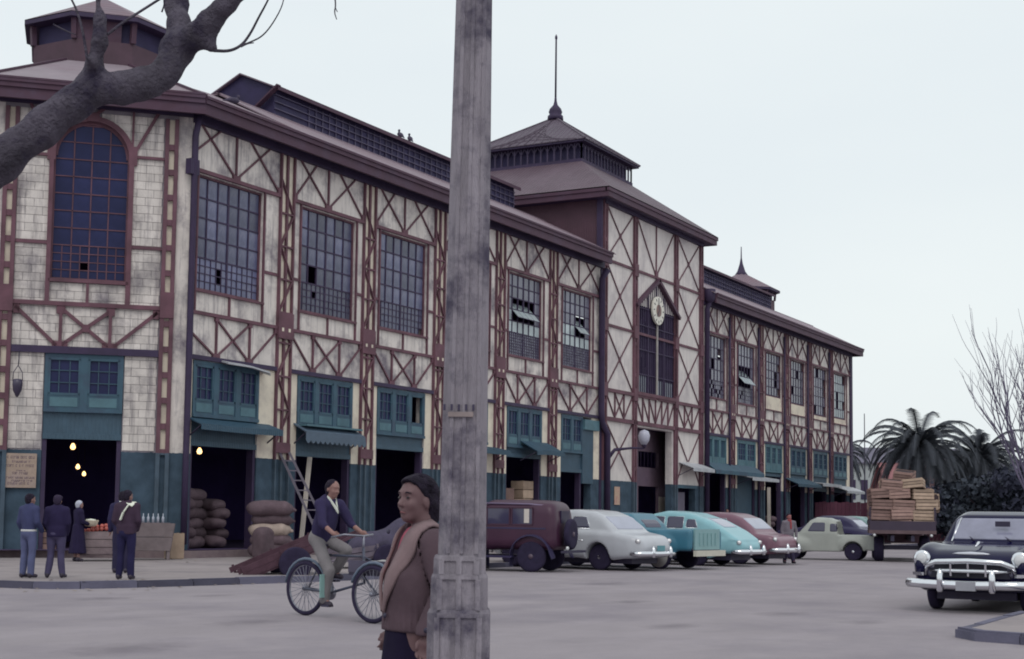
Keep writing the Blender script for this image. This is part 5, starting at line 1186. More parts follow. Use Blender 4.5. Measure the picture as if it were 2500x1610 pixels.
for lv in range(6):
    n=3 if lv<5 else 2
    for k in range(n):
        x=.98+k*.80+(.12 if lv%2 else -.04)+random.uniform(-.06,.06)
        sack((x,1.05+random.uniform(-.1,.1)+.25*(k%2),.345+lv*.285),(R(4) if k<2 else R(78))+random.uniform(-.14,.14),f'jute sack, {wd[k]} of the {levels[lv]} layer in the pile filling the first shop door',GS,M_sack,random.uniform(.94,1.08),(lv+k)%3,(random.uniform(-.08,.08),random.uniform(-.08,.08)))
        sack((x+.1,1.75+.2*(k%2),.345+lv*.285),R(10),f'jute sack behind the {wd[k]} front sack of the {levels[lv]} layer in the first shop door',GS,M_sack,1.0,lv%3)
GT='sacks stacked on the pavement by the ladder'
px=at(668,1335,43.6)
for lv in range(5):
    m=M_sackL if lv in (2,) else M_sack
    sack((px[0]+.1*random.uniform(-1,1),px[1]+.15,.13+lv*.30),R(-61)+random.uniform(-.12,.12),f'jute sack, {["lowest","second","third and paler","fourth","topmost bulging"][lv]} of the stack on the pavement by the ladder',GT,m,1.12 if lv<4 else 1.25,lv%3)
px=at(642,1335,42.2)
def tall(X,Y,Z): return smin(rbox(X,Y,Z,(0,0,.42),(.30,.22,.42),.13),ell(X,Y,Z,(0,0,.8),(.27,.2,.14)),.08)+wob(X,Y,Z,9,.012,2)
o=nets(tall,(-.42,-.36,-.05),(.42,.36,1.05),.03,'sack',M_sack); o.location=(px[0],px[1],.11); tag(o,'upright open jute sack standing before the sack stack','sack',GT)
# ---- stall bins and produce before the corner door
M_bin=mat('rough_stall_boards',(.20,.155,.165),.9,.2,3,.3,25,dirt=(.1,.07,.09),randv=.2); M_binL=mat('pale_stall_boards',(.22,.18,.19),.9,.18,3,.3,25,randv=.2)
def bin_(name,label,p,rz,lx,ly,z0,h,m,flare=0,legs=0,rows=3):
    t=thing(name,label,'stall bin',(p[0],p[1],z0),rz)
    f=flare
    for k in range(rows):
        a,c=h*k/rows+legs,h*(k+1)/rows-.015+legs; fa,fc=f*k/rows,f*(k+1)/rows
        for s in (1,-1):
            b=MB(); b.hexa([(-lx/2-fa,s*(ly/2+fa),a),(lx/2+fa,s*(ly/2+fa),a),(lx/2+fa,s*(ly/2+fa-.03),a),(-lx/2-fa,s*(ly/2+fa-.03),a),(-lx/2-fc,s*(ly/2+fc),c),(lx/2+fc,s*(ly/2+fc),c),(lx/2+fc,s*(ly/2+fc-.03),c),(-lx/2-fc,s*(ly/2+fc-.03),c)]); b.build('board',m,t)
            b=MB(); b.hexa([(s*(lx/2+fa),-ly/2-fa,a),(s*(lx/2+fa),ly/2+fa,a),(s*(lx/2+fa-.03),ly/2+fa,a),(s*(lx/2+fa-.03),-ly/2-fa,a),(s*(lx/2+fc),-ly/2-fc,c),(s*(lx/2+fc),ly/2+fc,c),(s*(lx/2+fc-.03),ly/2+fc,c),(s*(lx/2+fc-.03),-ly/2-fc,c)]); b.build('board',m,t)
    b=MB(); b.box(-lx/2,lx/2,-ly/2,ly/2,legs,legs+.03)
    b.build('bottom_board',m,t)
    if legs:
        for sx in (1,-1):
            for sy in (1,-1): b=MB(); b.box(sx*(lx/2-.06)-.04,sx*(lx/2-.06)+.04,sy*(ly/2-.06)-.04,sy*(ly/2-.06)+.04,0,legs); b.build('leg',m,t)
    return t
ca=R(-45)
p=at(245,1350,38.9); bin_('produce_bin','rough grey stall bin heaped with pinkish tomatoes before the corner door',(p[0],p[1],0),ca,1.35,.8,.13,.62,M_bin,0,.16)
M_tom=mat('tomatoes',(.50,.12,.10),.4,.2,6,randv=.3)
b=MB(); b.lathe([(0,.055),(.03,.048),(.055,.015),(.052,-.02),(.03,-.045),(0,-.05)],10); tm=b.mesh('tomato',M_tom)
c_,s_=math.cos(ca),math.sin(ca); n=0
for i in range(7):
    for j in range(4):
        for l in range(2 if (1<i<6 and 0<j<3) else 1):
            x,y=-.1+(i-3)*.112+random.uniform(-.01,.01),(j-1.5)*.115; o=link('tomato',tm,None,(p[0]+c_*x-s_*y,p[1]+s_*x+c_*y,.13+.62+.16-.03+.03*(1 if l==0 else 3.6)+.02*i*.6),None,(1.05,1.05,1.05)); tag(o,'ripe tomato in the heap on the stall bin before the corner door','tomato','tomatoes heaped on the stall bin')
b=MB(); b.box(-.62,.62,-.36,.36,.6,.74); o=b.build('bin_filling',mat('bin_straw',(.25,.14,.13),.9,.2,5)); o.parent=[q for q in bpy.data.objects if q.name.startswith('produce_bin')][-1]
p=at(362,1352,40.2); bin_('produce_bin','pale flared wooden trough with bottles on it right of the corner door',(p[0],p[1],0),ca,1.15,.55,.13,.75,M_binL,.10,.25,2)
b=MB(); b.lathe([(0,0),(.035,0),(.036,.15),(.013,.2),(.012,.26),(0,.26)],10); bt=b.mesh('bottle',mat('pale_bottle_glass',(.4,.42,.5),.15,.1,2,spec=.7))
for k in range(7):
    q=p+np.array([math.cos(ca),math.sin(ca),0])*(-.42+k*.13); o=link('bottle',bt,None,(q[0],q[1],1.12)); tag(o,'pale glass bottle in the row on the flared trough','bottle','bottles on the trough')
b=MB(); b.box(-.55,.55,-.2,.2,.9,1.0); o=b.build('shelf_board',M_bin,None); o.parent=[q for q in bpy.data.objects if q.name.startswith('produce_bin')][-1]
p=at(425,1350,41.2); crate((.42,.34,.72),M_crA,(p[0],p[1],.13),(0,0,R(-20)),'tall slatted pale crate standing on end by the teal wall',None,'slatted_crate',1)
p=at(100,1325,41.8); crate((.8,.5,.5),M_crB,(p[0],p[1],.33),(0,0,ca),'dark wooden crate on the plinth left of the corner door',None)
p=at(100,1325,41.9); crate((.62,.42,.36),M_crA,(p[0],p[1],.84),(0,0,ca+.1),'pale crate set on the dark crate left of the corner door',None)
# goods inside other doors
GI='boxes stacked inside the fifth shop door'
for k in range(7): crate((.8,.6,.36),M_crA,(21.65,.55,.34+k*.365),(0,0,random.uniform(-.1,.1)),f'pale box, {["lowest","second","third","fourth","fifth","sixth","topmost"][k]} of the tall stack inside the fifth shop door',GI,'box',1,'box')
for k in range(4): crate((.9,.7,.55),M_crB,(20.2,.75,.34+k*.56),(0,0,random.uniform(-.1,.1)),f'dark box, {["lowest","second","third","topmost"][k]} of the stack left of the pale boxes in the fifth door',GI,'box',1,'box')
GI='sacks in the dim shop doors beyond the tower'
for d,x in enumerate((42.2,52.4,62.0)):
    for k in range(4): sack((x+.1*k,.45,.34+k*.3),R(10+20*k),f'{["lowest","second","third","topmost"][k]} sack of the pile inside the {["first","third","fifth"][d]} door beyond the tower',GI,M_sack if d else M_sackL,1,k%3)
o=MB(); o.bar((5.55,-.1,.34),(6.0,-.05,3.25),.16,.03); tag(o.build('plank',M_white),'pale plank leaning in the second shop door','plank')
o=MB(); o.bar((51.9,.1,.34),(51.7,.05,3.3),.2,.03); tag(o.build('plank',M_white),'tall pale plank leaning in the third door beyond the tower','plank')
# ladder leaning on the first lattice column
t=thing('ladder','rickety grey wooden ladder leaning against the first lattice column','ladder',(0,0,0))
ft=ground(733,1318,.13); ft=np.array([5.35,-1.55,.13]); tp=np.array([4.55,-.13,3.35]); ML=mat('grey_ladder_wood',(.17,.15,.19),.9,.2,4)
pr=np.array([.86,-.5,0])*.22
for s in (1,-1): b=MB(); b.bar(ft+pr*s,tp+pr*s*.75,.06,.07); b.build('stile',ML,t)
for k in range(10): c=ft+(tp-ft)*((k+.6)/10.5); b=MB(); b.bar(c-pr*.98,c+pr*.98,.035,.035); b.build('rung',ML,t)
# ---------------------------------------------------------------- people
M_skin=mat('skin_tan',(.26,.14,.125),.6,.1,6); M_skinD=mat('skin_brown',(.155,.085,.092),.6,.1,8)
M_hair=mat('dark_hair',(.022,.016,.030),.85,.5,26,.9,110); M_hairW=mat('white_scarf',(.42,.43,.52),.8,.12,8)
M_shoe=mat('dark_shoes',(.03,.022,.04),.6,.2,6)
def cloth(n,c): return mat(n,c,.92,.14,5,.25,40)
def head_sdf(X,Y,Z,c,yaw,s=1.,pitch=0.,face=True):
    x,y,z=X-c[0],Y-c[1],Z-c[2]; ca,sa=math.cos(yaw),math.sin(yaw); x,y=ca*x+sa*y,-sa*x+ca*y
    cp,sp=math.cos(pitch),math.sin(pitch); x,z=cp*x+sp*z,-sp*x+cp*z
    x,y,z=x/s,y/s,z/s; aY=np.abs(y)
    f=ell(x,y,z,(-.012,0,.030),(.096,.075,.088))
    f=smin(f,ell(x,y,z,(.022,0,-.045),(.066,.054,.068)),.03)          # face
    f=smin(f,ell(x,y,z,(.052,0,-.094),(.028,.030,.022)),.025)         # chin
    f=smin(f,ell(x,aY,z,(-.012,.076,-.015),(.022,.010,.032)),.008)    # ears
    if face:
        f=smin(f,cone(x,y,z,(.082,0,.012),(.104,0,-.028),.008,.013),.014)   # nose
        f=smin(f,ell(x,aY,z,(.094,.010,-.032),(.012,.008,.008)),.006)
        f=smin(f,ell(x,y,z,(.072,0,.034),(.018,.050,.012)),.018)            # brow
        f=smin(f,ell(x,aY,z,(.060,.034,-.028),(.024,.022,.024)),.02)        # cheeks
        f=smin(f,ell(x,y,z,(.079,0,-.057),(.014,.024,.006)),.006); f=smin(f,ell(x,y,z,(.077,0,-.069),(.013,.021,.007)),.006)
        f=smax(f,-ell(x,aY,z,(.088,.032,.010),(.018,.018,.010)),.012)       # eye sockets
        f=smin(f,ell(x,aY,z,(.070,.032,.009),(.013,.014,.010)),.004)
    return f*s
def hand_sdf(X,Y,Z,w,d,side,curl=.5):
    """five-fingered hand: wrist w, pointing along d; side=+1 left"""
    d=np.array(d,float); d/=np.linalg.norm(d); n=np.cross(d,[0,0,1.]); 
    if np.linalg.norm(n)<.2: n=np.array([0,1.,0])*1.0
    n/=np.linalg.norm(n); u=np.cross(n,d)
    w=np.array(w,float); pal=w+d*.075
    wx=u if abs(d[2])<.8 else np.array([1.,0,0])-d*d[0]; wx/=np.linalg.norm(wx); nn=np.cross(d,wx)*-side
    f=cone(X,Y,Z,w,w+d*.03,.026,.028)
    for k in range(4):
        o=(k-1.5)*.019; b=w+d*.07+wx*(-o); L=(.062,.072,.068,.052)[k]; 
        f=smin(f,cone(X,Y,Z,w+d*.02+wx*(-o*.6),b,.015,.012),.012)
        m=b+(d*math.cos(curl*.5)+nn*math.sin(curl*.5))*L*.5; e=m+(d*math.cos(curl*1.4)+nn*math.sin(curl*1.4))*L*.5
        q=np.minimum(cone(X,Y,Z,b,m,.0095,.0085),cone(X,Y,Z,m,e,.0085,.007)); f=smin(f,q,.006)
    tb=w+d*.02+wx*.024; tm=tb+(d*.7+wx*.55+nn*.3)*.035; te=tm+(d*.95+nn*.35)*.03
    return smin(f,np.minimum(cone(X,Y,Z,tb,tm,.013,.011),cone(X,Y,Z,tm,te,.010,.008)),.008)
def figure(label,loc,rz,h=1.65,pose=None,top=None,legs=None,skin=None,hair=None,hatm=None,skirt=None,coat=.80,vox=.017,headyaw=0,group=None,sleeve=1.0,extra=None,build=1.0,headpitch=0.):
    s=h/1.7; B=build
    J=dict(pel=(0,0,.93),neck=(.0,0,1.45),head=(.02,0,1.585),shL=(0,.185,1.39),shR=(0,-.185,1.39),elL=(-.03,.235,1.12),elR=(-.03,-.235,1.12),wrL=(.03,.24,.875),wrR=(.03,-.24,.875),haL=(.05,.24,.78),haR=(.05,-.24,.78),hiL=(0,.09,.90),hiR=(0,-.09,.90),knL=(.01,.10,.49),knR=(.01,-.10,.49),anL=(-.02,.11,.09),anR=(-.02,-.11,.09),toL=(.10,.13,.04),toR=(.10,-.13,.04))
    if pose: J.update(pose)
    J={k:np.array(v)*s for k,v in J.items()}
    t=thing('person',label,'person',loc,rz,group)
    allp=np.array(list(J.values())); lo=allp.min(0)-.24; hi=allp.max(0)+.26; lo[2]=min(lo[2],-.03)
    up=J['neck']-J['pel']; ch=J['pel']+up*.64; be=J['pel']+up*.22
    def limb(X,Y,Z,a,b,c,r0,r1,r2): return np.minimum(cone(X,Y,Z,J[a],J[b],r0*s,r1*s),cone(X,Y,Z,J[b],J[c],r1*s,r2*s))
    def body(X,Y,Z):
        f=head_sdf(X,Y,Z,J['head'],headyaw,s*1.02,headpitch)
        f=smin(f,cone(X,Y,Z,J['neck']-np.array([.01,0,.03])*s,J['head']-np.array([.02,0,.05])*s,.056*s,.052*s),.02)
        f=smin(f,cone(X,Y,Z,J['pel'],J['neck']-up*.12,.10*s,.09*s),.03)
        for q in 'LR':
            f=smin(f,limb(X,Y,Z,'sh'+q,'el'+q,'wr'+q,.045,.037,.028),.03); f=smin(f,limb(X,Y,Z,'hi'+q,'kn'+q,'an'+q,.06,.045,.04),.03)
            f=smin(f,hand_sdf(X,Y,Z,J['wr'+q],J['ha'+q]-J['wr'+q],1 if q=='L' else -1,.8),.01)
            f=smin(f,cone(X,Y,Z,J['an'+q],J['to'+q],.035*s,.025*s),.02)
        return f
    nets(body,lo,hi,min(vox,.015),'body',skin or M_skin,t)
    rot=None
    def topf(X,Y,Z):
        f=ell(X,Y,Z,ch,(.125*s*B,.185*s*B,.27*s)); f=smin(f,ell(X,Y,Z,be,(.128*s*B,.168*s*B,.24*s)),.06)
        f=smin(f,cone(X,Y,Z,J['shL'],J['shR'],.066*s,.066*s),.06)
        if coat<.95:
            f=smin(f,smax(np.sqrt(((X-J['pel'][0])/.135)**2+((Y-J['pel'][1])/.18)**2)*.15-.15*s*B,np.maximum(coat*s-Z,Z-J['pel'][2]-.1),.02),.04)
        for q in 'LR':
            e=J['wr'+q] if sleeve>=1 else J['el'+q]+(J['wr'+q]-J['el'+q])*max(sleeve,.05)
            f=smin(f,np.minimum(cone(X,Y,Z,J['sh'+q],J['el'+q],.07*s*B,.060*s),cone(X,Y,Z,J['el'+q],e,.060*s,.050*s)),.035)
        f=smin(f,cone(X,Y,Z,J['neck']-up*.08,J['neck']+up*.01,.075*s,.062*s),.03)
        return f+wob(X,Y,Z,16,.006,h)
    nets(topf,lo,hi,vox,'jacket',top,t)
    if skirt:
        def sk(X,Y,Z):
            zz=np.clip((J['pel'][2]+.1-Z)/(J['pel'][2]-skirt*s),0,1.2)
            return smax(np.sqrt(((X-J['pel'][0])/1.)**2+((Y-J['pel'][1])/1.1)**2)-(.145+.075*zz)*s-.012*np.sin(9*np.arctan2(Y,X))*zz,np.maximum(skirt*s-Z,Z-J['pel'][2]-.1),.02)
        nets(sk,lo,hi,vox,'skirt',legs,t)
    else:
        def lg(X,Y,Z):
            f=ell(X,Y,Z,J['pel']-np.array([0,0,.02])*s,(.13*s*B,.17*s*B,.15*s))
            for q in 'LR': f=smin(f,limb(X,Y,Z,'hi'+q,'kn'+q,'an'+q,.092*B,.074,.066),.03)
            return f+wob(X,Y,Z,14,.006,h+1)
        nets(lg,lo,hi,vox,'trousers',legs,t)
    for q in 'LR':
        nets(lambda X,Y,Z:smin(cone(X,Y,Z,J['an'+q]-np.array([.03,0,.03])*s,J['to'+q],.045*s,.036*s),cone(X,Y,Z,J['an'+q],J['an'+q]-np.array([.02,0,.05])*s,.05*s,.04*s),.02),np.minimum(J['an'+q],J['to'+q])-.12,np.maximum(J['an'+q],J['to'+q])+.12,.014,'shoe',M_shoe,t)
    hc=J['head']; ca,sa=math.cos(headyaw),math.sin(headyaw)
    def hr(X,Y,Z):
        x,y,z=X-hc[0],Y-hc[1],Z-hc[2]; x,y=ca*x+sa*y,-sa*x+ca*y
        f=ell(x,y,z,(-.018*s,0,.036*s),(.104*s,.084*s,.092*s)); f=smin(f,ell(x,y,z,(-.055*s,0,-.01*s),(.06*s,.074*s,.08*s)),.03)
        if hatm: f=smin(f,ell(x,y,z,(.03*s,0,.075*s),(.12*s,.088*s,.035*s)),.03)
        cut=smax(x-.066*s+.0*z,.045*s-z+0*x,.02) if not hatm else smax(x-.075*s,.06*s-z,.02)
        f=smin(f,ell(x,y,z,(-.05*s,0,-.05*s),(.045*s,.06*s,.05*s)),.03)
        hx=np.interp(z/s,[-.2,-.02,.02,.06,.09,.2],[-.02,-.01,.012,.055,.12,.2]) if not hatm else np.interp(z/s,[-.2,0,.04,.06,.2],[-.03,-.02,.02,.2,.3])
        f=np.maximum(f,x-hx*s)
        return f+wob(X,Y,Z,60,.0025)
    nets(hr,hc-.2,hc+.2,.012,'cap' if hatm else 'hair',hatm or hair or M_hair,t)
    if extra: extra(t,J,s)
    return t
FB=PSI                            # facing away from the camera
p=ground(66,1411,.13); figure('man in blue jacket, pale blue trousers and white belt standing at the kerb',(p[0],p[1],.13),FB-.45,1.62,dict(wrL=(.10,.23,.86),wrR=(.16,-.20,.95),haL=(.16,.2,.80),haR=(.24,-.16,.97),toL=(.11,.08,.04),toR=(.11,-.13,.04)),cloth('blue_jacket',(.05,.055,.125)),cloth('pale_blue_trousers',(.10,.11,.21)),coat=.96,group='men watching from the kerb',headyaw=-.3,
  extra=lambda t,J,s:nets(lambda X,Y,Z:np.maximum(np.sqrt((X/1.)**2+(Y/1.25)**2)-.139*s,np.abs(Z-.955*s)-.022),(-.2,-.25,.8),(.2,.25,1.1),.014,'belt',mat('white_belt',(.6,.6,.6),.7,.1,3),t))
p=ground(134,1411,.13); figure('stocky man in dark navy jacket, grey trousers and cap standing at the kerb',(p[0],p[1],.13),FB+.05,1.60,dict(anL=(-.02,.15,.09),anR=(-.02,-.15,.09),toL=(.09,.19,.04),toR=(.09,-.19,.04),wrL=(.12,.18,.9),wrR=(.12,-.18,.9),haL=(.2,.12,.9),haR=(.2,-.12,.9)),cloth('navy_jacket',(.024,.018,.055)),cloth('grey_trousers',(.07,.06,.12)),hatm=cloth('dark_cap',(.035,.025,.05)),coat=.84,build=1.14,group='men watching from the kerb')
def towel(t,J,s):
    b=MB(); pts=[(.10,-.10,1.30),(.06,-.11,1.43),(-.02,-.11,1.475),(-.10,-.07,1.42),(-.145,.01,1.28),(-.155,.06,1.13)]
    for a,c in zip(pts,pts[1:]): b.bar([q*s for q in a],[q*s for q in c],.14,.022,up=(-1,0,.3) if a[2]>1.4 and a[0]>-.05 else (0,.55,.84))
    b.build('shoulder_towel',mat('white_towel',(.74,.76,.66),.9,.06,6),t)
p=ground(305,1415,.13); figure('man in brown jacket and navy trousers with a white towel slung over his shoulder',(p[0],p[1],.13),FB-.12,1.71,dict(wrL=(.14,.15,.95),wrR=(.14,-.15,.95),haL=(.2,.06,.95),haR=(.2,-.06,.95),anL=(-.02,.12,.09),anR=(-.02,-.12,.09)),cloth('brown_jacket',(.052,.032,.055)),cloth('navy_trousers',(.022,.019,.062)),coat=.86,extra=towel,group='men watching from the kerb',build=1.08,headyaw=-.4)
p=at(294,1380,31.5); figure('man in dark jacket with white collar standing just beyond the towel man',(p[0],p[1],.13),FB+.1,1.72,None,cloth('dark_blue_jacket',(.03,.026,.07)),cloth('dark_trousers',(.03,.026,.06)),coat=.86,vox=.02,
  extra=lambda t,J,s:nets(lambda X,Y,Z:np.maximum(np.abs(np.sqrt(X**2+Y**2)-.07)-.012,np.abs(Z-1.475*s)-.03),(-.12,-.12,1.3),(.12,.12,1.7),.01,'collar',mat('white_collar',(.7,.7,.7),.8,.05,3),t))
def basket(t,J,s): pass
p=ground(188,1371,.13); wl=(p[0],p[1],.13)
figure('woman in black dress and pale head scarf carrying a basket at the stall',wl,FB-.9,1.56,dict(wrL=(.24,.16,1.08),wrR=(.22,-.14,1.05),elL=(.04,.24,1.12),elR=(.04,-.22,1.1),haL=(.31,.10,1.08),haR=(.3,-.08,1.05)),cloth('black_dress',(.02,.015,.045)),cloth('black_skirt',(.02,.015,.045)),hair=M_hairW,skirt=.22,coat=.96)
t=thing('basket','cream basket held by the woman in the head scarf','basket',(0,0,0)); a=FB-.9
t.location=(wl[0]+.33*math.cos(a),wl[1]+.33*math.sin(a),.13+.90)
b=MB(); b.lathe([(.12,0),(.17,.05),(.20,.14),(.205,.16),(.18,.16),(.15,.05),(0,.03)],16); b.build('bowl',mat('wicker_cream',(.55,.47,.38),.9,.2,8),t); b=MB(); b.lathe([(.17,.12),(.12,.18),(0,.2)],12); b.build('cloth',mat('white_towel',(.7,.7,.66)),t)
# man in a grey coat crossing before the cars
p=ground(1926,1376); figure('man in grey overcoat with a red scarf walking before the pale green pickup',(p[0],p[1],0),FB+math.pi+.25,1.62,dict(anL=(.12,.1,.09),toL=(.24,.12,.04),anR=(-.14,-.1,.09),toR=(-.02,-.12,.04),wrL=(.02,.27,.85),elL=(-.02,.28,1.1)),cloth('grey_overcoat',(.17,.15,.18)),cloth('charcoal_trousers',(.04,.032,.065)),coat=.55,skin=mat('ruddy_skin',(.28,.10,.10),.6,.1,5),
  extra=lambda t,J,s:nets(lambda X,Y,Z:smin(np.maximum(np.abs(np.sqrt((X-.01)**2+Y**2)-.07)-.022,np.abs(Z-1.46*s)-.035),rbox(X,Y,Z,(.12,.02,1.3*s),(.02,.03,.12),.015),.02),(-.15,-.15,1.1),(.2,.15,1.65),.012,'scarf',cloth('red_scarf',(.30,.06,.07)),t))
p=at(1183,1330,40.5); figure('person in red behind the roof of the old maroon saloon',(p[0],p[1],.0),FB+2.2,1.75,None,cloth('red_shirt',(.22,.05,.06)),cloth('dark_trousers',(.03,.026,.06)),vox=.022)
p=at(1497,1300,58); figure('person in red shirt by the poster wall under the tower',(p[0],-1.3,.13),FB+2.6,1.6,None,cloth('red_shirt',(.22,.05,.06)),cloth('dark_trousers',(.03,.026,.06)),vox=.022)
figure('person in pale shirt in the first doorway beyond the tower',(43.2,-.5,.33),FB+2.9,1.62,None,cloth('pale_shirt',(.42,.38,.42)),cloth('dark_trousers',(.03,.026,.06)),vox=.022)

# ---- foreground woman beside the post
D=7.35; base=at(1004,1500,D); yaw=math.atan2(*(-RV*.94-FV*.34)[[1,0]])
Wt=thing('person','woman in brown wool coat and black skirt looking aside next to the concrete post','person',(base[0],base[1],0),yaw)
M_coat=mat('brown_wool_coat',(.105,.070,.086),.95,.14,6,.25,22,dirt=(.085,.055,.07),dirt_amt=.5,dscale=4); M_coll=mat('pale_wool_collar',(.235,.165,.175),.95,.12,7,.2,24); M_pink=cloth('pink_blouse',(.42,.10,.15)); M_skirtb=mat('black_skirt_cloth',(.014,.010,.03),.95,.2,5)
HC=np.array([-.012,0,1.522])
nk=np.array([-.035,0,1.38]); shL=np.array([-.065,.168,1.305]); shR=np.array([-.045,-.163,1.305]); elL=np.array([-.10,.235,1.08]); wrL=np.array([-.025,.235,.865]); elR=np.array([-.06,-.22,1.08]); wrR=np.array([.03,-.2,.87])
def wbody(X,Y,Z):
    f=head_sdf(X,Y,Z,HC,.44,.97,.02)
    f=smin(f,cone(X,Y,Z,nk-np.array([.02,0,.08]),HC-np.array([.03,0,.05]),.058,.05),.025); f=smin(f,cone(X,Y,Z,(0,0,.9),nk-np.array([0,0,.1]),.10,.08),.04)
    for a,b_,c,s in ((shL,elL,wrL,1),(shR,elR,wrR,-1)):
        f=smin(f,np.minimum(cone(X,Y,Z,a,b_,.042,.036),cone(X,Y,Z,b_,c,.034,.026)),.03); f=smin(f,hand_sdf(X,Y,Z,c+np.array([.005,0,-.005]),(.42,-.0,-1),s,.9),.01)
    for s in (1,-1): f=smin(f,np.minimum(cone(X,Y,Z,(0,s*.08,.9),(.01,s*.085,.46),.075,.05),cone(X,Y,Z,(.01,s*.085,.46),(-.01,s*.09,.07),.05,.035)),.03)
    return f
nets(wbody,(-.25,-.34,-.02),(.25,.34,1.70),.0085,'body',M_skinD,Wt)
def wtorso(X,Y,Z,g=0.):
    f=ell(X,Y,Z,(-.03,0,1.17),(.102+g,.156+g,.23+g)); f=smin(f,ell(X,Y,Z,(.020,0,1.09),(.088+g,.125+g,.16+g)),.06); f=smin(f,cone(X,Y,Z,shL,shR,.055+g,.055+g),.07)
    f=smin(f,smax(np.sqrt((X/1.)**2+(Y/1.22)**2)-(.104+g+.045*np.clip(1.15-Z,0,.4)),np.maximum(.70-Z,Z-1.15),.03),.05); return f
def wcoat(X,Y,Z):
    f=wtorso(X,Y,Z,.022)+wob(X,Y,Z,13,.006,1)+.006*np.sin(34*np.arctan2(Y,X)+6*Z)*np.clip((1.1-Z)*3,0,1)
    f=smax(f,.868-Z+.05*(X+.1),.012)
    V=np.abs(Y+.01)-(.006+.060*np.clip((Z-.92)/.42,0,1.2)); f=np.maximum(f,-np.maximum(V,-.05-X+.35*(Z-1.2)))   # open front
    sl=np.minimum(cone(X,Y,Z,shL,elL,.078,.070),cone(X,Y,Z,elL,wrL+np.array([0,0,.02]),.070,.066)); sr=np.minimum(cone(X,Y,Z,shR,elR,.078,.070),cone(X,Y,Z,elR,wrR+np.array([0,0,.02]),.070,.064))
    sl=smax(sl,-(Z-.872),.01); sr=smax(sr,-(Z-.872),.01)
    f=np.maximum(f,-(sl-.005)); f=np.minimum(f,np.minimum(sl,sr)+wob(X,Y,Z,26,.005,3))
    return np.maximum(f,-(np.sqrt((X+.0)**2+Y**2)-.062) if False else -cone(X,Y,Z,nk-np.array([-.02,0,.03]),nk+np.array([.02,0,.2]),.06,.07))
nets(wcoat,(-.3,-.36,.80),(.28,.36,1.46),.0085,'coat',M_coat,Wt)
nets(lambda X,Y,Z:smax(wtorso(X,Y,Z,.004),np.maximum(np.maximum(.92-Z,Z-1.40),.0-X),.01),(-.25,-.3,.85),(.25,.3,1.45),.012,'blouse',M_pink,Wt)
def onto(p,off):
    p=np.array(p,float); f=lambda q:float(wtorso(*[np.array([v]) for v in q],.022)[0])
    for _ in range(6):
        g=np.array([f(p+np.eye(3)[i]*.004)-f(p-np.eye(3)[i]*.004) for i in range(3)])/.008; n=g/max(np.linalg.norm(g),1e-6); v=f(p)
        if v<off: p=p+n*(off-v)*.8
    return p
inn=[(-.09,0,1.43),(-.08,.05,1.43),(-.045,.08,1.42),(-.005,.08,1.39),(.03,.06,1.33),(.07,.05,1.25),(.11,.036,1.15),(.13,.022,1.06),(.14,.010,.98)]
out=[(-.145,0,1.355),(-.13,.08,1.355),(-.085,.14,1.355),(-.03,.155,1.325),(.02,.135,1.255),(.07,.112,1.17),(.11,.082,1.09),(.13,.045,1.03),(.14,.018,.975)]
inn=chaikin(inn,2); out=chaikin(out,2)
b=MB()
for s_1 in (1,-1):
    I=[onto(np.array(q)*[1,s_1,1],.012) for q in inn]; O=[onto(np.array(q)*[1,s_1,1],.016) for q in out]; Mi=[onto((x+y)/2,.017) for x,y in zip(I,O)]
    k=len(I); g=[I,Mi,O]; vs=[q for r in g for q in r]+[q-np.array([.012*np.sign(q[0]+.03),.0,.012]) for r in g for q in r]; fs=[]
    for r in range(2):
        for i in range(k-1): fs.append((r*k+i,r*k+i+1,(r+1)*k+i+1,(r+1)*k+i)); fs.append(tuple(3*k+v for v in (r*k+i,r*k+i+1,(r+1)*k+i+1,(r+1)*k+i)))
    for i in range(k-1): fs.append((i,i+1,3*k+i+1,3*k+i)); fs.append((2*k+i,2*k+i+1,5*k+i+1,5*k+i))
    b.add(vs,fs,True)
b.build('collar',M_coll,Wt)
def wsk(X,Y,Z):
    zz=np.clip((1.0-Z)/.6,0,1); return smax(np.sqrt((X-.01)**2+(Y/1.15)**2)-(.106+.065*zz)-.008*zz*np.sin(8*np.arctan2(Y,X)+1),np.maximum(.40-Z,Z-1.02),.02)
nets(wsk,(-.3,-.32,.36),(.3,.32,1.1),.013,'skirt',M_skirtb,Wt)
for s in (1,-1): nets(lambda X,Y,Z:smin(cone(X,Y,Z,(-.04,s*.09,.05),(.13,s*.10,.035),.042,.034),cone(X,Y,Z,(-.02,s*.09,.09),(-.03,s*.09,.05),.045,.04),.02),(-.14,s*.09-.1,-.02),(.22,s*.09+.1,.2),.012,'shoe',M_shoe,Wt)
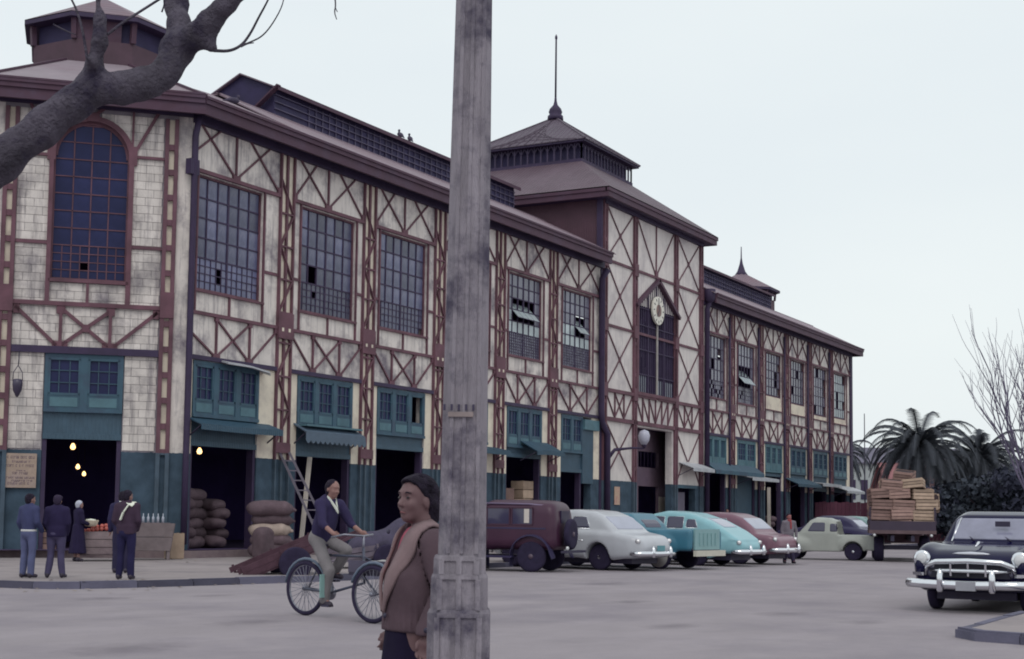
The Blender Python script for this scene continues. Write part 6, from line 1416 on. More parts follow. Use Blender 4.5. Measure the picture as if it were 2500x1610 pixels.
def whair(X,Y,Z):
    x,y,z=X-HC[0],Y-HC[1],Z-HC[2]; c1,s1=math.cos(.44),math.sin(.44); x,y=c1*x+s1*y,-s1*x+c1*y; aY=np.abs(y)
    f=ell(x,y,z,(-.02,0,.034),(.106,.084,.091)); f=smin(f,ell(x,y,z,(-.07,0,-.03),(.062,.078,.10)),.03); f=smin(f,ell(x,aY,z,(-.045,.066,.0),(.055,.026,.07)),.02); f=smin(f,ell(x,y,z,(-.075,0,-.095),(.045,.06,.04)),.03)
    f=smin(f,ell(x,y,z,(.005,0,.070),(.078,.066,.052)),.02)
    hx=.006*np.sin(95*y+40*z)+.004*np.sin(210*y)+np.interp(z,[-.2,-.06,-.02,.02,.05,.075,.10,.2],[-.035,-.030,-.008,.004,.018,.042,.085,.2]); f=np.maximum(f,x-hx)
    f=np.maximum(f,-ell(x,aY,z,(-.004,.088,-.018),(.022,.026,.032)))
    return f+wob(x,y,z,75,.003)+wob(x,y,z,42,.0045,2)*np.clip(-x*20+.5,0,1)
nets(whair,HC-.2,HC+.17,.0065,'hair',M_hair,Wt)
rl=random.Random(4); b=MB(); c1,s1=math.cos(.44),math.sin(.44)
for k in range(95):
    ph=R(rl.uniform(-86,86)); t0=rl.uniform(60,80)+abs(math.degrees(ph))*.28; t1=rl.uniform(150,218); n=9; pts=[]; w0=rl.uniform(0,6); am=rl.uniform(.002,.005)
    for i in range(n+1):
        t=R(t0+(t1-t0)*i/n); x=-.02+.107*math.cos(t); ly=ph+am*30*math.sin(w0+i*1.1)*.35; y=.087*math.sin(t)*math.sin(ly); z=.034+.093*math.sin(t)*math.cos(ly)
        if t>math.pi: x=-.02-.107+.02*(t-math.pi); z=.034-.12*(t-math.pi); y=.075*math.sin(ph)
        z-=.0; pts.append((HC[0]+c1*x-s1*y,HC[1]+s1*x+c1*y,HC[2]+z))
    b.tube(pts,[.0025]+[rl.uniform(.004,.0065)]*(n-1)+[.002],5)
b.build('hair_locks',M_hair,Wt)
cy_,sy_=math.cos(.44),math.sin(.44)
def hl(x,y,z): return (HC[0]+cy_*x-sy_*y,HC[1]+sy_*x+cy_*y,HC[2]+z)
M_eye=mat('eye_dark',(.02,.014,.02),.25,.1,4); M_lip=mat('lips',(.20,.075,.085),.6,.1,6)
for s in (1,-1):
    b=MB(); b.lathe([(0,-.006),(.007,-.004),(.0095,0),(.007,.004),(0,.006)],10); o=b.build('eye',M_eye,Wt); o.location=hl(.0785,s*.031,.0085); o.scale=(.8,1.35,1.0)
    b=MB(); b.tube([hl(.083,s*.014,.030),hl(.084,s*.030,.035),hl(.072,s*.050,.030)],[.003,.0035,.002],5); b.build('eyebrow',M_hair,Wt)
b=MB(); b.tube([hl(.081,-.02,-.068),hl(.0935,0,-.0625),hl(.081,.02,-.068)],[.002,.006,.002],6,squash=[.8]*3); b.build('lips',M_lip,Wt)
for (x,y,z) in ((.115,.09,1.365),(.11,.03,.955)):
    b=MB(); b.lathe([(0,.006),(.012,.005),(.014,0),(0,-.004)],10); o=b.build('button',M_black,Wt); o.location=(x+.035,y+.01,z); o.rotation_euler=(0,R(80),R(20))
b=MB(); b.lathe([(0,.006),(.012,.005),(.014,0),(0,-.004)],10); o=b.build('button',M_black,Wt); o.location=(.01,.295,.90); o.rotation_euler=(R(-90),0,0)
# ---------------------------------------------------------------- cargo tricycle with rider
rw=ground(745,1503); rz=math.atan2(-.985,-.17)
T=thing('cargo_tricycle','black cargo tricycle with two front wheels ridden across the street','tricycle',(rw[0],rw[1],0),rz)
WR=.385; M_frm=mat('tricycle_frame',(.05,.055,.09),.45,.2,4); M_spoke=mat('spokes',(.22,.22,.27),.35,.1,3,metal=.6)
b=MB(); b.lathe([(WR-.058,-.018),(WR-.045,-.028),(WR-.014,-.028),(WR,0),(WR-.014,.028),(WR-.045,.028),(WR-.058,.018),(WR-.058,-.018)],40,axis='y',cap=False); tyre=b.mesh('tyre',M_tyre)
b=MB(); b.lathe([(WR-.062,-.014),(WR-.048,-.016),(WR-.048,.016),(WR-.062,.014),(WR-.062,-.014)],40,axis='y',cap=False); rim=b.mesh('rim',M_spoke)
b=MB()
for k in range(28):
    a=2*math.pi*k/28; b.bar((.02*math.cos(a+.6*(-1)**k),.025*(-1)**k,.02*math.sin(a+.6*(-1)**k)),((WR-.055)*math.cos(a),0,(WR-.055)*math.sin(a)),.006,.006)
b.lathe([(.025,-.05),(.03,-.04),(.03,.04),(.025,.05)],10,axis='y'); spk=b.mesh('spokes',M_spoke)
def bwheel(x,y):
    o=link('wheel',tyre,T,(x,y,WR)); link('rim',rim,o); link('spokes',spk,o); return o
bwheel(0,0); bwheel(1.72,-.42); bwheel(1.72,.42)
def tb(name,pts,r,m=M_frm,par=None): b=MB(); b.tube(pts,r,8); return b.build(name,m,par or T)
fr=tb('frame',[(0,-.06,WR),(.50,0,.34),(1.15,0,.5),(1.12,0,.98)],.02); tb('seat_tube',[(.50,0,.34),(.30,0,.98)],.018,par=fr); tb('top_tube',[(.33,0,.86),(1.08,0,.86)],.018,par=fr); tb('seat_stay',[(.33,0,.86),(0,.06,WR)],.012,par=fr); tb('chain_stay',[(.5,0,.34),(0,.06,WR)],.012,par=fr)
tb('mudguard',[(WR*1.08*math.cos(R(a)),0,WR+WR*1.08*math.sin(R(a))) for a in range(20,185,15)],.022,mat('mudguard_blue',(.10,.13,.19),.35,.1,3))
b=MB(); b.lathe([(0,.07),(.06,.06),(.11,.03),(.12,0),(0,-.01)],12); o=b.build('saddle',M_black,T); o.location=(.27,0,.985); o.scale=(1.25,.8,1)
tb('handlebar',[(.80,-.30,1.12),(1.02,-.28,1.16),(1.12,0,1.14),(1.02,.28,1.16),(.80,.30,1.12)],.014,M_spoke)
tb('stem',[(1.12,0,.9),(1.12,0,1.15)],.016,M_spoke); tb('axle',[(1.72,-.44,WR),(1.72,.44,WR)],.016)
for s in (1,-1): tb('front_fork',[(1.72,s*.34,WR),(1.45,s*.34,.62),(1.12,0,.86)],.013); tb('front_mudguard',[(1.72+WR*1.08*math.cos(R(a)),s*.42,WR+WR*1.08*math.sin(R(a))) for a in range(10,175,15)],.022,MATS['mudguard_blue'])
b=MB(); b.box(1.2,2.25,-.36,.36,.62,.66); o=b.build('cargo_deck',M_black,T)
for s in (1,-1):
    b=MB(); b.box(1.2,2.25,s*.36-.01,s*.36+.01,.66,.82); b.build('deck_side',mat('cargo_side',(.07,.06,.10),.7,.2,4),o)
    b=MB(); b.box(s*.525+1.725-.01,s*.525+1.725+.01,-.36,.36,.66,.80); b.build('deck_end',MATS['cargo_side'],o)
b=MB(); b.lathe([(.10,-.012),(.10,.012)],20,axis='y',c=(.5,0,.34)); b.build('chain_wheel',M_spoke,T)
tb('crank',[(.5,-.08,.34),(.58,-.09,.18),(.58,-.16,.17)],.012,M_spoke); tb('crank',[(.5,.08,.34),(.42,.09,.50),(.42,.16,.50)],.012,M_spoke)
b=MB(); b.box(.52,.66,-.2,-.1,.155,.185); b.build('pedal',M_black,T); b=MB(); b.box(.34,.48,.1,.2,.485,.515); b.build('pedal',M_black,T)
GO='parcels on the tricycle deck'
def melon(X,Y,Z): return smin(ell(X,Y,Z,(0,0,.07),(.16,.13,.08)),ell(X,Y,Z,(.1,.08,.08),(.11,.1,.08)),.03)+wob(X,Y,Z,30,.01)
o=nets(melon,(-.25,-.22,-.05),(.3,.25,.22),.02,'bundle',mat('pale_bundle',(.34,.33,.33),.9,.15,8)); c_,s_=math.cos(rz),math.sin(rz); lx,ly=1.5,-.15; o.location=(rw[0]+c_*lx-s_*ly,rw[1]+s_*lx+c_*ly,.665); o.rotation_euler=(0,0,rz); tag(o,'pale cloth bundle lying on the tricycle deck','bundle')
def vcol(t,J,s):
    b=MB(); n=J['neck']
    for q in (1,-1): b.hexa([n+np.array(v) for v in ((-.03,q*.06,.06),(.03,q*.075,.04),(.155,q*.005,-.17),(.125,q*.01,-.10),(-.02,q*.05,.085),(.045,q*.068,.065),(.165,q*.004,-.15),(.14,q*.008,-.08))])
    b.build('shirt_collar',mat('white_shirt',(.62,.64,.58),.85,.06,4),t)
    b=MB(); k=J['knR']*.45+J['anR']*.55; b.bar(k+np.array([.02,-.08,.17]),k+np.array([.02,-.075,-.15]),.13,.02,up=(1,0,0)); b.build('trouser_patch',mat('pale_green_cloth',(.22,.36,.35),.9,.1,5),t)
k=1/1.06
figure('young man in dark jersey with open white collar pedalling the cargo tricycle',(rw[0],rw[1],0),rz,1.7*1.06,{a:tuple(np.array(v)*k) for a,v in dict(pel=(.27,0,1.12),neck=(.46,0,1.61),head=(.50,0,1.79),shL=(.45,.19,1.57),shR=(.45,-.19,1.57),elL=(.60,.27,1.30),elR=(.58,-.27,1.30),wrL=(.82,.27,1.18),wrR=(.80,-.27,1.17),haL=(.90,.25,1.15),haR=(.88,-.25,1.145),hiL=(.29,.10,1.08),hiR=(.29,-.10,1.08),knL=(.68,.12,.93),knR=(.60,-.14,.66),anL=(.42,.14,.62),anR=(.53,-.15,.25),toL=(.55,.15,.56),toR=(.66,-.16,.19)).items()},
  cloth('dark_jersey',(.035,.028,.075)),cloth('khaki_grey_trousers',(.185,.17,.18)),coat=1.0,sleeve=.25,vox=.014,extra=vcol,headpitch=-.18,headyaw=-.05)

# ---------------------------------------------------------------- hand carts
M_cart=mat('worn_maroon_boards',(.085,.045,.062),.85,.25,4,.3,20,dirt=(.08,.04,.06))
def cart(label,loc,rz,pitch,m,L_=2.6,W_=1.1,side=.28,wr=.36):
    t=thing('hand_cart',label,'cart',loc,rz); c,s=math.cos(pitch),math.sin(pitch); ax=.5
    P=lambda x,y,z:((x-ax)*c-z*s+ax,y,wr+.06+(x-ax)*s+z*c)
    n=5
    for k in range(n):
        y0=-W_/2+W_*k/n; b=MB(); b.hexa([P(-.7,y0,0),P(L_-.7,y0,0),P(L_-.7,y0+W_/n-.015,0),P(-.7,y0+W_/n-.015,0),P(-.7,y0,.04),P(L_-.7,y0,.04),P(L_-.7,y0+W_/n-.015,.04),P(-.7,y0+W_/n-.015,.04)]); b.build('plank',m,t)
    for sd in (1,-1):
        for j in range(2):
            y=sd*W_/2; z0=.05+j*side/2; b=MB(); b.hexa([P(-.7,y-.02,z0),P(L_-.9,y-.02,z0),P(L_-.9,y+.02,z0),P(-.7,y+.02,z0),P(-.7,y-.02,z0+side/2-.02),P(L_-.9,y-.02,z0+side/2-.02),P(L_-.9,y+.02,z0+side/2-.02),P(-.7,y+.02,z0+side/2-.02)]); b.build('side_board',m,t)
        for x in (-.6,.3,1.2,L_-1.0):
            y=sd*(W_/2+.03); b=MB(); b.bar(P(x,y,-.02),P(x,y,side+.06),.05,.03,up=(0,1,0)); b.build('stake',m,t)
        b=MB(); b.bar(P(L_-1.2,sd*.35,-.03),P(L_-.1,sd*.3,-.03),.06,.06); b.build('shaft',m,t)
        wheel(t,ax,sd*(W_/2+.10),wr,.12,'art',sd)
    b=MB(); b.tube([(ax,-W_/2-.12,wr),(ax,W_/2+.12,wr)],.03,8); b.build('axle',M_black,t)
    b=MB(); b.bar(P(L_-.15,-.32,-.03),P(L_-.15,.32,-.03),.05,.05); b.build('handle',m,t)
    return t
p=ground(693,1418); cart('maroon wooden hand cart tipped with its shafts up at the kerb behind the tricycle',(p[0]+.1,p[1]+.55,0),math.atan2(RV[1]*.93+FV[1]*.35,RV[0]*.93+FV[0]*.35),R(23),M_cart,2.3,1.0)
p=ground(930,1400); ct=cart('dark hand cart loaded with covered goods behind the woman',(p[0]-.3,p[1]+.4,0),math.atan2(RV[1]*.93+FV[1]*.35,RV[0]*.93+FV[0]*.35),R(8),mat('grey_boards',(.15,.125,.16),.9,.25,4,.3,20))
def heap(X,Y,Z): return smin(ell(X,Y,Z,(0,0,.1),(.95,.42,.36)),ell(X,Y,Z,(.55,.0,.3),(.4,.36,.34)),.15)+wob(X,Y,Z,8,.03)
o=nets(heap,(-1.2,-.6,-.1),(1.2,.6,.9),.05,'load_cover',mat('dark_tarpaulin',(.055,.045,.085),.8,.3,4,.4,20)); o.location=(ct.location.x+.55*RV[0],ct.location.y+.55*RV[1],.62); o.rotation_euler=(R(0),R(-8),ct.rotation_euler[2]); tag(o,'dark tarpaulin heaped over the load of the second hand cart','tarpaulin')

# ---------------------------------------------------------------- concrete post in the foreground
D=6.2; pb=at(1120,1560,D); M_conc=mat('weathered_concrete',(.275,.248,.285),.9,.25,3,.5,40,dirt=(.08,.07,.105),dirt_amt=1.0,dscale=3.4,stretch=(7,7,.8))
Pt=thing('concrete_post','tall weathered concrete lamp post with stepped panelled base in the foreground','lamp post',(pb[0],pb[1],0),PSI-math.pi/2)
lean=math.atan(8/1155.); 
def octring(w,z,ch=.30):
    a=w/2; c=a*ch*2*.5; return [(a,-a+c,z),(a,a-c,z),(a-c,a,z),(-a+c,a,z),(-a,a-c,z),(-a,-a+c,z),(-a+c,-a,z),(a-c,-a,z)]
def shaft(name,prof,n=8,ch=.42):
    b=MB(); r=[octring(w,z,ch) for w,z in prof]; vs=[q for a in r for q in a]; fs=[]
    for i in range(len(r)-1):
        for j in range(8): fs.append((i*8+j,i*8+(j+1)%8,(i+1)*8+(j+1)%8,(i+1)*8+j))
    fs.append(tuple(range(8))); fs.append(tuple((len(r)-1)*8+j for j in range(8)))
    b.add(vs,fs); o=b.build(name,M_conc,Pt); return o
shaft('base_block',[(.262,-.05),(.258,1.045),(.245,1.06)]); shaft('base_step',[(.236,1.04),(.233,1.19),(.222,1.205)]); shaft('base_collar',[(.215,1.18),(.213,1.268),(.203,1.282)])
top=shaft('post_shaft',[(.199,1.2),(.190,1.6),(.168,2.95),(.146,4.0),(.10,7.2)])
top.rotation_euler=(0,lean,0)
# raised ribs framing recessed panels on base and shaft
b=MB()
for (w,z0,z1) in ((.258,.05,1.03),(.234,1.06,1.185),(.213,1.205,1.26)):
    a=w/2+.002
    for x in (-a*.66,0,a*.66): b.box(x-.011,x+.011,-a-.006,-a+.01,z0,z1)
    b.box(-a*.66,a*.66,-a-.006,-a+.01,z1,z1+.018)
b.build('base_ribs',M_conc,Pt)
b=MB()
for sx in (-.55,.0,.62):
    z=1.29
    pr=[(.198,1.29),(.168,2.95),(.146,4.0)]
    for (w0,za),(w1,zb) in zip(pr,pr[1:]):
        b.hexa([(sx*w0/2-.008,-w0/2-.006,za),(sx*w0/2+.008,-w0/2-.006,za),(sx*w0/2+.008,-w0/2+.01,za),(sx*w0/2-.008,-w0/2+.01,za),(sx*w1/2-.007,-w1/2-.006,zb),(sx*w1/2+.007,-w1/2-.006,zb),(sx*w1/2+.007,-w1/2+.01,zb),(sx*w1/2-.007,-w1/2+.01,zb)])
o=b.build('shaft_ribs',M_conc,Pt); o.rotation_euler=(0,lean,0)
zs=at(1120,1015,D)[2]; b=MB(); b.box(-.055,.05,-.108,-.085,zs-.012,zs+.008); o=b.build('paper_remnant',mat('torn_paper',(.27,.22,.22),.9,.2,9),Pt)
b=MB(); 
for k in range(5): b.box(-.075+k*.03,-.066+k*.03,-.103,-.09,zs+.015,zs+.04)
b.build('stencil_marks',mat('stencil_black',(.05,.04,.08),.8,.2,5),Pt)
# ---------------------------------------------------------------- small fixtures on the hall (hung things)
p=FK.p(-4.45,2.53,.06)
sg=thing('notice_board','ochre painted notice board with lines of faded lettering on the teal corner wall','sign',(p.x,p.y,p.z),math.atan2(-1,1))
b=MB(); b.box(-.43,.43,-.02,.02,-.48,.48); b.build('panel',mat('ochre_board',(.36,.27,.22),.8,.15,3,dirt=(.28,.22,.24)),sg)
random.seed(11)
M_let=mat('faded_lettering',(.13,.09,.12),.8,.25,10)
for k,(z,x0,x1,h) in enumerate(((.37,-.35,.38,.07),(.245,-.22,.27,.055),(.135,-.38,.38,.065),(.0,-.1,.15,.03),(-.075,-.2,.22,.065),(-.2,-.40,.38,.05),(-.285,-.22,.30,.05),(-.36,-.32,.22,.06))):
    b=MB(); x=x0
    while x<x1:
        w_=random.uniform(.025,.05); q=random.random()
        b.box(x,x+.010,-.0245,-.0215,z-h/2,z+h/2)
        if q<.7: b.box(x+.010,x+w_*.8,-.0243,-.0215,z+h/2-.014,z+h/2)
        if q>.3: b.box(x+.010,x+w_*.8,-.0242,-.0215,z-h/2,z-h/2+.014)
        if q>.6: b.box(x+w_*.8,x+w_*.8+.010,-.0244,-.0215,z-h/2,z+h/2)
        x+=w_+(.012 if random.random()<.82 else .05)
    o=b.build('lettering',M_let,sg); o['kind']='stuff'
b=MB(); b.box(-.3,.3,-.008,.008,-.42,.42); o=b.build('poster',mat('peach_poster',(.50,.36,.28),.85,.1,2,dirt=(.42,.2,.2),dirt_amt=.8,dscale=3)); o.location=(29.9,-.03,2.42); tag(o,'peach paper poster pasted on the teal wall below the tower','poster')
# hanging street lamp at the corner and globe lamp on a bracket
t=thing('hanging_lamp','dark pear-shaped lamp hanging on a wire loop at the corner wall','lamp',tuple(FK.p(-4.6,4.55,.35)))
b=MB(); b.lathe([(0,0),(.05,.05),(.12,.2),(.14,.36),(.135,.5),(.05,.52)],14); b.build('lamp_shade',mat('lamp_dark_glass',(.045,.035,.07),.35,.15,4),t)
b=MB()
for s in (1,-1): b.tube([(s*.13*.7,-s*.13*.7,.45),(s*.12*.7,-s*.12*.7,.7),(0,0,.9)],.012,6)
b.tube([(0,0,.9),(.02,.0,1.1),(.2,.2,1.4)],.012,6); b.build('hanger',M_black,t)
t=thing('bracket_lamp','frosted globe lamp on an iron bracket at the tower corner','lamp',(28.4,-.12,4.55))
b=MB(); b.tube([(0,0,-.6),(.25,-.35,-.05),(.8,-1.0,.05),(1.3,-1.35,.05)],[.1,.08,.05,.04],8); b.build('bracket',M_steel_d,t)
b=MB(); b.lathe([(.05,0),(.11,.12),(.13,.2)],12,c=(1.3,-1.35,.05)); b.build('cup',M_steel_d,t)
b=MB(); b.lathe([(.12,0),(.24,.2),(.27,.42),(.2,.62),(0,.7)],16,c=(1.3,-1.35,.22)); b.build('globe',mat('frosted_globe',(.45,.45,.55),.35,.06,3),t)
GBu='lit bulbs hanging in the doorways'
for (px_,py_,D_,lab,r) in ((178,1092,46.5,'lit bulb high in the corner doorway',.085),(190,1141,47.5,'upper of two close lit bulbs deep in the corner doorway',.07),(205,1158,48.5,'lower of two close lit bulbs deep in the corner doorway',.065),(487,1103,46.8,'lit bulb hanging in the first shop door',.085)):
    p=at(px_,py_,D_); t=thing('light_bulb',lab,'bulb',tuple(p),0,GBu)
    b=MB(); b.lathe([(0,-r),(r*.7,-r*.75),(r,-r*.1),(r*.75,r*.7),(r*.4,r*1.3),(r*.38,r*1.5)],14); b.build('glass',M_bulb,t)
    b=MB(); b.tube([(0,0,r*1.4),(0,0,1.2)],.012,5); b.lathe([(.04,r*1.4),(.04,r*2.2),(0,r*2.3)],8); b.build('flex',M_black,t)
# pigeons
def pigeon(X,Y,Z): return smin(smin(ell(X,Y,Z,(0,0,.14),(.15,.075,.075)),ell(X,Y,Z,(.12,0,.25),(.045,.04,.045)),.05),cone(X,Y,Z,(-.1,0,.14),(-.28,0,.10),.045,.015),.03)
pm=nets(pigeon,(-.35,-.15,0),(.25,.15,.35),.02,'pigeon',mat('pigeon_grey',(.05,.04,.075),.8,.2,8)); pm.data.name='pigeon'
GP='pigeons perched on the roof'
p=at(1055,367,58.0)
spots=[(17.9,4.55,17.03,1.2),(18.6,4.5,17.02,1.0),(3.1,1.1,14.25,-.5)]
for k,(x,y,z,a) in enumerate(spots):
    o=pm if k==0 else pm.copy()
    if k: COL.objects.link(o)
    o.location=(x,y,z); o.rotation_euler=(0,R(-25) if k<2 else 0,a); o.scale=(1.3,1.3,1.3)
    tag(o,['dark pigeon perched on the monitor ridge, the one farther from the tower','dark pigeon perched on the monitor ridge, the one nearer the tower','dark pigeon on the eaves roof by the corner pavilion'][k],'pigeon',GP)
# ---------------------------------------------------------------- bare street tree whose limb crosses the foreground
M_bark=mat('plane_bark',(.085,.074,.098),.95,.4,7,1.0,60,dirt=(.028,.022,.05),dirt_amt=.95,dscale=4.5)
bt=thing('bare_tree','bare leafless street tree whose thick limb crosses in front of the market corner','tree',(0,0,0))
S_=lambda x,y,D:at(x,y,D)
DM=6.0; px=DM/3600
def chain(*pts): return [(at(x,y,D),.93*r*D/3600) for x,y,r,D in pts]
main=chain((-330,640,74,6.0),(-160,520,66,6.0),(0,391,56,6.0),(105,312,47,6.0),(170,258,44,6.0),(234,212,46,6.0),(300,212,40,6.0),(345,205,40,6.0),(405,176,38,6.05),(432,120,40,6.1))
la=chain((432,120,38,6.1),(438,60,31,6.15),(432,10,29,6.2),(425,-60,27,6.3),(430,-200,24,6.4))
lb=chain((440,112,36,6.1),(480,85,32,6.05),(510,55,29,6.0),(555,12,25,5.95),(610,-45,23,5.9),(700,-150,20,5.9))
lv=chain((236,205,24,6.0),(232,150,17,5.95),(243,100,13.5,5.9),(245,45,12.5,5.9),(240,-20,11.5,5.9),(232,-120,9,5.9))
stub=chain((235,190,22,6.0),(225,160,12,5.9),(214,140,6,5.85)); stub2=chain((500,95,26,6.05),(522,118,12,6.0))
allc=[main,la,lb,lv,stub,stub2]
pts=np.array([p for c in allc for p,_ in c]); lo=pts.min(0)-.16; hi=pts.max(0)+.16
def limbf(X,Y,Z):
    f=None
    for c in allc:
        for (a,ra),(b_,rb) in zip(c,c[1:]):
            q=cone(X,Y,Z,a,b_,ra,rb); f=q if f is None else smin(f,q,.035)
    return f+wob(X,Y,Z,24,.006)+wob(X,Y,Z,58,.0035,2)
nets(limbf,lo,hi,.017,'branch',M_bark,bt)
def twig(pts,D,r0,r1):
    b=MB(); P_=[at(x,y,D) for x,y in pts]; P_=[q for q in chaikin(P_,2)]; n=len(P_); b.tube(P_,[r0+(r1-r0)*i/(n-1) for i in range(n)],6); b.build('twig',M_bark,bt)
twig([(522,124),(560,126),(590,112),(612,82),(632,42),(650,10),(668,-30)],6.0,.0075,.003); twig([(585,113),(610,104),(640,90),(665,60),(690,15),(695,-20)],6.0,.004,.002); twig([(588,115),(604,107),(620,105)],6.0,.004,.002)
twig([(816,-20),(820,15),(816,30),(822,48)],5.9,.004,.002); twig([(818,18),(824,30)],5.9,.003,.0015)
twig([(215,160),(205,90),(190,30),(170,-10)],5.9,.007,.004); twig([(262,85),(300,55),(340,30),(395,-5)],5.9,.006,.005); twig([(395,30),(402,10),(400,-20)],6.1,.004,.002); twig([(130,60),(165,78),(185,85)],5.95,.004,.002)
b=MB(); q0=at(-330,640,6.0); b.tube([q0+np.array([.0,0,.05]),q0+np.array([-.25,.22,-.5]),q0+np.array([-.32,.28,-1.2]),(q0[0]-.35,q0[1]+.3,-.1)],[.13,.17,.19,.26],14); b.build('trunk',M_bark,bt)
# ---------------------------------------------------------------- palms
M_frond=mat('palm_frond',(.046,.052,.068),.8,.3,2); M_ptrunk=mat('palm_trunk',(.06,.045,.06),.95,.3,4,.5,12)
def frond(b,o,az,el,L_,dr,seed):
    rnd=random.Random(seed); n=12; pts=[]; p=Vector(o); d=Vector((math.cos(az)*math.cos(el),math.sin(az)*math.cos(el),math.sin(el)))
    for i in range(n+1):
        pts.append(p.copy()); p=p+d*(L_/n); d=(d+Vector((0,0,-dr*(.35+1.9*i/n)/n*3))).normalized()
    b.tube(pts,[.05*(1-.85*i/n) for i in range(n+1)],4,cap=False)
    for i in range(1,n*3):
        t=i/(n*3)*n; k=int(t); q=pts[k].lerp(pts[min(k+1,n)],t-k); dd=(pts[min(k+1,n)]-pts[max(k-1,0)]).normalized(); side=dd.cross(Vector((0,0,1))); 
        if side.length<.1: side=Vector((1,0,0))
        side.normalize(); up=side.cross(dd)
        l=.62*math.sin(math.pi*(.12+.85*i/(n*3)))**.6*rnd.uniform(.8,1.1)
        for s in (1,-1):
            tip=q+(side*s*.8+dd*.62-up*.12+Vector((0,0,-.30))).normalized()*l; w_=dd*.06
            b.add([q-w_,q+w_,tip],[(0,1,2)])
def palm(label,loc,h,L_,nf,seed,grp):
    rnd=random.Random(seed); t=thing('palm_tree',label,'palm',loc,0,grp)
    b=MB(); k=10; b.tube([(0.03*math.sin(i),0.02*i*.1,h*i/k) for i in range(k+1)],[.42-.01*i+(.03 if i%2 else 0) for i in range(k+1)],10); b.lathe([(.4,h-.9),(.6,h-.5),(.55,h-.1),(.2,h+.2)],10); b.build('trunk',M_ptrunk,t)
    b=MB()
    for i in range(nf):
        az=2.4*i+rnd.uniform(-.2,.2); el=R(58)-R(92)*(i/nf)**.85+rnd.uniform(-.1,.1)
        frond(b,(0,0,h+.1),az,el,L_*rnd.uniform(.85,1.1),.55+.3*rnd.random()+(.15 if el<.6 else 0),seed*100+i)
    b.build('crown',M_frond,t); return t
def site(x,D): p=at(x,1270,D); return (p[0],p[1],0)
GPa='palms at the end of the street'
palm('tall date palm rising behind the lorry load',site(2246,92),6.0,4.4,92,1,GPa); palm('date palm beside the bare tree right of the lorry palm',site(2392,95),5.4,4.3,86,2,GPa); palm('date palm mostly hidden by the far end of the market hall',site(2052,118),6.6,3.2,40,3,GPa)
palm('small palm low in the dark hedge',site(2480,104),2.6,3.2,36,5,GPa)
# ---------------------------------------------------------------- dark evergreen trees and shrubs
M_leaf=mat('dark_evergreen_leaf',(.030,.034,.062),.8,.35,.6); M_leaf2=mat('hedge_leaf',(.036,.046,.066),.8,.35,.6)
def bush(label,loc,rx,ry,h,n,seed,m,grp='dark trees at the end of the street',z0=.3):
    rnd=np.random.RandomState(seed); t=thing('evergreen_tree',label,'tree',loc,0,grp)
    b=MB(); b.tube([(0,0,-.05),(.1,0,h*.35),(0,.1,h*.7)],[.25,.18,.08],8)
    for k in range(5): a=k*1.3; b.tube([(0,0,h*.3),(rx*.35*math.cos(a),ry*.35*math.sin(a),h*.55),(rx*.6*math.cos(a),ry*.6*math.sin(a),h*.7)],[.1,.06,.02],6)
    b.build('trunk',M_ptrunk,t)
    cl=[(rnd.uniform(-.7,.7)*rx,rnd.uniform(-.7,.7)*ry,h*rnd.uniform(.25,.85),rnd.uniform(.28,.5)) for _ in range(16)]
    V=[];F=[]
    for i in range(n):
        c=cl[rnd.randint(16)]; d=rnd.normal(size=3); d/=np.linalg.norm(d); rr=rnd.uniform(.55,1.05)
        q=np.array([c[0]+d[0]*rr*c[3]*rx,c[1]+d[1]*rr*c[3]*ry,max(z0,c[2]+d[2]*rr*c[3]*h*.55)]); s=rnd.uniform(.09,.2); u=rnd.normal(size=3); u/=np.linalg.norm(u); v=np.cross(u,d+rnd.normal(size=3)*.5); v/=np.linalg.norm(v)+1e-9
        k=len(V); V+= [q-u*s-v*s*.5,q+u*s-v*s*.5,q+u*s*.7+v*s*.5,q-u*s*.7+v*s*.5]; F.append((k,k+1,k+2,k+3))
    b=MB(); b.add(V,F); me=b.mesh('crown',m,recalc=False); link('crown',me,t)
for k,(x,D,rx,h,lab) in enumerate(((2335,88,2.6,3.6,'dark evergreen shrub directly right of the lorry load'),(2420,86,3.4,4.2,'broad dark evergreen below the bare tree'),(2510,84,3.4,4.8,'dark evergreen at the street end right of the others'),(2450,112,4.5,5.4,'tall dark evergreen farther behind the palms'),(2290,112,2.5,3.6,'dark shrub glimpsed behind the lorry crates'))):
    bush(lab,site(x,D),rx,rx,h,5200,20+k,(M_leaf,M_leaf2)[k%2])
# bare tree at the right
t=thing('bare_tree','slender bare tree with upswept twigs beside the palms','tree',site(2535,70)); rnd=random.Random(5); M_twig=mat('grey_twig',(.16,.14,.21),.9,.2,3)
def grow(b,p,d,r,l,dep):
    n=4; pts=[p]; q=Vector(p); dd=Vector(d)
    for i in range(n): dd=(dd+Vector((rnd.uniform(-.12,.12),rnd.uniform(-.12,.12),.10))).normalized(); q=q+dd*(l/n); pts.append(q.copy())
    b.tube(pts,[r*(1-.5*i/n) for i in range(n+1)],5,cap=False)
    if dep==0: return
    for k in range(3 if dep>1 else 2):
        a=rnd.choice(pts[2:]); ax=Vector((rnd.uniform(-1,1),rnd.uniform(-1,1),.35)).normalized(); grow(b,a,(dd*.75+ax*.55).normalized(),r*.55,l*rnd.uniform(.6,.85),dep-1)
b=MB(); b.tube([(0,0,-.1),(.05,0,1.2),(0,.1,2.2)],[.2,.16,.13],8); b.build('trunk',M_twig,t)
b=MB(); L0=Vector((-RV[0],-RV[1],0))
for k in range(10):
    d=(L0*rnd.uniform(-.35,.8)+Vector((FV[0],FV[1],0))*rnd.uniform(-.3,.3)+Vector((0,0,1))).normalized(); grow(b,(0,.05,2.1),d,.07,rnd.uniform(3.0,4.2),3)
b.build('crown',M_twig,t)
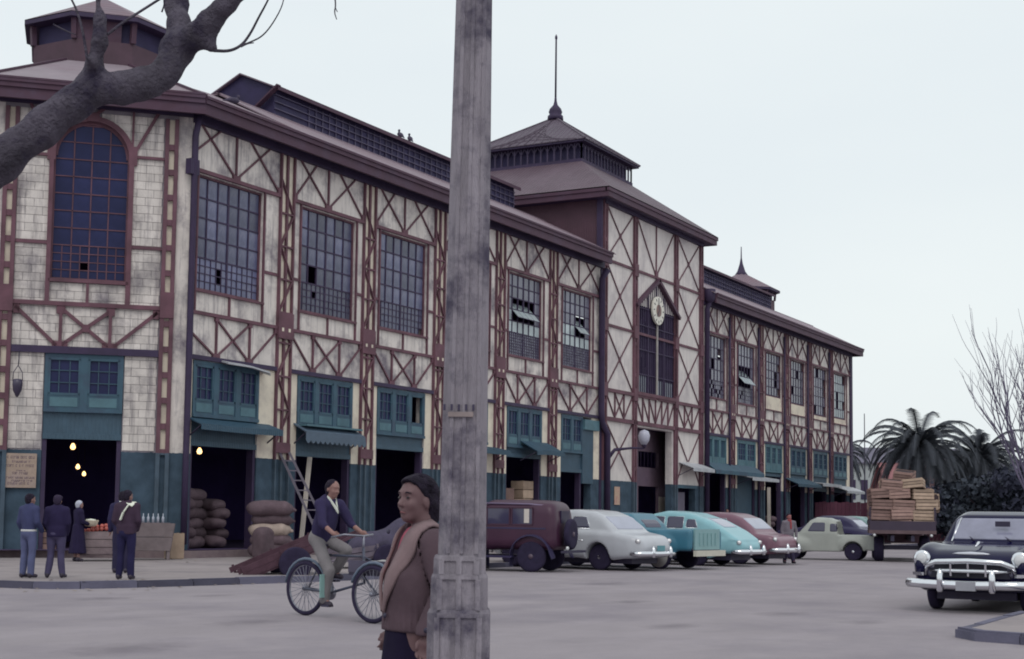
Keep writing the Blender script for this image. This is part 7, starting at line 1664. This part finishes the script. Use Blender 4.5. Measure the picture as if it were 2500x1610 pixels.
# ---------------------------------------------------------------- houses at the end of the street
M_pale=mat('pale_grey_render',(.42,.45,.46),.85,.08,.5); M_redw=mat('red_boundary',(.13,.05,.08),.85,.2,1)
def house(label,p,rz,w,d,h,roofm,wallm,wins,rh=1.6,name='house',over=.3):
    t=thing(name,label,'building',p,rz); b=MB(); b.box(-w/2,w/2,0,d,0,h); b.build('wall',wallm,t)
    b=MB(); o=over
    for s in (0,1): pass
    b.prism([(-w/2-o,-o,h),(w/2+o,-o,h),(w/2+o,d/2,h+rh),(-w/2-o,d/2,h+rh)],(0,0,.12)); b.prism([(-w/2-o,d+o,h),(w/2+o,d+o,h),(w/2+o,d/2,h+rh),(-w/2-o,d/2,h+rh)],(0,0,.12)); b.prism([(-w/2,0,h),(-w/2,d,h),(-w/2,d/2,h+rh)],(.1,0,0)); b.prism([(w/2,0,h),(w/2,d,h),(w/2,d/2,h+rh)],(-.1,0,0)); b.build('roof',roofm,t)
    for (x0,x1,z0,z1) in wins: b=MB(); b.box(x0,x1,-.06,.05,z0,z1); b.build('window',M_cglass,t)
    return t
ws=[(-6.6+k*1.05,-6.0+k*1.05,3.2,4.9) for k in range(13) if k%4!=3]
p=site(2140,128); house('long pale grey house with a band of tall windows beyond the market end',p,PSI-math.pi/2,16,9,6.3,mat('grey_roof',(.13,.12,.17),.8,.15,1),M_pale,ws,1.5)
p=site(2232,118); house('house with rose-red pitched roof behind the lorry palm',p,PSI-math.pi/2,3.9,5,3.8,mat('rose_red_roof',(.30,.13,.14),.8,.12,1),M_pale,[(-1.5,-.7,1,2.2)],2.2)
p=site(2440,135); house('grey house showing between the palm fronds on the right',p,PSI-math.pi/2,14,9,5.4,mat('grey_roof',(.13,.12,.17)),mat('dun_render',(.20,.18,.22),.85,.1,1),[(-3,-1.5,2,4)],1.4)
t=thing('boundary_fence','dark red boarded fence beyond the far end of the market','fence',site(2120,97),PSI-math.pi/2)
for k in range(40): b=MB(); b.box(-3.5+k*.25,-3.5+k*.25+.235,-.02,.02,0,2.55+.03*(k%3)); b.build('board',M_redw,t)
for z in (.6,2.0): b=MB(); b.box(-3.5,6.5,.02,.08,z,z+.1); b.build('rail',M_redw,t)
t=thing('flagpole','thin dark mast standing beyond the market end','pole',site(2112,105)); b=MB(); b.tube([(0,0,0),(0,0,9.0)],[.06,.03],6); b.build('mast_pole',M_black,t); b=MB(); b.lathe([(.3,0),(.3,.15),(.1,.3)],8); b.build('foot',M_black,t)
